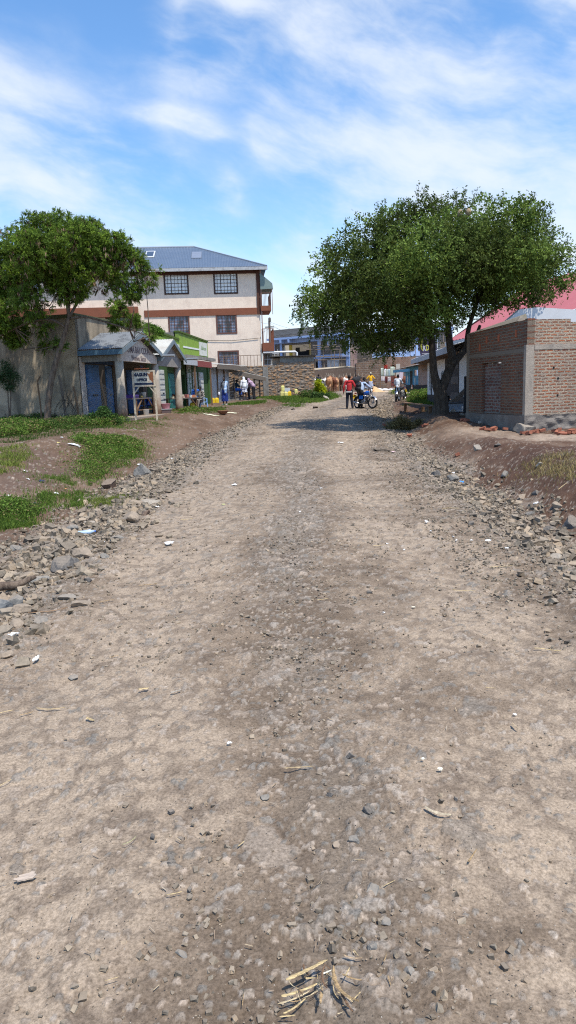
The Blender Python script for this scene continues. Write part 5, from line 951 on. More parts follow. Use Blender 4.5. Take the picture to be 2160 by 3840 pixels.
# --- brick building -------------------------------------------------------------
BC = Vector((hk(1973) * 20, 20.0, 0)); BL = Vector((hk(1757) * 23.5, 23.5, 0)); BK = thing('brick_building', 'unfinished red brick building with concrete corner post and bricked-up doorway', 'building', BC, frame(BC, BL)); ll = (BL - BC).length
BRI = mat_brick('shade_red_brick', (.25, .085, .042), (.13, .055, .036), (.185, .150, .115), .235, .0865, .024, smear=.5, smear_col=(.19, .155, .12), bump=1.3); BR2 = mat_brick('front_red_brick', (.42, .14, .065), (.24, .10, .065), (.36, .30, .235), .24, .0865, .03, smear=.6, smear_col=(.36, .30, .235), bump=1.5)  # BRI carries the side wall's shade in its colour; BR2 is the sunlit copy
PLN = M('rough_plinth', (.175, .155, .135), .95, .35, 5, bump=1.0, dirt=(.34, .31, .27), dirtamt=.5, bscale=22); CPO = M('cast_concrete', (.34, .295, .24), .92, .4, 5, bump=.7, dirt=(.19, .17, .15), dirtamt=.6, bscale=25)
pl = .66; zt0, zt1 = 3.33, 3.22; dx0, dx1 = ll * .40, ll * .74
def inset_wall(mb, *a, **k): return mb
# left face: local x away from the camera, outer face towards +y (the road), so build at negative y
def ywall(mb, flip=True):
    if flip: mb.v = [(x, -y, z) for x, y, z in mb.v]
    return mb
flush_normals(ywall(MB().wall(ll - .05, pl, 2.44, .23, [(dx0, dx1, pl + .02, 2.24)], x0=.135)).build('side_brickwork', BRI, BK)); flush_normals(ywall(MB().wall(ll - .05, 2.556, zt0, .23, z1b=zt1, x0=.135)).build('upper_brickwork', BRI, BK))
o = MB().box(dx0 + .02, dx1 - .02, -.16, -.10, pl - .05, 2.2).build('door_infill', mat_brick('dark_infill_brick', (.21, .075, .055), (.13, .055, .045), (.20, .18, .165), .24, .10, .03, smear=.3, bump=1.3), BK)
MB().box(.131, ll, -.24, .008, 2.44, 2.555).build('ring_beam', M('beam_grey', (.185, .155, .122), .92, .15, 4, bump=.5, bscale=25), BK); MB().box(ll - .05, ll + .12, -.24, .02, pl - .1, zt1).build('rear_pier', M('beam_grey', (.2, .185, .165)), BK)
MB().box(0, .13, -.23, .022, pl - .25, 2.64).build('corner_post', CPO, BK); MB().box(0.0, .134, -.229, 0, 2.642, zt0 + .03).build('corner_brickwork', BRI, BK)
mb = MB().hexa([(-.05, -.28, .0), (ll + .12, -.28, .0), (ll + .12, .055, .0), (-.05, .055, .0)], [(-.02, -.26, pl - .26), (ll + .1, -.26, pl - .02), (ll + .1, .03, pl - .02), (-.02, .03, pl - .26)]); mb = MB().box(-.04, ll + .1, -.28, .05, -.1, pl - .004); mb.build('side_plinth', PLN, BK)
for k, (u_, z) in enumerate(((.55, 3.0), (2.3, 2.95), (1.55, 2.95), (2.75, 2.75))): MB().box(u_, u_ + .07, .002, .03, z - .11, z + .10).build('loose_brick', M('brick_orange', (.38, .12, .06), .9), BK)
mb = MB().hexa([(.5, -.3, zt0 - .02), (ll + .1, -.3, zt1 - .02), (ll + .1, .03, zt1 - .0), (.5, .03, zt0)], [(.6, -.3, zt0 + .22), (ll + .1, -.3, zt1 + .07), (ll + .1, -.05, zt1 + .04), (.6, -.12, zt0 + .15)]); flush_normals(mb.build('mortar_cap', M('mossy_mortar', (.22, .19, .15), .95, .4, 4, dirt=(.10, .11, .05), bump=.7), BK))
# front face runs to local -y (away to the right): child frame turned by -90
FR = 7.0; hl = [(0.0, 3.33), (1.35, 3.33), (1.35, 3.24), (1.6, 3.24), (1.6, 3.16), (2.3, 3.16), (2.3, 3.07), (2.9, 3.07), (2.9, 2.98), (FR, 2.9)]
mb = MB(); xs = [.36] + [a for a, b in hl[1:]]
poly = [(.232, pl), (FR, pl), (FR, 2.50), (.232, 2.50)]; mb.prism(poly, 0, .23); poly = [(.002, 2.645), (FR, 2.645), (FR, 2.9)] + [(a, b) for a, b in reversed(hl[:-1])][:-1] + [(.002, 3.33)]; mb.prism(poly, 0.002, .23)
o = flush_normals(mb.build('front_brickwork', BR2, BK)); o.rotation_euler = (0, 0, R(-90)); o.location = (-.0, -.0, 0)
mb = MB().box(.232, FR, -.012, .25, 2.501, 2.644); o = mb.build('front_beam', CPO, BK); o.rotation_euler = (0, 0, R(-90)); o = link('front_plinth', roughwall(-.04, FR, -.1, pl - .003, .3, 9, .05, .05), PLN, BK); o.rotation_euler = (0, 0, R(-90)); o.location = (-.03, 0, 0)
o = MB().lathe([(.028, 0), (.028, .01)], (0, 0, 0), 12); 
for (a, z) in ((.85, 1.98), (1.0, 1.68), (1.0, 1.2), (2.35, 1.68), (2.9, 1.0), (3.1, 1.7)): h = MB().lathe([(.03, 0), (.03, .012)], (0, 0, 0), 12).build('putlog_hole', DARKIN, BK); h.rotation_euler = (0, R(-90), 0); h.location = (-.001 + -.0, -a, z)
MB().box(.25, 3.3, -7, -6.8, pl, 2.9).build('far_wall', BRI, BK); MB().box(ll - .2, ll, -7, -.25, pl, zt1 - .1).build('rear_wall', BRI, BK)
rk = rock('mortar_footing', Vector((6.78, 19.85, .18)), (.42, .2, .28), 77, (.26, .235, .2), 'broken lump of pale mortar spilling from the corner of the brick building', 'mortar lump', None, sink=.3, rz=-.2)
WW = thing('white_parapet', 'white plastered wall rising to the right behind the brick building', 'wall', (8.1, 23.4, 0), R(6)); flush_normals(MB().prism([(-1.0, .3), (6.5, .3), (6.5, 3.5), (.3, 4.0), (-.3, 3.95), (-1.0, 3.4)], 0, .25).build('plaster', M('bright_plaster', (.62, .63, .64), .8, .1, 2, dirt=(.4, .39, .36)), WW))
# brick bits
BO = M('orange_brick', (.30, .11, .065), .9, .25, 12, bump=.5, dirt=(.25, .2, .17))
def bricks(px, py, n, spread, seed, lab):
    r_ = random.Random(seed); p0 = GP(px, py)
    for i in range(n):
        x = p0.x + r_.uniform(-spread, spread); y = p0.y + r_.uniform(-.25, .25); s = r_.uniform(.7, 1); o = MB().box(-.10 * s, .10 * s, -.05, .05, 0, .065).build('brick', BO, None)
        o.location = (x, y, gz(x, y) + r_.uniform(0, .05)); o.rotation_euler = (r_.uniform(-.4, .4), r_.uniform(-.3, .3), r_.uniform(0, 3)); tag(o, lab, 'brick', 'loose bricks around the brick building')
bricks(1860, 1618, 7, .35, 1, 'loose orange brick in the pile at the foot of the shaded brick wall'); bricks(1990, 1628, 5, .25, 2, 'loose orange brick at the foot of the concrete corner post'); bricks(2060, 1622, 4, .35, 3, 'loose orange brick lying before the sunlit brick front'); bricks(2135, 1628, 12, .45, 4, 'loose orange brick in the heap at the right picture edge'); bricks(1745, 1583, 3, .25, 5, 'loose orange brick by the rear end of the shaded brick wall')
bricks(1722, 1716, 1, .02, 6, 'single orange brick alone on the right verge'); bricks(1592, 1597, 2, .15, 7, 'orange brick piece beside the cut brushwood'); bricks(1450, 1603, 1, .1, 8, 'orange brick piece in the gully left of the brushwood'); bricks(1535, 1640, 1, .1, 9, 'orange brick piece in front of the brushwood')
for px, py, s in ((1798, 1590, .13), (1868, 1600, .12), (1735, 1560, .14), (1755, 1552, .1)): p = GP(px, py); rock('rubble_block', p, (s, s * .6, s * .6), px, (.27, .25, .22), 'pale mortared rubble block leaning along the shaded brick wall foot', 'rubble', 'rubble blocks by the brick wall')
# ================================================================== PLANTS
def mat_leaf(name, rough=.68, trans=.30):
    s = NT(name); vc = s.n('ShaderNodeVertexColor'); vc.layer_name = 'col'
    s.out(vc.outputs[0], rough, 0, .14)
    tr = s.n('ShaderNodeBsdfTranslucent'); s.l(vc.outputs[0], tr.inputs[0]); mx_ = s.n('ShaderNodeMixShader'); mx_.inputs[0].default_value = trans
    s.l(s.b.outputs[0], mx_.inputs[1]); s.l(tr.outputs[0], mx_.inputs[2]); s.l(mx_.outputs[0], s.t.nodes['Material Output'].inputs[0]); return s.m
LEAF = mat_leaf('leaf'); BARK = None
def m_bark(name, a, b):
    s = NT(name); n = s.noise(1.0, 6, .65, s.coords((14, 14, 3))); c = s.mix(s.ramp(n, .35, .65), a, b); s.bump(n, 1.0, .04); return s.out(c, .95)
BARKD = m_bark('dark_bark', (.035, .028, .022), (.105, .085, .065)); BARKL = m_bark('brown_bark', (.08, .055, .04), (.22, .165, .12))
def unit(v): return v / np.maximum(np.linalg.norm(v, axis=-1, keepdims=True), 1e-9)
def leaves(c, d, L_, w, col, rng, droop=0.0):
    "c centres, d long directions, L_ half lengths, w half widths: one folded rhombus each"
    n = len(c); r = unit(rng.normal(size=(n, 3))); sd_ = unit(np.cross(d, r)); up = np.cross(sd_, d)
    v = np.stack([c - d * L_[:, None], c + sd_ * w[:, None] + up * w[:, None] * .35, c + d * L_[:, None] - np.array([0, 0, 1]) * (droop * L_)[:, None], c - sd_ * w[:, None] + up * w[:, None] * .35], 1).reshape(-1, 3)
    return v, np.arange(4 * n).reshape(n, 4), np.repeat(col, 4, 0)
def merge(parts):
    V, Fc, C = [], [], []; o = 0
    for v, f, c in parts: V.append(v); Fc.append(f + o); C.append(c); o += len(v)
    return np.concatenate(V), np.concatenate(Fc), np.concatenate(C)
def lobepts(lobes, n, rng, shell=.5):
    c = np.array([l[0] for l in lobes]); r = np.array([l[1] for l in lobes]); w = r ** 2.2; k = rng.choice(len(lobes), n, p=w / w.sum())
    dr = unit(rng.normal(size=(n, 3))); rad = rng.random(n) ** shell; sq = np.array([1, 1, .82]); return c[k] + dr * (rad * r[k])[:, None] * sq, dr, k, rad
def L3(specs, d, rng, dy=1.6):
    out = []
    for s_ in specs:
        px, py, r = s_[:3]; off = s_[3] if len(s_) > 3 else rng.uniform(-dy, dy); q = U(px, py, d + off); out.append((np.array(q), r * d / F))
    return out
def limb(mb, pts, rad, d, n=9):
    P = [U(px, py, d + o) for px, py, o in pts]; Q = []; m = 5
    for i in range(len(P) - 1):
        for j in range(m):
            t = j / m; p0 = P[max(i - 1, 0)]; p1 = P[i]; p2 = P[i + 1]; p3 = P[min(i + 2, len(P) - 1)]
            Q.append(.5 * ((2 * p1) + (p2 - p0) * t + (2 * p0 - 5 * p1 + 4 * p2 - p3) * t * t + (3 * p1 - p0 - 3 * p2 + p3) * t ** 3))
    Q.append(P[-1]); k = len(Q); rr = np.interp(np.linspace(0, 1, k), np.linspace(0, 1, len(rad)), rad); mb.tube(Q, [float(x) for x in rr], n); return Q
def crown_limbs(mb, starts, lobes, rng, r0=.055):
    for c, r in lobes:
        s_ = min(starts, key=lambda q: (Vector(c) - q).length + rng.uniform(0, .6)); e = Vector(c); m = s_.lerp(e, .5) + Vector(rng.normal(0, .18, 3)) - Vector((0, 0, .12)); P = [s_, s_.lerp(m, .6), m, m.lerp(e, .6), e]
        mb.tube(P, [r0, r0 * .85, r0 * .65, r0 * .45, r0 * .25], 6)
        for _ in range(4):
            f = e + Vector(unit(rng.normal(size=3))) * r * .8; q = P[rng.integers(2, 5)]; mb.tube([q, q.lerp(f, .5) + Vector(rng.normal(0, .06, 3)), f], [r0 * .35, r0 * .22, .006], 5)
# --- right tree ------------------------------------------------------------------
def big_tree():
    rng = np.random.default_rng(21); base = GP(1655, 1550); d = base.y
    T = thing('shade_tree', 'large dense dark green shade tree on the right side of the road', 'tree', base)
    mb = MB()
    mb2 = []
    a = limb(mb, [(1650, 1565, 0), (1655, 1520, 0), (1650, 1470, 0), (1640, 1440, 0)], [.36, .26, .22, .21], d, 14)
    b = limb(mb, [(1640, 1450, 0), (1628, 1400, -.1), (1622, 1330, -.2), (1618, 1260, -.2), (1600, 1170, -.3), (1560, 1080, -.4)], [.17, .135, .12, .11, .09, .06], d, 12)
    c = limb(mb, [(1655, 1460, 0), (1680, 1400, .1), (1697, 1350, .2), (1688, 1300, .2), (1680, 1220, .3), (1670, 1120, .4)], [.18, .165, .16, .13, .10, .06], d, 12)
    e = limb(mb, [(1692, 1370, .1), (1725, 1335, .2), (1748, 1300, .3), (1758, 1230, .4), (1790, 1130, .5)], [.14, .115, .10, .085, .06], d, 12)
    limb(mb, [(1748, 1300, .3), (1775, 1285, .0), (1800, 1220, -.3)], [.10, .08, .05], d, 8)
    spec = [(1185, 1125, 72), (1150, 1175, 44), (1240, 1190, 80), (1290, 1010, 105), (1340, 1120, 115), (1270, 930, 60), (1390, 905, 110), (1330, 1230, 70), (1400, 1235, 85), (1480, 1000, 150), (1520, 1190, 105), (1500, 840, 95), (1480, 1270, 60), (1540, 1250, 50), (1385, 1285, 28), (1600, 800, 85), (1650, 950, 160), (1620, 1120, 130),
            (1700, 790, 70), (1780, 820, 95), (1800, 960, 150), (1790, 1080, 100), (1900, 840, 95), (1930, 980, 130), (1980, 800, 60), (2030, 920, 95), (2060, 1020, 95), (2120, 960, 62), (1930, 1085, 62), (2010, 1095, 50), (1700, 1160, 70), (1860, 1130, 40), (1440, 1320, 30), (1600, 1225, 60),
            (1480, 1000, 140, -2.4), (1480, 1050, 140, 2.6), (1650, 950, 150, -2.6), (1650, 980, 150, 2.8), (1800, 950, 130, -2.3), (1850, 960, 130, 2.5), (1340, 1100, 100, -2), (1350, 1100, 100, 2.2), (1560, 1130, 110, -2.2), (1560, 1150, 110, 2.2), (1950, 990, 95, -1.7), (1950, 1000, 95, 2)]
    lob = L3(spec, d, rng); crown_limbs(mb, [b[-1], b[-6], c[-1], c[-5], e[-1], e[-4]], lob, rng, .05)
    mb.v = [tuple(Vector(p) - base) for p in mb.v]; tr = flush_normals(mb.build('trunk', BARKD, T, True))
    P, dr, k, rad = lobepts(lob, 21000, rng, .40); cn = fbm(P[:, 0] * 1.15 + P[:, 2] * .5, P[:, 1] * 1.0 + P[:, 2] * 1.25, 810, 3, .55); kk = rng.random(len(P)) < .14 + .86 * sst(.44, .53, cn); P, dr, k, rad, cn = P[kk], dr[kk], k[kk], rad[kk], cn[kk]; cen = np.array([l[0] for l in lob])[k]
    # twigs: outward, then drooping; a share of rising wands on top
    nT = len(P); td = unit(dr * .8 + rng.normal(size=(nT, 3)) * .55 + np.array([0, 0, -.45])); tl = rng.uniform(.22, .5, nT)
    parts = []; per = 11; col0 = np.array([.086, .126, .026]); base_c = col0 * (.65 + .9 * sst(.42, .60, fbm(P[:, 0] * .8 + 5, P[:, 2] * .8 + P[:, 1] * .3, 820, 2)))[:, None] * rng.uniform(.6, 1.5, (nT, 1)) * np.array([1, 1, 1]) + np.array([.022, .018, 0]) * rng.random((nT, 1)) ** 3
    t = rng.random((nT, per)); pos = P[:, None] + td[:, None] * (t * tl[:, None])[..., None] + rng.normal(0, .045, (nT, per, 3)) - np.array([0, 0, .14]) * (t ** 2 * tl[:, None])[..., None]
    n = nT * per; ld = unit(np.repeat(td, per, 0) + rng.normal(size=(n, 3)) * .9); cl = np.repeat(base_c, per, 0) * rng.uniform(.65, 1.45, (n, 1))
    parts.append(leaves(pos.reshape(-1, 3), ld, rng.uniform(.034, .064, n), rng.uniform(.020, .035, n), cl, rng))
    tm = MB()
    def strand(p, dirv, L_, nl, size=1.0, sag=.5):
        q = [Vector(p)]; dv = Vector(dirv).normalized()
        for _ in range(6): dv = (dv + Vector((rng.normal(0, .12), rng.normal(0, .12), -sag * .12 + rng.normal(0, .1)))).normalized(); q.append(q[-1] + dv * L_ / 6)
        tm.tube(q, [.010, .009, .008, .007, .006, .005, .003], 4); qa = np.array(q); s_ = rng.random(nl) * 5.99; i = s_.astype(int); f = (s_ - i)[:, None]; c_ = qa[i] * (1 - f) + qa[i + 1] * f + rng.normal(0, .04, (nl, 3))
        parts.append(leaves(c_, unit(rng.normal(size=(nl, 3)) + np.array([0, 0, -.3])), rng.uniform(.028, .05, nl) * size, rng.uniform(.013, .024, nl) * size, col0 * rng.uniform(.7, 1.5, (nl, 1)), rng))
    tops = [(1240, 900), (1285, 875), (1340, 830), (1420, 770), (1430, 790), (1520, 745), (1590, 700), (1610, 690), (1650, 740), (1720, 705), (1750, 700), (1790, 720), (1830, 740), (1890, 720), (1960, 725), (1990, 730), (2040, 770), (2060, 810), (2110, 860), (2140, 890), (1310, 870), (1560, 740), (1680, 760), (2090, 830)]
    for px, py in tops:
        for _ in range(2):
            e_ = U(px + rng.uniform(-14, 14), py + rng.uniform(-10, 14), d + rng.uniform(-.8, .8)); s_ = e_ + Vector((rng.normal(0, .25) + (0.25 if px < 1500 else -.2), 0, -rng.uniform(.8, 1.2))); strand(s_, e_ - s_, (e_ - s_).length * 1.05, 60, 1, -.25)
    for px, py, L_ in ((1120, 1180, .5), (1135, 1230, .5), (1180, 1240, .5), (1235, 1270, .6), (1300, 1290, .5), (1370, 1290, .5), (1425, 1290, .8), (1440, 1300, .9), (1455, 1300, .8), (1510, 1270, .4), (1560, 1260, .5), (1700, 1200, .5), (1740, 1180, .5), (1790, 1160, .5), (1830, 1150, .6), (1880, 1140, .5), (1935, 1130, .7), (1990, 1130, .6), (2030, 1110, .7), (2060, 1120, .5), (1215, 1210, .6), (1620, 1230, .6), (2100, 1060, .5)):
        for _ in range(4): e_ = U(px + rng.uniform(-18, 18), py + rng.uniform(-25, 0), d + rng.uniform(-1.2, 1.2)); strand(e_, (rng.normal(0, .4), rng.normal(0, .4), -1), L_ * rng.uniform(.6, 1.1), 55, 1, .6)
    v, f, c_ = merge(parts); cr = link('crown', arrmesh('crown', v - np.array(base), f, c_), LEAF, T); tm.v = [tuple(Vector(p) - base) for p in tm.v]; o = tm.build('twigs', BARKD, T); o['kind'] = 'stuff'
    # weaver nests
    for px, py in ((1725, 800), (1757, 796), (1750, 990)):
        p_ = U(px, py, d - 2.6); mb = MB().ell((0, 0, 0), (.09, .09, .12), 10); o = mb.build('weaver_nest', M('nest_straw', (.33, .25, .15), .95, .3, 30, bump=1.0), None, True); o.location = p_; tag(o, {1725: 'straw weaver nest high in the big tree, left of a close pair', 1757: 'straw weaver nest high in the big tree, right of a close pair', 1750: 'lone straw weaver nest halfway down the big tree crown'}[px], 'bird nest', 'weaver nests in the big tree')
    return T
big_tree()
# --- left tree -------------------------------------------------------------------
def feathery_tree():
    rng = np.random.default_rng(31); base = GPc(178, 1588, 27.5); d = base.y
    T = thing('feathery_tree', 'feathery leaved tree hung with brown pods before the grey cement wall', 'tree', base); mb = MB()
    a = limb(mb, [(178, 1600, 0), (180, 1530, 0), (190, 1440, 0), (212, 1350, 0), (240, 1260, 0), (258, 1190, 0)], [.17, .122, .112, .104, .086, .07], d, 12)
    b1_ = limb(mb, [(258, 1195, 0), (250, 1130, -.1), (238, 1060, -.2), (210, 960, -.3)], [.06, .05, .035, .02], d); b2_ = limb(mb, [(260, 1190, 0), (300, 1120, .2), (350, 1060, .3), (400, 1000, .5), (450, 950, .5)], [.058, .05, .04, .03, .02], d); b3_ = limb(mb, [(258, 1180, 0), (262, 1080, .1), (270, 960, .2), (280, 880, .2)], [.05, .04, .03, .015], d)
    b4_ = limb(mb, [(262, 1195, 0), (330, 1190, -.3), (420, 1215, -.5), (500, 1240, -.6), (560, 1262, -.7)], [.05, .04, .03, .022, .012], d, 7); b5_ = limb(mb, [(250, 1230, 0), (190, 1200, -.2), (110, 1210, -.4), (20, 1250, -.5), (-60, 1290, -.6)], [.055, .045, .035, .03, .015], d, 7)
    spec = [(240, 850, 70), (150, 870, 75), (40, 920, 80), (-40, 960, 90), (335, 880, 72), (430, 930, 66), (495, 985, 58), (545, 1050, 44), (300, 970, 95), (180, 985, 100), (60, 1050, 95), (-60, 1060, 110), (390, 1030, 80), (480, 1095, 48), (260, 1080, 70), (120, 1130, 80), (0, 1185, 75), (-70, 1190, 70), (445, 1150, 40), (500, 1210, 36), (565, 1262, 26), (150, 1225, 46), (60, 1260, 48), (225, 1290, 26), (430, 1215, 26), (170, 1300, 26),
            (290, 900, 80, -1.5), (120, 950, 90, -1.7), (200, 1020, 80, 1.6), (400, 960, 60, -1.4), (330, 1000, 70, 1.6), (60, 1080, 60, 1.6), (590, 1012, 16, -.8)]
    lob = L3(spec, d, rng, 1.2); crown_limbs(mb, [b1_[-1], b1_[-6], b2_[-1], b2_[-7], b3_[-1], b3_[-6], b4_[-1], b4_[-7], b5_[-1], b5_[-8]], lob, rng, .028)
    mb.v = [tuple(Vector(p) - base) for p in mb.v]; flush_normals(mb.build('trunk', BARKL, T, True))
    P, dr, k, rad = lobepts(lob, 8200, rng, .45); kk = rng.random(len(P)) < .20 + .80 * sst(.43, .54, fbm(P[:, 0] * 1.5 + P[:, 2] * .6, P[:, 1] * 1.2 + P[:, 2] * 1.7, 830, 3)); P, dr, k, rad = P[kk], dr[kk], k[kk], rad[kk]; nT = len(P); hi = np.clip((P[:, 2] - 4.6) / 4.5, 0, 1)[:, None]; gr = np.array([.088, .145, .024]); br = np.array([.20, .30, .035])
    # a spray: fronds radiating from a twig tip; each frond a row of short leaflets
    per, nl = 7, 9; fd = unit(unit(dr)[:, None] * .9 + rng.normal(size=(nT, per, 3)) * .75 + np.array([0, 0, .05])); fl = rng.uniform(.14, .26, (nT, per, 1)); s_ = (np.arange(nl) + .5) / nl
    side = unit(np.cross(fd, rng.normal(size=(nT, per, 3)))); pos = P[:, None, None] + fd[:, :, None] * (s_[None, None, :, None] * fl[:, :, None]) - np.array([0, 0, .10]) * (s_[None, None, :, None] ** 2) * fl[:, :, None]
    cb = (gr + (br - gr) * (rng.random((nT, 1)) ** 1.6)) * rng.uniform(.7, 1.3, (nT, 1)); n = nT * per * nl
    c_ = np.repeat(cb, per * nl, 0) * rng.uniform(.75, 1.3, (n, 1)); ld = unit(np.repeat(side, nl, 0).reshape(nT, per, nl, 3) if False else np.repeat(side[:, :, None], nl, 2)).reshape(-1, 3)
    v, f, cc_ = leaves(pos.reshape(-1, 3), ld, np.tile(.052 * (1 - .5 * np.abs(s_ - .4)), nT * per), np.full(n, .0105), c_, rng, .3)
    link('crown', arrmesh('crown', v - np.array(base), f, cc_), LEAF, T)
    nP = 1700; P2, _, _, _ = lobepts([l for l, s2 in zip(lob, spec) if s2[1] > 840], nP, rng, .5); per = 6; n = nP * per
    off = rng.normal(0, .035, (nP, per, 3)); dd = unit(rng.normal(0, .22, (nP, per, 3)) + np.array([0, 0, -1])); pl_ = rng.uniform(.055, .10, (nP, per)); pos = P2[:, None] + off + dd * pl_[..., None]
    pc = np.array([.125, .078, .048]) * rng.uniform(.35, 1.5, (nP, 1)); pc = np.where(rng.random((nP, 1)) < .2, np.array([.34, .23, .16]), pc); v, f, cc_ = leaves(pos.reshape(-1, 3), dd.reshape(-1, 3), pl_.ravel(), np.full(n, .015), np.repeat(pc, per, 0) * rng.uniform(.7, 1.3, (n, 1)), rng)
    o = link('seed_pods', arrmesh('seed_pods', v - np.array(base), f, cc_), mat_leaf('pod', .8, .05), T); o['label'] = 'bunches of dry brown seed pods'; o['kind'] = 'stuff'
feathery_tree()
# --- undergrowth -------------------------------------------------------------------
def inpoly(poly, n, rng):
    P = np.array([GP(*q)[:2] for q in poly]); lo, hi = P.min(0), P.max(0); out = []
    while sum(map(len, out)) < n:
        q = rng.uniform(lo, hi, (n * 2, 2)); c = np.zeros(len(q), bool); j = len(P) - 1
        for i in range(len(P)):
            xi, yi = P[i]; xj, yj = P[j]; m = ((yi > q[:, 1]) != (yj > q[:, 1])) & (q[:, 0] < (xj - xi) * (q[:, 1] - yi) / (yj - yi + 1e-12) + xi); c ^= m; j = i
        out.append(q[c])
    q = np.concatenate(out)[:n]; return q + rng.normal(0, 1, q.shape) * np.minimum(.22, .016 * q[:, 1:2]) * (rng.random((len(q), 1)) < .5)
def blades(poly, n, h, w, col, rng, clump=.5, lean=.5):
    q = inpoly(poly, n * 2, rng); k = rng.random(len(q)) < (1 - clump) + clump * sst(.43, .56, fbm(q[:, 0] * 2.4, q[:, 1] * 2.4, 700, 4)) ** 1.0; q = q[k][:n]; n = len(q); z = Gd(q[:, 0], q[:, 1]) - .01
    hh = h * rng.uniform(.4, 1.2, n) * (.6 + .8 * fbm(q[:, 0] * 1.2, q[:, 1] * 1.2, 710, 2)); a = rng.uniform(0, 6.28, n); ux, uy = np.cos(a) * w, np.sin(a) * w; b = rng.uniform(0, 6.28, n); lx, ly = np.cos(b) * hh * lean, np.sin(b) * hh * lean
    o = np.zeros(n); p = np.stack([q[:, 0], q[:, 1], z], 1); u_ = np.stack([ux, uy, o], 1); m = p + np.stack([lx * .3, ly * .3, hh * .6], 1); t = p + np.stack([lx, ly, hh], 1)
    v = np.stack([p - u_, p + u_, m + u_ * .8, t, m - u_ * .8], 1).reshape(-1, 3); c = np.array(col) * rng.uniform(.55, 1.5, (n, 1)) + np.array([.05, .035, 0]) * (rng.random((n, 1)) < .12); return v, np.arange(5 * n).reshape(n, 5), np.repeat(c, 5, 0)
def weeds(poly, n, h, size, col, rng, per=9, up=1.0):
    q = inpoly(poly, n * 2, rng); k = rng.random(len(q)) < .25 + .75 * sst(.38, .56, fbm(q[:, 0] * 1.3, q[:, 1] * 1.3, 720, 3)); q = q[k][:n]; n = len(q); z = Gd(q[:, 0], q[:, 1]); hh = h * (.35 + 1.3 * fbm(q[:, 0] * .9, q[:, 1] * .9, 730, 3)) * rng.uniform(.6, 1.1, n)
    t = rng.random((n, per)) ** .6; pos = np.stack([q[:, 0], q[:, 1], z], 1)[:, None] + np.stack([rng.normal(0, .07, (n, per)), rng.normal(0, .07, (n, per)), t * hh[:, None] * up], 2); m = n * per; d_ = unit(rng.normal(size=(m, 3)) * np.array([1, 1, .45]) + np.array([0, 0, .15])); c = np.where(np.repeat(rng.random((n, 1)) < .13, per, 0), np.array([.24, .19, .08]), np.array(col)) * np.repeat(rng.uniform(.55, 1.55, (n, 1)), per, 0) * rng.uniform(.7, 1.3, (m, 1))
    return leaves(pos.reshape(-1, 3), d_, rng.uniform(.6, 1.2, m) * size, rng.uniform(.35, .6, m) * size, c, rng, .25)
rg5 = np.random.default_rng(51); GRN = (.108, .178, .030); GRD = (.062, .110, .022); YG = (.19, .23, .05)
def tagstuff(name, data, label): v, f, c = data; o = link(name, arrmesh(name, v, f, c), LEAF); return tag(o, label, name.replace('_', ' '), kind='stuff')
tagstuff('grass', merge([blades([(330, 1700), (350, 1660), (420, 1650), (500, 1672), (540, 1700), (500, 1735), (430, 1760), (380, 1800), (335, 1830), (315, 1780)], 6500, .09, .006, GRN, rg5, .75), blades([(0, 1885), (90, 1900), (145, 1935), (110, 1978), (0, 1990)], 4200, .09, .005, GRN, rg5, .7), blades([(0, 1610), (200, 1612), (420, 1580), (470, 1592), (330, 1618), (150, 1645), (0, 1662)], 7000, .08, .006, GRD, rg5, .55),
    blades([(120, 1780), (260, 1790), (330, 1850), (250, 1880), (140, 1840)], 2600, .07, .004, GRN, rg5, .9), blades([(360, 1878), (470, 1862), (430, 1895), (375, 1900)], 2200, .08, .004, YG, rg5, .2), blades([(0, 1680), (100, 1670), (120, 1700), (0, 1790)], 2600, .09, .005, YG, rg5, .7), blades([(255, 1850), (320, 1850), (310, 1905), (270, 1905)], 1300, .08, .004, GRN, rg5, .4), blades([(150, 1850), (215, 1862), (205, 1900), (150, 1900)], 1000, .08, .004, GRN, rg5, .5),
    blades([(955, 1497), (1000, 1478), (1060, 1486), (1120, 1480), (1180, 1484), (1235, 1466), (1272, 1490), (1225, 1503), (1160, 1513), (1050, 1510)], 26000, .16, .012, GRN, rg5, .25), blades([(1062, 1524), (1095, 1514), (1130, 1516), (1120, 1527)], 2600, .09, .01, GRN, rg5, .1), blades([(660, 1552), (700, 1535), (760, 1530), (850, 1530), (840, 1545), (740, 1556)], 4500, .10, .008, GRN, rg5, .7), blades([(830, 1522), (930, 1508), (1000, 1500), (990, 1512), (900, 1520)], 4000, .12, .01, GRN, rg5, .5),
    blades([(1525, 1500), (1555, 1480), (1612, 1478), (1635, 1510), (1600, 1522), (1530, 1520)], 6000, .14, .011, GRN, rg5, .3), blades([(1620, 1520), (1740, 1500), (1750, 1540), (1640, 1540)], 3000, .10, .01, YG, rg5, .5), blades([(400, 1600), (560, 1572), (640, 1570), (600, 1600), (430, 1618)], 1800, .08, .006, GRN, rg5, .9), blades([(1950, 1745), (2160, 1700), (2160, 1800), (2000, 1790)], 1500, .08, .004, (.34, .27, .12), rg5, .5), blades([(1470, 1468), (1495, 1465), (1500, 1480), (1475, 1480)], 800, .2, .012, YG, rg5, 0),
    blades([(480, 1590), (600, 1578), (640, 1590), (520, 1612)], 500, .08, .005, GRN, rg5, .5), blades([(200, 1650), (560, 1600), (700, 1600), (560, 1680), (290, 1690)], 1100, .06, .004, YG, rg5, .9)]), 'short green grass in patches along the verges')
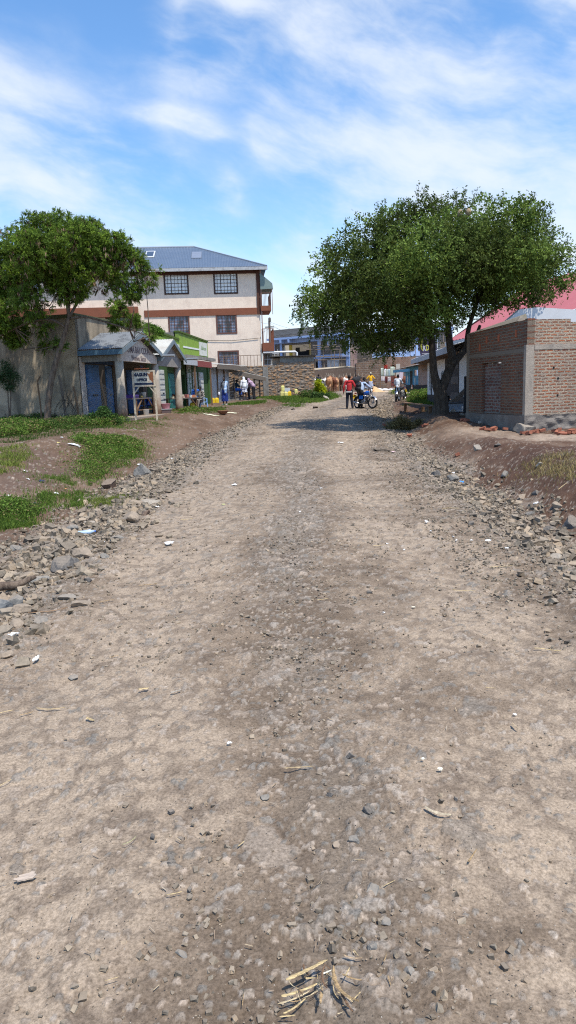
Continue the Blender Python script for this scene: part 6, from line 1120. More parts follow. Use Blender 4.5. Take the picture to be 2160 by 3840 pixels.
tagstuff('ground_cover', merge([weeds([(-150, 1575), (300, 1570), (345, 1600), (200, 1612), (-150, 1640)], 5200, .30, .038, GRD, rg5), weeds([(-150, 1600), (120, 1585), (160, 1620), (60, 1640), (-150, 1650)], 2800, .32, .038, GRN, rg5), weeds([(340, 1572), (440, 1575), (445, 1592), (340, 1600)], 1500, .25, .04, GRN, rg5),
    weeds([(300, 1655), (420, 1645), (520, 1672), (500, 1700), (330, 1700)], 2600, .24, .028, GRN, rg5), weeds([(300, 1700), (440, 1700), (400, 1770), (310, 1800)], 900, .14, .022, GRN, rg5), weeds([(0, 1890), (100, 1905), (110, 1930), (0, 1940)], 700, .16, .02, GRN, rg5), weeds([(1540, 1490), (1620, 1475), (1630, 1500), (1560, 1505)], 1300, .42, .06, GRN, rg5), weeds([(1130, 1488), (1180, 1486), (1180, 1496), (1140, 1498)], 600, .5, .06, GRD, rg5), weeds([(670, 1545), (720, 1535), (740, 1545)], 300, .2, .04, GRN, rg5), weeds([(960, 1490), (1005, 1480), (1010, 1490)], 500, .35, .05, GRN, rg5)]), 'low leafy weeds growing along the left wall and on the banks')
def shrub(name, label, cat, px, py, specs, n, size, col, stems, seed, d=None, per=9, stem_r=.02, asp=.45, par=None, droop=.2):
    rng = np.random.default_rng(seed); base = (GPc(px, py) if px < 460 else GP(px, py)) if d is None else U(px, py, d); dd = base.y; T = thing(name, label, cat, base); lob = [(np.array(U(a, b, dd + rng.uniform(-.2, .2))), r * dd / F) for a, b, r in specs]
    P, dr, k, rad = lobepts(lob, n, rng, .5); m = n * per; pos = np.repeat(P, per, 0) + rng.normal(0, size * 1.3, (m, 3)); c = np.array(col) * np.repeat(rng.uniform(.55, 1.5, (n, 1)), per, 0) * rng.uniform(.7, 1.3, (m, 1))
    v, f, c = leaves(pos, unit(rng.normal(size=(m, 3)) + np.repeat(dr, per, 0)), rng.uniform(.7, 1.3, m) * size, rng.uniform(.7, 1.2, m) * size * asp, c, rng, droop); link('foliage', arrmesh('foliage', v - np.array(base), f, c), LEAF, T)
    for st_ in stems: mb = MB(); limb(mb, [(a, b, 0) for a, b in st_], [stem_r, stem_r * .8, stem_r * .6], dd, 7); mb.v = [tuple(Vector(p) - base) for p in mb.v]; flush_normals(mb.build('stem', BARKL, T, True))
    return T
shrub('sapling', 'young bushy sapling on two thin stems at the far left before the grey wall', 'sapling', 37, 1572, [(30, 1400, 34), (5, 1420, 30), (55, 1415, 26), (20, 1370, 24), (40, 1450, 26), (-15, 1400, 25)], 620, .05, (.045, .085, .03), [[(38, 1575), (32, 1520), (28, 1440)], [(38, 1565), (40, 1510), (40, 1450)], [(36, 1575), (24, 1560), (18, 1552)]], 1, per=8, stem_r=.035, asp=.16)
shrub('bush', 'low spreading dark green bush before the blue doors of the first porch', 'bush', 385, 1590, [(385, 1560, 28), (350, 1570, 22), (420, 1572, 22), (440, 1585, 14), (330, 1585, 16), (390, 1540, 16)], 900, .04, (.05, .10, .025), [[(385, 1592), (385, 1575), (385, 1560)]], 2, per=9)
shrub('shrub', 'bright yellow green shrub at the right end of the ochre stone wall', 'shrub', 1195, 1490, [(1193, 1435, 9), (1200, 1450, 11), (1212, 1462, 9), (1190, 1460, 9), (1208, 1475, 8)], 620, .065, (.36, .40, .015), [[(1195, 1490), (1195, 1475), (1195, 1460)]], 3)
shrub('bush', 'dark green bush under the yellow green shrub at the stone wall end', 'bush', 1200, 1496, [(1180, 1484, 9), (1205, 1488, 11), (1225, 1488, 8)], 420, .07, (.06, .11, .03), [[(1200, 1497), (1200, 1492), (1200, 1486)]], 4)
shrub('parapet_plant', 'leafy green climber growing over the mossy parapet', 'plant', 565, 1238, [(560, 1226, 10), (575, 1232, 11), (592, 1238, 9), (605, 1248, 7), (548, 1228, 7)], 420, .055, (.11, .20, .03), [[(565, 1250), (568, 1240), (575, 1230)]], 5, d=38.5)
shrub('brushwood', 'heap of cut brushwood with withered leaves at the right road edge', 'brushwood', 1515, 1615, [(1510, 1590, 32), (1475, 1600, 26), (1545, 1600, 24), (1500, 1575, 20), (1570, 1585, 16), (1450, 1612, 16)], 650, .032, (.18, .15, .065), [[(1450, 1620), (1500, 1590), (1560, 1560)], [(1560, 1620), (1500, 1600), (1455, 1560)], [(1480, 1625), (1515, 1590), (1530, 1545)], [(1530, 1625), (1490, 1590), (1470, 1550)]], 6, per=7, stem_r=.018)
# dead thorny branches against the grey wall, fence posts and wire
d = GP(300, 1580).y
FP = [((156, 1570), (140, 1430), (150, 1412), .035, 'thin bent fence post left of the feathery tree trunk'), ((250, 1580), (225, 1425), (220, 1408), .055, 'leaning fence post just right of the feathery tree trunk'), ((298, 1575), (280, 1470), (275, 1448), .045, 'short leaning fence post nearest the corner of the grey building'), ((410, 1575), (378, 1428), (386, 1386), .04, 'thin bent fence post standing before the blue doors')]
for i, (a, b, c, r, lab) in enumerate(FP):
    p = GPc(*a); P = [p - Vector((0, 0, .2)), U(*b, p.y), U(*c, p.y)]; T = MB(); T.tube([q - p for q in (P[0], P[0].lerp(P[1], .5) + Vector((.02, 0, 0)), P[1], P[2])], [r, r * .95, r * .9, r * .85], 8); o = flush_normals(T.build('fence_post', WOODB if i != 1 else WOODG, None)); o.location = p; tag(o, lab, 'post', 'old posts of the fallen fence')
wr_ = thing('wire_netting', 'rusty hexagonal wire netting sagging before the blue doors', 'netting', GPc(400, 1575)); mb = MB(); D0 = GPc(400, 1575).y; O = wr_.location
for i in range(16):
    for j in range(17):
        x = 318 + i * 6.6 + (3.3 if j % 2 else 0); y = 1450 + j * 7.2 + i * 1.2 - 26 * math.sin(i / 15 * 3.1); q = U(x, y, D0); q2 = U(x - 3.3, y + 5, D0); q3 = U(x + 3.3, y + 5, D0)
        mb.bar(q - O, q2 - O, .009); mb.bar(q - O, q3 - O, .009); mb.bar(q2 - O, U(x - 3.3, y + 7.6, D0) - O, .009)
mb.build('mesh', M('rusty_wire', (.20, .17, .14), .7), wr_); mb = MB()
for y0, y1_ in ((1492, 1500), (1468, 1462)): mb.tube([U(142 + (330 - 142) * t, y0 + (y1_ - y0) * t + 6 * math.sin(t * 3.1), D0) - O for t in np.linspace(0, 1, 9)], .006, 4)
mb.build('strand_wire', M('rusty_wire', (.20, .17, .14)), wr_)
rg6 = np.random.default_rng(6); db = thing('dead_branch', 'tangle of bare dead branches leaning between the fence posts', 'branch', GPc(260, 1580)); mb = MB(); O = db.location
for _ in range(16):
    a = rg6.uniform(200, 300), rg6.uniform(1500, 1575); b = a[0] + rg6.uniform(-70, 60), a[1] - rg6.uniform(10, 90); m = ((a[0] + b[0]) / 2 + rg6.uniform(-15, 15), (a[1] + b[1]) / 2 - rg6.uniform(0, 18)); mb.tube([U(*a, O.y - .1) - O, U(*m, O.y - .2) - O, U(*b, O.y - .1) - O], [.012, .009, .004], 5)
o = mb.build('twigs', BARKD, db); o['kind'] = 'stuff'
# ================================================================== PEOPLE, CATTLE, MOTORCYCLES, GOODS
def blob(name, prims, voxel, mat, parent=None, smooth_it=4):
    mb = MB()
    for p in prims:
        if p[0] == 'c':
            _, a, b, r0, r1 = p; a, b = Vector(a), Vector(b); mb.tube([a, a.lerp(b, .5), b], [r0, (r0 + r1) / 2, r1], 12); mb.ell(a, (r0,) * 3, 12); mb.ell(b, (r1,) * 3, 12)
        else: mb.ell(p[1], p[2], 14)
    me = bpy.data.meshes.new('src'); me.from_pydata(mb.v, [], mb.f); o = bpy.data.objects.new('src', me); COL.objects.link(o); flush_normals(o)
    m = o.modifiers.new('r', 'REMESH'); m.mode = 'VOXEL'; m.voxel_size = voxel; m = o.modifiers.new('s', 'SMOOTH'); m.iterations = smooth_it; m.factor = .5
    bpy.context.view_layer.update(); out = bpy.data.meshes.new_from_object(o.evaluated_get(bpy.context.evaluated_depsgraph_get())); bpy.data.objects.remove(o); out.name = name; out.materials.clear()
    return link(name, out, mat, parent, True)
SKIN = M('dark_skin', (.055, .030, .020), .5, .1, 8, spec=.4); HAIR = M('black_hair', (.008, .007, .007), .8)
V = Vector
def person(loc, rz, label, skin=SKIN, top=None, sleeves='long', bottom=None, kind='trousers', skirt_len=.35, shoes=None, pose='stand', head=None, arms=None, lean=0.0, lean_side=0.0, group=None, cap=None, thin=1.0, legs=None, turn=0.0, hip=.93, scale=1.0, hijab=None):
    T = thing('person', label, 'person', loc, rz, group); T.scale = (scale,) * 3
    P = {}; P['pel'] = V((0, 0, hip)); ca, sa = math.cos(lean), math.sin(lean); up = V((math.sin(lean_side) * ca, sa, ca * math.cos(lean_side)))
    P['ch'] = P['pel'] + up * .34; P['ne'] = P['pel'] + up * .55; hd = (up + V((0, .1, .35))).normalized(); P['hd'] = P['ne'] + hd * .155
    fw = V((0, 1, 0)); side = V((1, 0, 0))
    for s_, k in ((-1, 'l'), (1, 'r')):
        P['sh' + k] = P['pel'] + up * .49 + side * s_ * .175; P['hp' + k] = P['pel'] + side * s_ * .09
        if legs and k in legs: P['kn' + k], P['an' + k] = V(legs[k][0]), V(legs[k][1])
        elif pose == 'sit': P['kn' + k] = P['hp' + k] + V((s_ * .06, .42, .0)); P['an' + k] = P['kn' + k] + V((0, .04, -P['kn' + k].z + .08))
        else: P['kn' + k] = P['hp' + k] + V((s_ * .02, .02, -(hip - .08) * .49)); P['an' + k] = V((s_ * .12, -.03, .08))
        if arms and k in arms: P['el' + k], P['wr' + k] = P['sh' + k] + V(arms[k][0]), P['sh' + k] + V(arms[k][1])
        else: P['el' + k] = P['sh' + k] + V((s_ * .07, -.03, -.28)); P['wr' + k] = P['el' + k] + V((s_ * .03, .06, -.24))
    pr = [('c', P['pel'], P['ch'], .13 * thin, .125 * thin), ('c', P['pel'] + V((-.06, 0, 0)), P['pel'] + V((.06, 0, 0)), .10, .10), ('c', P['shl'].lerp(P['shr'], .15), P['shr'].lerp(P['shl'], .15), .07, .07), ('c', P['ch'], P['ne'] - up * .04, .12, .065), ('c', P['ne'] - up * .03, P['hd'] - hd * .05, .055, .052)]
    H = P['hd']; pr += [('e', H + hd * .02, (.076, .094, .105)), ('e', H + V((0, .03, -.05)), (.055, .062, .06)), ('c', H + V((0, .088, .0)), H + V((0, .108, -.018)), .012, .015), ('e', H + V((-.08, 0, -.005)), (.014, .022, .032)), ('e', H + V((.08, 0, -.005)), (.014, .022, .032)), ('c', H + V((-.02, .085, -.052)), H + V((.02, .085, -.052)), .011, .011)]
    for k, s_ in (('l', -1), ('r', 1)):
        pr += [('c', P['sh' + k], P['el' + k], .052, .040), ('c', P['el' + k], P['wr' + k], .039, .027), ('c', P['hp' + k], P['kn' + k], .088, .056), ('c', P['kn' + k], P['kn' + k].lerp(P['an' + k], .35) + V((0, -.012, 0)), .055, .052), ('c', P['kn' + k].lerp(P['an' + k], .35), P['an' + k], .052, .034), ('c', P['an' + k] + V((0, -.03, -.035)), P['an' + k] + V((s_ * .02, .13, -.05)), .036, .028)]
        d_ = (P['wr' + k] - P['el' + k]).normalized(); a_ = d_.cross(fw).normalized() if abs(d_.dot(fw)) < .9 else side; n_ = d_.cross(a_)
        pm = P['wr' + k] + d_ * .05; pr += [('c', P['wr' + k], pm, .026, .033), ('c', pm - n_ * .02, pm + n_ * .02 + d_ * .03, .020, .020)]
        for f in range(4):
            o_ = pm + d_ * .035 + n_ * (f - 1.5) * .021; L_ = (.062, .074, .068, .052)[f]; mdl = o_ + d_ * L_ * .55; pr += [('c', o_, mdl, .0095, .0085), ('c', mdl, mdl + d_ * L_ * .45 + a_ * s_ * -.018, .0085, .007)]
        th = pm - n_ * .03 - d_ * .02; pr += [('c', th, th - n_ * .025 + d_ * .03, .011, .010), ('c', th - n_ * .025 + d_ * .03, th - n_ * .030 + d_ * .058, .010, .008)]
    blob('body', pr, .0105, skin, T, 2)
    mbh = MB(); [mbh.ell(H + V((s_ * .03, .086, .012)), (.011, .008, .007), 8) for s_ in (-1, 1)]; mbh.build('eyes', M('eye_white', (.5, .47, .42), .3), T, True)
    if hijab: blob('headscarf', [('e', H + hd * .025 + V((0, -.02, 0)), (.098, .11, .125)), ('c', H + V((0, -.04, -.05)), P['ch'] + up * .1 + V((0, -.07, 0)), .10, .16), ('c', P['shl'], P['shr'], .085, .085), ('c', P['ch'] + V((0, -.05, 0)), P['pel'] + up * .12 + V((0, -.05, 0)), .165, .18)], .014, hijab, T)
    elif cap: blob('headwrap', [('e', H + hd * .055, (.085, .102, .085))], .01, cap, T)
    else: blob('hair', [('e', H + hd * .035 + V((0, -.014, 0)), (.081, .095, .098))], .01, head or HAIR, T)
    if top:
        q = [('c', P['pel'] + up * .06, P['ch'], .148 * thin, .152 * thin), ('c', P['shl'].lerp(P['shr'], .06), P['shr'].lerp(P['shl'], .06), .078, .078), ('c', P['ch'], P['ne'] - up * .07, .145 * thin, .09), ('e', P['pel'] + up * .03, (.165 * thin, .13, .10))]
        for k in 'lr':
            q.append(('c', P['sh' + k], P['el' + k], .066, .056));
            if sleeves == 'long': q.append(('c', P['el' + k], P['wr' + k].lerp(P['el' + k], .1), .055, .042))
        blob('top', q, .014, top, T, 3)
    if bottom and kind == 'trousers':
        q = [('c', P['pel'] + V((-.07, 0, .03)), P['pel'] + V((.07, 0, .03)), .115, .115)]
        for k in 'lr': q += [('c', P['hp' + k], P['kn' + k], .105, .078), ('c', P['kn' + k], P['an' + k] + V((0, 0, .02)), .078, .066)]
        blob('trousers', q, .014, bottom, T, 3)
    elif bottom:
        if pose == 'sit': q = [('c', P['hpl'], P['knl'], .13, .11), ('c', P['hpr'], P['knr'], .13, .11), ('c', (P['hpl'] + P['hpr']) / 2, (P['knl'] + P['knr']) / 2, .12, .10), ('c', (P['knl'] + P['knr']) / 2 + V((-.08, 0, 0)), (P['anl'] + P['anr']) / 2 + V((-.06, 0, .12)), .10, .12), ('c', (P['knl'] + P['knr']) / 2 + V((.08, 0, 0)), (P['anl'] + P['anr']) / 2 + V((.06, 0, .12)), .10, .12)]; blob('skirt', q, .016, bottom, T)
        else:
            z1 = P['pel'].z + .08; z0 = skirt_len; n = 40; vs = []
            for i in range(7):
                t = i / 6; z = z1 + (z0 - z1) * t; r = .145 + .03 * min(t * 4, 1) + .04 * t
                for k in range(n): a = 2 * math.pi * k / n; rr = r * (1 + .05 * t * math.sin(a * 7 + 1)); vs.append((rr * 1.08 * math.cos(a), rr * .85 * math.sin(a), z))
            fs = [(i * n + k, i * n + (k + 1) % n, (i + 1) * n + (k + 1) % n, (i + 1) * n + k) for i in range(6) for k in range(n)] + [tuple(range(n))]
            mb = MB().add(vs, fs); o = flush_normals(mb.build('skirt', bottom, T, True))
    if shoes:
        q = []
        for k, s_ in (('l', -1), ('r', 1)): q += [('c', P['an' + k] + V((0, -.035, -.04)), P['an' + k] + V((s_ * .02, .15, -.045)), .046, .038), ('e', P['an' + k] + V((0, 0, -.01)), (.045, .05, .05))]
        blob('shoes', q, .014, shoes, T)
    return T, P
def m_pattern(name, a, b, scale=18, thr=.5, stripes=None):
    s = NT(name)
    if stripes:
        w = s.n('ShaderNodeTexWave'); w.bands_direction = stripes; w.inputs['Scale'].default_value = scale; w.inputs['Distortion'].default_value = 1.0; s.l(s.coords(), w.inputs['Vector']); n = w.outputs['Fac']
    else: n = s.noise(scale, 3, .5)
    return s.out(s.mix(s.ramp(n, thr - .03, thr + .03), a, b), .85)
def cloth(name, c, v=.15): return M('cloth_' + name, c, .9, v, 10, bump=.3, bscale=14)
BLKC = cloth('black', (.016, .016, .02)); 
def gp(px, d): k = (CR @ Vector(((px - 1080) / F, -(1480 - 1920) / F, -1))); k = k.x / k.y; return Vector((k * d, d, gz(k * d, d)))
def slab(px, d, z): v = gp(px, d); v.z = z; return v
face_away = 0.0
# man in the red hoodie
q = gp(1310, 37.2); T, P = person(q, R(-8), 'man in a red hooded jacket and dark jeans standing on the road', top=cloth('red', (.48, .035, .04)), bottom=cloth('navy_jeans', (.014, .017, .03)), shoes=BLKC, arms={'l': ((-.10, -.03, -.28), (-.12, .02, -.53)), 'r': ((.14, .02, -.26), (.30, .12, -.42))}, legs={'l': ((-.11, .02, .50), (-.13, -.02, .08)), 'r': ((.11, .03, .50), (.16, .0, .08))})
blob('hood', [('c', P['ne'] + V((-.06, -.07, -.04)), P['ne'] + V((.06, -.07, -.04)), .055, .055), ('e', P['ne'] + V((0, -.09, -.07)), (.10, .055, .08))], .012, cloth('red_hood', (.44, .03, .035)), T)
MB().box(-.15, .15, -.155, -.13, .86, .93).build('shirt_hem', cloth('grey_white', (.5, .5, .5)), T)
# motorcycles
def torus(mb, c, Rr, r, n=28, m=8, ax=1):
    vs = []
    for i in range(n):
        a = 2 * math.pi * i / n
        for j in range(m):
            b = 2 * math.pi * j / m; rr = Rr + r * math.cos(b); vs.append((c[0] + rr * math.cos(a), c[1] + r * .95 * math.sin(b), c[2] + rr * math.sin(a)))
    mb.add(vs, [(i * m + j, i * m + (j + 1) % m, ((i + 1) % n) * m + (j + 1) % m, ((i + 1) % n) * m + j) for i in range(n) for j in range(m)]); return mb
RUB_ = M('tyre_rubber', (.018, .018, .018), .85, bump=.3); CHR = M('chrome', (.55, .55, .56), .22, .05, 5, metal=.9); ENG = M('engine_alloy', (.22, .22, .23), .4, .2, 12, metal=.7); MBL = M('frame_black', (.015, .015, .016), .4)
def motorcycle(loc, rz, label, paint, steer=.25, lean=0.0, plate=None, flare=None):
    T = thing('motorcycle', label, 'motorcycle', loc, rz, 'parked motorcycles'); T.rotation_euler = (lean, 0, rz)
    def wheel(x, y, st):
        mb = MB(); torus(mb, (0, 0, 0), .225, .018, 28, 6)
        for i in range(12): a = math.pi * 2 * i / 12; mb.bar((0, .02 if i % 2 else -.02, 0), (.22 * math.cos(a), 0, .22 * math.sin(a)), .007)
        mb.tube([(0, -.05, 0), (0, .05, 0)], .06, 14); w = flush_normals(mb.build('wheel', CHR, T)); w.location = (x, y, .30); w.rotation_euler = (0, 0, st); t = MB(); torus(t, (0, 0, 0), .258, .044, 32, 8); flush_normals(t.build('tyre', RUB_, w, True)); return w
    wheel(-.62, 0, 0); fwx, fwy = .62 + .04 * math.cos(steer), .12 * math.sin(steer); wheel(.66, fwy, steer)
    mb = MB(); mb.tube([(-.62, .08, .3), (-.25, .08, .36), (.1, .07, .32), (.3, .04, .42), (.40, 0, .80)], .018, 8); mb.tube([(-.62, -.08, .3), (-.25, -.08, .36), (.1, -.07, .32), (.3, -.04, .42), (.40, 0, .80)], .018, 8); mb.tube([(.40, 0, .82), (.0, 0, .74), (-.35, 0, .70), (-.72, 0, .72)], .02, 8); mb.tube([(-.62, .11, .30), (-.45, .12, .68)], .026, 8); mb.tube([(-.62, -.11, .30), (-.45, -.12, .68)], .026, 8); flush_normals(mb.build('frame', MBL, T, True))
    mb = MB().box(-.12, .18, -.12, .12, .24, .44); mb.tube([(.08, 0, .42), (.16, 0, .62)], .075, 12); [mb.tube([(.08 + .02 * i - .0, 0, .44 + .035 * i), (.083 + .02 * i, 0, .452 + .035 * i)], .105, 14) for i in range(5)]; mb.tube([(-.02, -.14, .33), (-.02, .14, .33)], .085, 14); flush_normals(mb.build('engine', ENG, T))
    blob('fuel_tank', [('e', (.20, 0, .80), (.24, .13, .12)), ('e', (.06, 0, .78), (.16, .10, .09))], .014, paint, T); mb = MB().box(-.35, -.08, -.125, -.085, .48, .66); mb.box(-.35, -.08, .085, .125, .48, .66); mb.build('side_panel', paint, T)
    blob('seat', [('c', (-.05, 0, .79), (-.62, 0, .82), .085, .075), ('c', (-.1, .04, .79), (-.6, .04, .82), .07, .06), ('c', (-.1, -.04, .79), (-.6, -.04, .82), .07, .06)], .014, BLKC, T)
    mb = MB(); [mb.tube([(.66, s * .09 + fwy, .30), (.47, s * .08, .80), (.42, s * .08, .98)], [.028, .024, .02], 8) for s in (-1, 1)]; flush_normals(mb.build('front_fork', CHR, T, True))
    c, s_ = math.cos(steer), math.sin(steer); mb = MB(); mb.tube([(.30 - .36 * s_ - .06, .36 * c, 1.02), (.42 - .15 * s_, .15 * c, 1.06), (.43, 0, 1.0), (.42 + .15 * s_, -.15 * c, 1.06), (.30 + .36 * s_ - .06, -.36 * c, 1.02)], .013, 8); flush_normals(mb.build('handlebar', MBL, T, True))
    for q_ in (1, -1):
        mb = MB(); mb.tube([(.36, q_ * .22, 1.05), (.34, q_ * .30, 1.20)], .006, 6); mb.ell((.34, q_ * .31, 1.22), (.02, .06, .04), 10); mb.build('mirror', MBL, T, True)
        MB().ell((.52, q_ * .15, .92), (.03, .03, .025), 8).build('indicator', M('indicator_orange', (.7, .2, .02), .4), T, True); MB().ell((-.78, q_ * .13, .70), (.03, .03, .025), 8).build('indicator', M('indicator_orange', (.7, .2, .02)), T, True)
    hl_ = flush_normals(MB().lathe([(.04, -.09), (.085, -.05), (.095, 0), (.09, .012)], (0, 0, 0), 18).build('headlight', MBL, T, True)); hl_.rotation_euler = (0, R(88), steer); hl_.location = (.52, 0, .93); MB().ell((0, 0, .012), (.082, .082, .02), 16).build('lens', M('lens_glass', (.75, .77, .8), .08, .05, spec=.8), hl_, True)
    def guard(cx, r, a0, a1, mat, y=0):
        mb = MB(); n = 10; vs = []
        for i in range(n + 1):
            a = R(a0 + (a1 - a0) * i / n)
            for w, dr_ in ((-.06, -.02), (-.03, .005), (.03, .005), (.06, -.02)): vs.append((cx + (r + dr_) * math.cos(a), y + w, .3 + (r + dr_) * math.sin(a)))
        vs2 = [(x * 1, y_, z - .006) for x, y_, z in vs]; k = len(vs); fs = [(i * 4 + j, i * 4 + j + 1, (i + 1) * 4 + j + 1, (i + 1) * 4 + j) for i in range(n) for j in range(3)]; mb.add(vs + vs2, fs + [tuple(q + k for q in reversed(f)) for f in fs]); return mb.build('mudguard', mat, T, True)
    guard(.66, .34, 25, 140, CHR if paint is not None else paint, fwy); guard(-.62, .35, 60, 185, MBL)
    mb = MB(); mb.tube([(.12, -.12, .5), (.26, -.16, .34), (.05, -.17, .24), (-.3, -.17, .25)], .022, 8); mb.tube([(-.25, -.18, .25), (-.85, -.19, .34)], [.04, .05], 12); flush_normals(mb.build('exhaust', CHR, T, True))
    mb = MB(); mb.tube([(-.35, .13, .86), (-.75, .14, .88), (-.98, .10, .90), (-.98, -.10, .90), (-.75, -.14, .88), (-.35, -.13, .86)], .011, 6); [mb.tube([(x, -.12, .885), (x, .12, .885)], .009, 6) for x in (-.7, -.8, -.9)]; flush_normals(mb.build('rear_rack', MBL, T, True))
    pl = MB().box(-.93, -.915, -.12, .12, .52, .72).build('number_plate', M('plate_yellow', (.75, .50, .03), .5, .03), T); MB().ell((-.86, 0, .80), (.04, .08, .04), 10).build('tail_light', M('tail_red', (.35, .02, .02), .3), T, True)
    mb = MB(); mb.tube([(.3, .08, .35), (.38, .26, .42), (.36, .28, .62), (.33, .08, .70)], .013, 8); mb.tube([(.3, -.08, .35), (.38, -.26, .42), (.36, -.28, .62), (.33, -.08, .70)], .013, 8); flush_normals(mb.build('crash_bar', CHR, T, True)); mb = MB(); mb.tube([(-.08, .1, .28), (-.16, .24, .04)], .012, 6); mb.tube([(-.02, -.25, .27), (-.02, .25, .27)], .014, 6); flush_normals(mb.build('side_stand', MBL, T))
    return T
BB_ = M('bike_blue', (.012, .10, .42), .25, .1, 3, spec=.6)
q = gp(1364, 36.9); bk1 = motorcycle(q + Vector((0, 0, .0)), R(-60), 'blue and black motorcycle beside the man in the red hoodie', BB_, .35, R(-7))
q2 = gp(1352, 37.25); T, P = person(q2, R(-62), 'man in a pale blue shirt with a black backpack bending over the blue motorcycle', top=cloth('pale_blue', (.42, .52, .68)), bottom=BLKC, shoes=BLKC, lean=.42, hip=.86, lean_side=-.1, arms={'l': ((-.04, .20, -.20), (.02, .40, -.28)), 'r': ((.05, .22, -.18), (-.02, .42, -.26))})
bp = blob('backpack', [('e', (0, 0, 0), (.19, .13, .25)), ('c', (-.1, .02, -.15), (.1, .02, -.15), .12, .12), ('c', (-.09, -.05, .02), (.09, -.05, .02), .10, .10)], .015, M('backpack_black', (.012, .013, .016), .6), None); bp.location = q2 + Vector((-.12, -.10, 1.17)); bp.rotation_euler = (R(-24), 0, R(-62)); tag(bp, 'bulky black backpack on the back of the man bending over the blue motorcycle', 'backpack'); bs = MB(); 
for z in (-.12, 0, .1): bs.tube([(-.17, -.10, z), (0, -.165, z), (.17, -.10, z)], .008, 6)
bs.build('seam_piping', M('piping_grey', (.06, .06, .065), .6), bp)
q = gp(1507, 45.2); bk2 = motorcycle(q, R(-118), 'black motorcycle facing down the road beside the man in a white and black top', M('bike_black', (.02, .02, .022), .25), .15, R(8))
q2 = gp(1492, 45.6); T, P = person(q2, R(-20), 'man in a white top with black sleeves leaning by the black motorcycle', top=cloth('white_top', (.60, .62, .64)), sleeves='short', bottom=BLKC, shoes=BLKC, lean=.14, arms={'l': ((-.06, .12, -.25), (.0, .30, -.32)), 'r': ((.10, .10, -.24), (.24, .28, -.30))})
for k in 'lr': blob('sleeve', [('c', P['el' + k].lerp(P['sh' + k], .5), P['el' + k], .058, .052), ('c', P['el' + k], P['wr' + k], .051, .038)], .014, BLKC, T)
hm = MB().box(-.14, .14, -.012, .012, 0, .42).build('poster_board', M('pale_board', (.62, .52, .58), .7), None); hm.location = gp(1500, 46.5) + Vector((.06, 0, 1.38)); hm.rotation_euler = (0, R(5), R(20)); tag(hm, 'pale poster board held up beside the head of the man at the black motorcycle', 'board'); MB().box(-.155, .155, -.006, .006, -.02, .44).build('board_rim', M('maroon_rim', (.12, .03, .06)), hm)
q = gp(1370, 66); motorcycle(q, R(172), 'dark motorcycle with a pink tank parked behind the woman in yellow', M('bike_pink', (.50, .10, .16), .3), .1, R(5))
# woman in yellow
q = gp(1391, 64.5); person(q, R(178), 'woman in a yellow blouse and pale grey skirt standing by the sand heap', top=cloth('yellow', (.78, .42, .015)), sleeves='short', bottom=cloth('pale_skirt', (.40, .42, .50)), kind='skirt', skirt_len=.50, cap=cloth('cream', (.62, .56, .42)), arms={'l': ((-.17, -.02, -.20), (-.06, .10, -.36)), 'r': ((.17, -.02, -.20), (.22, .06, -.42))}, shoes=BLKC)
q = gp(1386, 63.6); mb = MB().lathe([(.16, 0), (.30, .14), (.33, .17), (.31, .17), (.15, .02)], (0, 0, 0), 24); o = flush_normals(mb.build('basin', M('white_enamel', (.75, .77, .8), .3), None, True)); o.location = q + Vector((0, 0, .30)); tag(o, 'white basin at the feet of the woman in yellow', 'basin')
mb = MB().lathe([(.16, 0), (.16, .30), (.13, .30), (.13, .0)], (0, 0, 0), 10); o = mb.build('stool', WOODB, None); o.location = q; tag(o, 'low round stool under the white basin', 'stool')
# man in the dark suit by the wall end
person(gp(1196, 68), R(15), 'person in a dark navy jacket with white collar behind the end of the stone wall', top=cloth('navy', (.012, .016, .04)), bottom=BLKC, shoes=BLKC)
# left side people
q = gp(842, 44.5); T, P = person(q, R(150), 'woman in a dark blue skirt with a light blue patterned cloth over her shoulder', top=m_pattern('striped_top', (.02, .022, .03), (.5, .55, .6), 5.5, .86, 'Z'), bottom=m_pattern('blue_skirt', (.012, .03, .16), (.05, .09, .38), 9, .58), kind='skirt', skirt_len=.24, shoes=cloth('white_shoe', (.7, .68, .62)), arms={'l': ((-.10, -.03, -.28), (-.13, .03, -.53)), 'r': ((.10, -.02, -.28), (.20, .02, -.52))})
blob('shoulder_cloth', [('c', P['shl'] + V((0, .05, .03)), P['shl'] + V((.02, .12, -.45)), .06, .10), ('c', P['shl'] + V((0, -.05, .03)), P['shl'] + V((.0, -.10, -.38)), .06, .09), ('c', P['shl'] + V((.02, .12, -.4)), P['shl'] + V((.02, .12, -.62)), .09, .08)], .015, m_pattern('blue_print', (.22, .42, .72), (.62, .72, .85), 11, .5), T)
blob('carrier_bag', [('e', (0, 0, 0), (.07, .05, .12))], .012, M('white_bag', (.75, .76, .78), .5), None).location = q + Vector((-.40, -.05, .70)) if False else q
o = COL.objects[-1]; o.location = q + Vector((-.33, -.12, .72)); tag(o, 'small white carrier bag in the hand of the woman in the blue skirt', 'bag')
blob('handle', [('c', (0, 0, .1), (0, 0, .2), .012, .012)], .01, M('white_bag', (.75, .76, .78)), o)
STR = m_pattern('striped_dress', (.014, .014, .016), (.42, .38, .33), 7.5, .62, 'X')
def shopq(px, d): v = gp(px, d); return v
q = gp(752, 41.5); q.z = GL; T, P = person(q, R(150), 'person in a black and cream striped outfit sitting before the farther green shop', top=STR, bottom=STR, kind='trousers', pose='sit', hip=.52, shoes=cloth('tan_sandal', (.3, .2, .12)), arms={'l': ((-.10, .06, -.26), (.02, .24, -.36)), 'r': ((.10, .06, -.26), (-.02, .24, -.36))}, cap=BLKC)
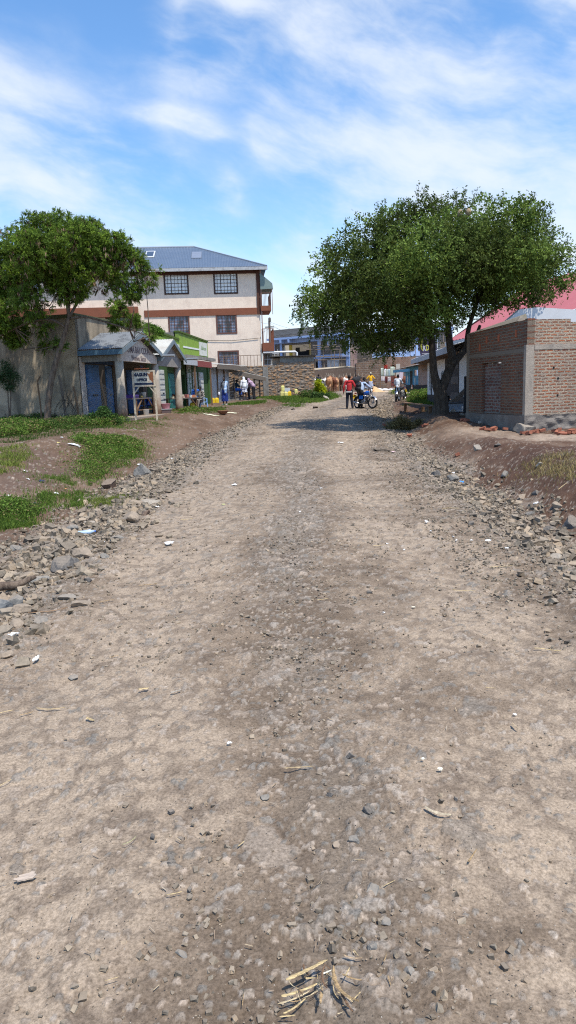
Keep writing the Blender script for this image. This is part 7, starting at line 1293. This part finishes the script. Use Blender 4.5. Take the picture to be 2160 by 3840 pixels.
q = gp(734, 42.8); q.z = GL; person(q, R(185), 'person in a blue shirt sitting in the shade behind the striped sitter', top=cloth('royal_blue', (.03, .12, .45)), bottom=BLKC, pose='sit', hip=.62, shoes=BLKC)
q = gp(917, 53.0); T, P = person(q, R(20), 'woman in a white headscarf and patterned skirt with her back turned at the stall', top=cloth('white_scarf', (.72, .74, .76)), bottom=m_pattern('print_skirt', (.05, .055, .14), (.62, .64, .68), 10, .5), kind='skirt', skirt_len=.62, hijab=cloth('white_scarf', (.7, .7, .7)), shoes=BLKC, lean=.12)
q = gp(952, 54.0); person(q, R(72), 'person in a mauve headscarf and black trousers bending towards the stall', top=cloth('mauve', (.36, .25, .33)), bottom=BLKC, shoes=BLKC, lean=.62, hip=.92, hijab=m_pattern('mauve_print', (.42, .30, .38), (.30, .20, .28), 9, .5), arms={'l': ((-.05, .16, -.24), (-.02, .30, -.40)), 'r': ((.05, .16, -.24), (.02, .30, -.40))})
q = gp(934, 54.6); person(q, R(80), 'person in dark clothes half hidden between the white and the mauve headscarves', top=BLKC, bottom=BLKC, shoes=BLKC, lean=.2)
q = gp(881, 55.4); q.z += .25; T, P = person(q, R(-72), 'stall keeper in a dark top and blue skirt sitting inside the stall', top=cloth('dark_teal', (.02, .05, .07)), bottom=cloth('bright_blue', (.02, .12, .50)), kind='skirt', pose='sit', hip=.56, shoes=BLKC, lean=.3, arms={'l': ((-.02, .16, -.20), (.0, .40, -.26)), 'r': ((.02, .16, -.20), (.0, .40, -.26))})
def stool(px, d, z, w, h, mat, label, name='stool', cat='stool', top=None, rz=0.0):
    q = gp(px, d); q.z = z; T = thing(name, label, cat, q, rz); MB().box(-w / 2, w / 2, -w / 2, w / 2, h - .05, h).build('seat', top or mat, T)
    for a in (-1, 1):
        for b in (-1, 1): MB().bar((a * w * .42, b * w * .42, 0), (a * w * .38, b * w * .38, h - .051), .045).build('leg', mat, T)
    MB().box(-w * .38, w * .38, -.02, .02, h * .4, h * .4 + .04).build('stretcher', mat, T); return T
stool(876, 55.4, gz(-3.9, 55.4) + .25, .5, .46, M('stool_pale', (.5, .46, .4)), 'pale wooden stool with a cushion under the stall keeper', top=m_pattern('cushion', (.12, .12, .13), (.6, .58, .5), 9, .5))
# cattle
COWM = {'brown': M('hide_brown', (.20, .085, .040), .8, .25, 5, dirt=(.32, .18, .10), dirtamt=.6), 'dark': M('hide_dark_brown', (.15, .055, .03), .8, .3, 5, dirt=(.26, .12, .06)), 'fawn': M('hide_fawn', (.42, .22, .11), .8, .2, 5, dirt=(.28, .12, .06)), 'white': M('hide_white', (.66, .62, .55), .8, .1, 4, dirt=(.45, .36, .27)), 'black': M('hide_black', (.022, .020, .02), .7, .3), 'pied': m_pattern('hide_pied', (.66, .64, .60), (.03, .028, .026), 3.2, .55)}
def make_cow(name, variant):
    st_ = (.10, -.12) if variant else (-.10, .10)
    pr = [('e', (-.45, 0, 1.00), (.34, .24, .27)), ('e', (-.05, 0, .95), (.48, .27, .33)), ('e', (.40, 0, 1.00), (.34, .23, .33)), ('c', (-.62, 0, 1.08), (.45, 0, 1.14), .16, .15), ('e', (.40, 0, 1.30), (.15, .09, .13)), ('c', (.55, 0, 1.05), (.88, 0, 1.18), .18, .115), ('c', (.60, 0, .86), (.82, 0, 1.05), .07, .05), ('c', (.90, 0, 1.24), (1.16, 0, 1.02), .105, .065), ('e', (1.18, 0, 1.0), (.07, .065, .06)), ('c', (-.62, .10, 1.08), (-.72, .10, 1.10), .08, .05), ('c', (-.62, -.10, 1.08), (-.72, -.10, 1.10), .08, .05)]
    for s_ in (-1, 1):
        o_ = st_[0] * s_; pr += [('c', (.45, s_ * .14, .90), (.42 + o_ * .5, s_ * .14, .48), .105, .055), ('c', (.42 + o_ * .5, s_ * .14, .48), (.40 + o_, s_ * .14, .10), .05, .036), ('c', (.40 + o_, s_ * .14, .10), (.43 + o_, s_ * .14, .035), .042, .050)]
        o_ = st_[1] * s_; pr += [('c', (-.50, s_ * .14, .96), (-.40 + o_ * .4, s_ * .15, .66), .15, .085), ('c', (-.40 + o_ * .4, s_ * .15, .66), (-.60 + o_, s_ * .14, .45), .078, .05), ('c', (-.60 + o_, s_ * .14, .45), (-.56 + o_, s_ * .14, .10), .045, .036), ('c', (-.56 + o_, s_ * .14, .10), (-.53 + o_, s_ * .14, .035), .042, .05), ('e', (.93, s_ * .16, 1.24), (.05, .09, .03))]
    T = thing(name, 'cow', 'cow'); blob('body', pr, .028, None, T, 3)
    mb = MB(); mb.tube([(-.76, 0, 1.10), (-.84, 0, .95), (-.86, 0, .62), (-.85, 0, .46)], [.03, .022, .016, .014], 8); mb.ell((-.85, 0, .38), (.035, .035, .11), 10); mb.build('tail', None, T, True)
    for s_ in (-1, 1): MB().tube([(.95, s_ * .07, 1.33), (.93, s_ * .18, 1.42), (.95, s_ * .22, 1.55), (.98, s_ * .20, 1.66)], [.03, .026, .016, .005], 8).build('horn', M('horn', (.36, .31, .24), .6), T, True)
    return T
cowA, cowB = make_cow('cow', 0), make_cow('cow', 1); used_ = set()
COWS = [(1184, 69.5, 175, 'white', 'white cow mostly hidden behind the end of the ochre stone wall'), (1214, 69, 150, 'pied', 'black and white cow behind the yellow green shrub'), (1236, 67.5, 78, 'fawn', 'fawn cow with its rump turned, nearest the yellow green shrub'), (1224, 71, 100, 'white', 'pale cow in the back row behind the fawn one'), (1251, 68.6, 96, 'dark', 'dark red cow in mid herd, left of the one with the light rump'),
        (1247, 71.8, 105, 'brown', 'long-horned brown cow at the back of the herd'), (1263, 70, 82, 'fawn', 'light-rumped cow just right of the middle of the herd'), (1283, 71.5, 88, 'dark', 'dark brown cow on the left of the man in the red hoodie'), (1292, 73.5, 60, 'brown', 'brown cow in the back row left of the red hoodie'), (1297, 70.5, 100, 'white', 'white cow partly behind the man in the red hoodie'), (1318, 73, 75, 'brown', 'brown cow showing over the shoulder of the man in the red hoodie'), (1337, 72, 60, 'black', 'black cow between the hoodie man and the man with the backpack'), (1350, 73.2, 80, 'brown', 'brown cow above the man with the backpack'), (1518, 69, 170, 'dark', 'dark brown cow standing by the blue kiosk')]
for i, (px, d, hd_, c, lab) in enumerate(COWS):
    src = (cowA, cowB)[i % 2]; T = src if i % 2 not in used_ else None
    if T is None:
        T = src.copy(); COL.objects.link(T)
        for ch in src.children: k = ch.copy(); COL.objects.link(k); k.parent = T
    used_.add(i % 2); T.location = gp(px, d); T.rotation_euler = (0, 0, R(hd_)); T.scale = (.98 + .05 * (i % 3),) * 3; T['label'] = lab; T['group'] = 'cattle driven across the end of the road'
    for ch in T.children:
        if ch.name.startswith('horn'): continue
        if not ch.data.materials: ch.data.materials.append(COWM['brown'])
        ch.material_slots[0].link = 'OBJECT'; ch.material_slots[0].material = COWM[c]
# jerrycans
def make_jerry(mat):
    T = thing('jerrycan', 'x', 'jerrycan'); q = [('e', (0, 0, .05), (.12, .10, .05))]; mb = MB()
    n = 20; prof = [(0.92, 0), (1, .02), (1, .27), (.94, .33), (.6, .36), (.25, .372)]; vs = []
    for r_, z in prof:
        for k in range(n): a = 2 * math.pi * k / n; c, s_ = math.cos(a), math.sin(a); m = max(abs(c), abs(s_)) ** .75; vs.append((.135 * r_ * c / m, .115 * r_ * s_ / m, z))
    mb.add(vs, [(i * n + k, i * n + (k + 1) % n, (i + 1) * n + (k + 1) % n, (i + 1) * n + k) for i in range(len(prof) - 1) for k in range(n)] + [tuple(range(n - 1, -1, -1)), tuple((len(prof) - 1) * n + k for k in range(n))]); mb.build('can_body', mat, T, False); flush_normals(T.children[0])
    MB().tube([(-.08, 0, .345), (-.06, 0, .40), (.03, 0, .40), (.05, 0, .36)], .014, 8).build('handle', mat, T, True); MB().lathe([(.035, 0), (.035, .04)], (.085, 0, .35), 12).build('cap', mat, T); return T
def dupj(src, loc, rz, lab, grp, s=1.0):
    T = src.copy(); COL.objects.link(T)
    for ch in src.children: k = ch.copy(); COL.objects.link(k); k.parent = T
    T.location = loc; T.rotation_euler = (0, 0, rz); T.scale = (s,) * 3; T['label'] = lab; T['group'] = grp; return T
J1 = make_jerry(M('jerry_pale', (.68, .62, .22), .5, .1, 4, dirt=(.4, .36, .15), dirtamt=.4)); J2 = make_jerry(M('jerry_yellow', (.72, .50, .02), .5, .1, 4, dirt=(.45, .3, .03), dirtamt=.4)); G1 = 'jerrycans by the stone wall'; G2 = 'jerrycans along the iron shed'
D = 56.5; a, b, c = gp(1058, D), gp(1072, D - .3), gp(1085, D); zz = max(a.z, b.z, c.z) + .02
for q_ in (a, b, c): q_.z = gz(q_.x, q_.y)
J1.location = a; J1['label'] = 'pale yellow jerrycan at the lower left of the stack by the stone wall'; J1['group'] = G1; J1.scale = (1.15,) * 3
dupj(J1, b, .3, 'pale yellow jerrycan in the lower middle of the stack by the stone wall', G1, 1.2); J2.location = c; J2['label'] = 'bright yellow jerrycan at the lower right of the stack by the stone wall'; J2['group'] = G1; J2.scale = (1.2,) * 3
t_ = a + Vector((.06, .05, 1.15 * .405)); dupj(J1, t_, .2, 'pale yellow jerrycan on top of the stack by the stone wall', G1, 1.1)
tb = gp(1108, 58.5); T = thing('low_bench', 'low dark plank bench at the foot of the stone wall', 'bench', tb); MB().box(-.75, .7, -.2, .2, .22, .28).build('plank', WOODB, T); [MB().box(x - .05, x + .05, -.16, .16, -.1, .219).build('leg', WOODB, T) for x in (-.6, .55)]
dupj(J1, tb + Vector((.05, 0, .285)), .1, 'pale yellow jerrycan standing alone on the low bench', G1, 1.0)
mb = MB().box(-.22, .22, -.15, .15, .0, .55); o = mb.build('carton', M('carton_white', (.58, .60, .58), .7), None); o.location = gp(1078, 59) + Vector((0, 0, .25)); tag(o, 'white carton standing behind the stacked jerrycans', 'carton'); MB().box(-.16, .16, -.155, -.1505, .1, .28).build('blue_print', M('print_blue', (.1, .35, .6)), o); mb = MB().box(-.3, .3, -.2, .2, -.1, .25).build('block', CONC); mb.location = gp(1078, 59); tag(mb, 'concrete block carrying the white carton', 'block')
for i, (px, lab) in enumerate(((786, 'orange yellow jerrycan leftmost of three at the iron shed'), (797, 'orange yellow jerrycan in the middle of three at the iron shed'), (812, 'orange yellow jerrycan rightmost of three at the iron shed'))): q = gp(px, 50.6 + i * .12); q.z = zs + .0; dupj(J2, q, .1 * i, lab, G2, 1.1)
q = gp(719, 41.0); q.z = GL; dupj(J2, q, .2, 'yellow jerrycan under the goods table of the farther green shop', 'jerrycans under the table', 1.1)
# tables, chairs and goods
def table(loc, rz, L_, W_, h, label, top=WOODG, legm=WOODB):
    T = thing('table', label, 'table', loc, rz); MB().box(-L_ / 2, L_ / 2, -W_ / 2, W_ / 2, h - .05, h).build('table_top', top, T)
    for a in (-1, 1):
        for b in (-1, 1): MB().bar((a * L_ * .42, b * W_ * .4, 0), (a * L_ * .42, b * W_ * .4, h - .051), .07).build('leg', legm, T)
        MB().bar((a * L_ * .40, -W_ * .43, h * .35), (a * L_ * .16, -W_ * .43, h - .06), .05).build('brace', legm, T)
    MB().box(-L_ * .42, L_ * .42, -W_ * .4 - .02, -W_ * .4 + .02, h * .3, h * .36).build('stretcher', legm, T); return T
def shoploc(px, yl, z=GL): t = shop_px(px, yl); p = Vector((RX, RY, 0)) + RD * t + RN * yl; p.z = z; return p
tq = shoploc(520, -1.1); table(tq, RZ, 2.6, .6, .82, 'rough wooden table in the first porch with a bucket and pots on it')
def jar(name, loc, prof, mat, lab, cat, n=16, extra=None): o = flush_normals(MB().lathe(prof, (0, 0, 0), n).build(name, mat, None, True)); o.location = loc; tag(o, lab, cat); return o
up_ = Vector((0, 0, .822)); bkt = jar('bucket', tq + RD * .55 + up_, [(.10, 0), (.13, .24), (.14, .25), (.12, .25), (.09, .01)], M('bucket_white', (.65, .65, .62), .4), 'small white bucket on the porch table', 'bucket'); jar('loaf', tq + RD * .05 + up_, [(.12, 0), (.17, .04), (.12, .09), (.02, .10)], M('bread_yellow', (.55, .36, .08), .6), 'yellow loaf beside the white bucket on the porch table', 'loaf')
jar('cooking_pot', tq - RD * .35 + up_, [(.17, 0), (.20, .06), (.20, .22), (.17, .25), (.02, .27)], M('sooty_pot', (.02, .02, .022), .5), 'black cooking pot on the porch table', 'pot'); o = MB().box(-.35, .35, -.2, .2, 0, .16).build('crate', M('purple_plastic', (.06, .03, .20), .5), None); o.location = tq - RD * .95 + up_; o.rotation_euler = (0, 0, RZ); tag(o, 'dark purple crate at the near end of the porch table', 'crate'); MB().box(-.32, .32, -.205, -.2005, .03, .07).build('slot_row', DARKIN, o)
def chair(loc, rz, mat, label):
    T = thing('plastic_chair', label, 'chair', loc, rz, 'plastic chairs under the shop porches'); MB().box(-.22, .22, -.22, .22, .40, .44).build('seat', mat, T); mb = MB().hexa([(-.22, -.22, .441), (.22, -.22, .441), (.22, -.19, .441), (-.22, -.19, .441)], [(-.20, -.32, .84), (.20, -.32, .84), (.20, -.29, .84), (-.20, -.29, .84)]); flush_normals(mb.build('backrest', mat, T))
    for a in (-1, 1):
        for b in (-1, 1): MB().bar((a * .24, b * .24, 0), (a * .19, b * .19, .399), .04).build('leg', mat, T)
        MB().tube([(a * .22, -.27, .64), (a * .25, 0, .66), (a * .25, .2, .62), (a * .22, .2, .44)], .018, 8).build('armrest', mat, T)
    return T
chair(shoploc(568, -1.0), RZ + R(160), M('chair_navy', (.01, .025, .16), .4), 'navy blue plastic chair behind the porch table, beside the second pillar'); chair(shoploc(533, -.5), RZ + R(20), M('chair_sky', (.03, .22, .60), .4), 'bright blue plastic chair half hidden under the porch table'); chair(shoploc(760, -1.6), RZ + R(200), M('chair_pale_blue', (.22, .38, .70), .4), 'light blue plastic chair under the striped sitter')
jar('bucket', shoploc(541, -1.5), [(.11, 0), (.14, .26), (.15, .27), (.13, .27), (.1, .01)], M('bucket_white', (.65, .65, .62)), 'white bucket on the floor under the porch table', 'bucket')
p = shoploc(616, -1.95); o = MB().box(-.24, .24, -.17, .17, 0, .22).build('storage_box', M('smoky_plastic', (.13, .09, .09), .3), None); o.location = p; tag(o, 'smoky clear plastic box beside the second pillar', 'box'); MB().box(-.26, .26, -.19, .19, .221, .25).build('lid', M('pale_lid', (.5, .5, .5), .4), o)
jar('basin', p + Vector((0, 0, .255)), [(.17, 0), (.24, .24), (.27, .25), (.23, .25), (.16, .02)], M('pink_plastic', (.60, .28, .36), .4), 'pink plastic basin on top of the smoky box', 'basin'); jar('bottle', p + Vector((-.32, -.1, 0)), [(.06, 0), (.065, .16), (.03, .20), (.03, .24)], M('red_plastic', (.45, .03, .03), .4), 'red bottle beside the smoky plastic box', 'bottle')
tq = shoploc(680, -1.15); T = table(tq, RZ, 4.2, .7, .72, 'long low wooden goods table before the farther green shops', WOODG)
rg7 = random.Random(9); PALG = [(.6, .62, .6), (.25, .4, .62), (.5, .2, .1), (.62, .58, .4), (.1, .1, .12), (.55, .6, .7), (.3, .1, .1)]; NM = ['pale grey', 'light blue', 'rust red', 'cream', 'black', 'pale blue', 'dark red']
for i in range(16):
    u_ = -1.9 + i * .245; k = rg7.randrange(7); w, h = rg7.uniform(.07, .11), rg7.uniform(.06, .2); o = MB().box(-w, w, -.10, .10, 0, h).build('goods_packet', M('packet_%d' % k, PALG[k], .6), None); MB().box(-w * .8, w * .8, -.103, -.1005, h * .3, h * .7).build('printed_label', M('packet_%d' % ((k + 3) % 7), PALG[(k + 3) % 7], .6), o); o.location = tq + RD * u_ + RN * rg7.uniform(-.15, .15) + Vector((0, 0, .722)); o.rotation_euler = (0, 0, RZ + rg7.uniform(-.3, .3)); tag(o, 'small packet in the row of goods on the long table', 'packet', 'goods on the long table')
o = MB().box(-.75, .75, -.32, .32, 0, .05).build('goods_tray', M('tray_grey', (.5, .52, .55), .5), None); o.location = tq + RD * 1.35 + Vector((0, 0, .95)); bpy.data.objects.remove(o)
# woven basket and sheets on the ground
q = GP(836, 1556); o = flush_normals(MB().lathe([(.10, 0), (.24, .10), (.31, .21), (.325, .235), (.30, .24), (.28, .20), (.21, .10), (.08, .02)], (0, 0, 0), 28).build('basket', m_pattern('woven_basket', (.16, .075, .045), (.26, .13, .075), 60, .5, 'Z'), None, True)); o.location = q; o.scale = (.85, .85, .85); tag(o, 'reddish brown woven basket on the bare ground before the shops', 'basket')
scrap('ground_sheet', 790, 1556, 42, (.66, .64, .44), 901, 'pale yellow sheet spread on the ground left of the woven basket', 'sheet', asp=.45, rise=.01, rz=.1); scrap('ground_sheet', 872, 1550, 24, (.66, .64, .44), 902, 'narrow pale yellow sheet right of the woven basket', 'sheet', asp=.4, rise=.01, rz=.1)
# washing line
q0, q1 = U(1427, 1378, 69.5), U(1482, 1366, 69.5); O = Vector((q0.x, 69.5, 0)); T = thing('washing_line', 'washing line strung on two crooked posts before the ruined brick house', 'washing line', O); mb = MB(); mb.tube([q0.lerp(q1, i / 8) - O + Vector((0, 0, -.25 * 4 * (i / 8) * (1 - i / 8))) for i in range(9)], .012, 5); mb.build('line', MBL, T); [MB().bar(Vector((x, .05, gz(O.x + x, 69.5))), Vector((x, .05, z)), .08).build('post', WOODB, T) for x, z in ((-.05, q0.z + .1), (q1.x - O.x + .05, q1.z + .3))]
def hang(px0, px1, py0, py1, d, mat, label, name='towel', seed=0):
    a, b = U(px0, py0, d), U(px1, py0, d); zb_ = U(px0, py1, d).z; n = 12; m = 6; vs = []
    for j in range(m + 1):
        for i in range(n + 1): t = i / n; q = a.lerp(b, t); vs.append((q.x - a.x, .05 * math.sin(t * 15 + seed) * j / m, (q.z + (zb_ - q.z) * j / m) - a.z))
    v = np.array(vs); v2 = v + np.array([0, .02, 0]); f = grid_faces(m + 1, n + 1); nb = len(v); rim = list(range(n + 1)) + [k * (n + 1) + n for k in range(1, m + 1)] + [m * (n + 1) + n - k for k in range(1, n + 1)] + [(m - k) * (n + 1) for k in range(1, m)]
    me = arrmesh(name, np.concatenate([v, v2]), np.concatenate([f, f[:, ::-1] + nb, np.array([(rim[i], rim[(i + 1) % len(rim)], rim[(i + 1) % len(rim)] + nb, rim[i] + nb) for i in range(len(rim))])])); o = link(name, me, mat, None, True); flush_normals(o); o.location = a; tag(o, label, name, 'laundry on the washing line'); return o
GRT = m_pattern('green_towel', (.34, .40, .33), (.60, .63, .58), 1.6, .8, 'X'); 
for i, (a, b, t_, bt_, mt, lab) in enumerate(((1428, 1438, 1380, 1411, GRT, 'pale green towel leftmost on the washing line'), (1440, 1447, 1388 - 5, 1412, cloth('whiteish', (.66, .66, .64)), 'white towel second from the left on the washing line'), (1448, 1455, 1385, 1412, GRT, 'striped pale towel third from the left on the washing line'), (1456, 1463, 1384, 1412, cloth('bluegrey', (.34, .44, .46)), 'blue grey towel in the middle of the washing line'), (1464, 1480, 1375, 1411, cloth('sage', (.42, .47, .38)), 'wide sage green towel rightmost on the washing line'))): hang(a, b, t_, bt_, 69.4, mt, lab, 'towel', i)
for i, (a, b, t_, bt_, mt, lab) in enumerate(((1429, 1443, 1412, 1429, cloth('lilac_white', (.58, .55, .60)), 'lilac white cloth hung low at the left under the towels'), (1454, 1465, 1414, 1431, cloth('lilac_white', (.58, .55, .60)), 'lilac white cloth hung low in the middle under the towels'), (1444, 1453, 1412, 1436, cloth('maroon', (.12, .03, .035)), 'maroon cloth hung low between the two lilac ones'), (1440, 1453, 1368, 1386, cloth('red_rag', (.33, .03, .02)), 'dark red cloth showing above the washing line'))): hang(a, b, t_, bt_, 70.2 if i == 3 else 69.9, mt, lab, 'hanging_cloth', i + 9)
# sacks and sand
q = gp(1403, 65.5); v, f = [], []; n = 26
xs = np.linspace(-1.2, 1.2, n); X, Y = np.meshgrid(xs, xs); Zs = .55 * np.exp(-(X ** 2 + Y ** 2) / .35) + .05 * (fbm(X * 4, Y * 4, 3, 3) - .5) - .06; hp_ = link('sand_heap', arrmesh('sand_heap', np.stack([X.ravel(), Y.ravel(), Zs.ravel()], 1), grid_faces(n, n)), M('orange_sand', (.56, .36, .19), .95, .15, 6, bump=.5), None, True); hp_.location = q; tag(hp_, 'small heap of orange sand beside the woman in yellow', 'sand heap')
rg8 = random.Random(4)
for i, (px, d, s, m_, lab) in enumerate(((1411, 67.2, .42, (.46, .36, .25), 'tan sack leftmost in the row of sacks under the far wall'), (1432, 68, .5, (.62, .62, .60), 'long white sack lying under the washing line'), (1442, 66.8, .38, (.66, .66, .64), 'white sack in front of the long one'), (1456, 66.6, .45, (.7, .69, .66), 'brightest white sack in the middle of the row'), (1474, 67, .42, (.3, .31, .32), 'dark grey sack at the right of the row'), (1425, 66.5, .28, (.5, .46, .4), 'small tan sack near the sand heap'), (1486, 68, .3, (.6, .6, .6), 'small white sack at the right end of the row'))):
    T = blob('sack', [('e', (-s * .5, 0, s * .25), (s * .6, s * .4, s * .3)), ('e', (s * .5, .03, s * .22), (s * .55, s * .38, s * .26))], .03, M('sack_%d' % i, m_, .8, .15, 6, bump=.4)); T.location = gp(px, d); T.rotation_euler = (0, 0, rg8.uniform(-.5, .5)); tag(T, lab, 'sack', 'sacks under the far wall')
# bench, planks and bits round the big tree
a, b = GP(1520, 1546), GP(1613, 1548); T = thing('bench', 'long thin plank bench on short posts left of the big tree trunk', 'bench', a, math.atan2(b.y - a.y, b.x - a.x)); L_ = (b - a).length; MB().box(-.35 * 1.0, L_ + .45, -.12, .12, .40, .44).build('plank', WOODB, T); [MB().box(x - .05, x + .05, -.06, .06, -.25, .399).build('leg', WOODB, T) for x in (.02, L_)]
p = GP(1585, 1545); o = MB().lathe([(.07, 0), (.08, .02), (.075, .20), (.07, .21)], (0, 0, 0), 12).build('stump', WOODB); o.location = p; tag(o, 'small wooden stump under the plank bench', 'stump')
p = GP(1712, 1546); d = p.y; T = thing('counter_box', 'low white and blue painted box between the big tree and the brick building', 'box', p); w = 62 * d / F; MB().box(-w / 2, w / 2, 0, .5, 0, .32).build('box_body', M('box_white_blue', (.34, .40, .48), .7, .2, 4), T); MB().box(-w / 2 - .04, w / 2 + .04, -.04, .54, .321, .36).build('top', M('box_top_dark', (.08, .08, .09)), T); MB().box(-w / 2 + .02, w / 2 - .02, -.012, -.001, .03, .08).build('white_rail', M('rail_white', (.7, .7, .7)), T)
q0, q1 = U(1682, 1521, 26.5), U(1748, 1463, 26.8); o = MB().bar((0, 0, 0), q1 - q0, .09, .18).build('leaning_plank', WOODG, None); o.location = q0; tag(o, 'thick grey plank leaning up from the big tree towards the brick building', 'plank'); q = GP(1750, 1552); o = MB().tube([(0, 0, -.2), (.02, 0, .8), (0, 0, 1.35)], [.13, .12, .11], 10).build('dark_post', M('tarred_post', (.02, .022, .026), .7)); o.location = q; tag(o, 'dark tarred post holding the leaning plank', 'post')
p = U(1660, 1407, 27.6); o = rock('stone', Vector((0, 0, 0)), (.09, .08, .2), 900, (.33, .33, .33), 'pale stone wedged in the fork of the big tree', 'stone'); o.location = p
o = rock('concrete_marker', GP(1232, 1500), (.16, .14, .42), 901, (.55, .50, .42), 'pale broken concrete marker lying on the grass by the road edge', 'marker'); o.rotation_euler = (R(8), R(-50), .4)
rock('clod', GP(1182, 1531), (.22, .16, .12), 902, (.07, .05, .04), 'dark clod on the road edge before the grassy mound', 'clod'); rock('clod', GP(1100, 1538), (.14, .12, .10), 903, (.05, .04, .035), 'small dark clod at the near end of the left kerb of earth', 'clod')
rock('dung_pat', GP(1435, 1690), (.26, .14, .05), 904, (.035, .028, .022), 'dark flat dung pat on the right of the road beyond the white bag', 'dung', sink=.4)
o = MB().tube([(-.45, 0, .10), (-.2, .02, .13), (.1, -.02, .12), (.4, .05, .20)], [.085, .075, .065, .03], 10).build('log', BARKL, None, True); o.scale = (.55,) * 3; o.location = GP(40, 2225); o.rotation_euler = (0, 0, R(25)); tag(o, 'short dead log lying on the left rubble at the picture edge', 'log'); MB().ell((-.45, 0, .10), (.012, .075, .075), 12).build('cut_end', M('cut_wood', (.35, .24, .13)), o)
scrap('dried_crust', 100, 3305, 62, (.44, .36, .285), 905, 'large pale dried flat crust on the near left of the road', 'crust', asp=.55, rise=.008, rz=.2)

for o in list(S.objects):
    if o.parent is None and o.get('category') and o.get('kind') is None and o.type in ('MESH', 'EMPTY'): o['kind'] = 'thing'
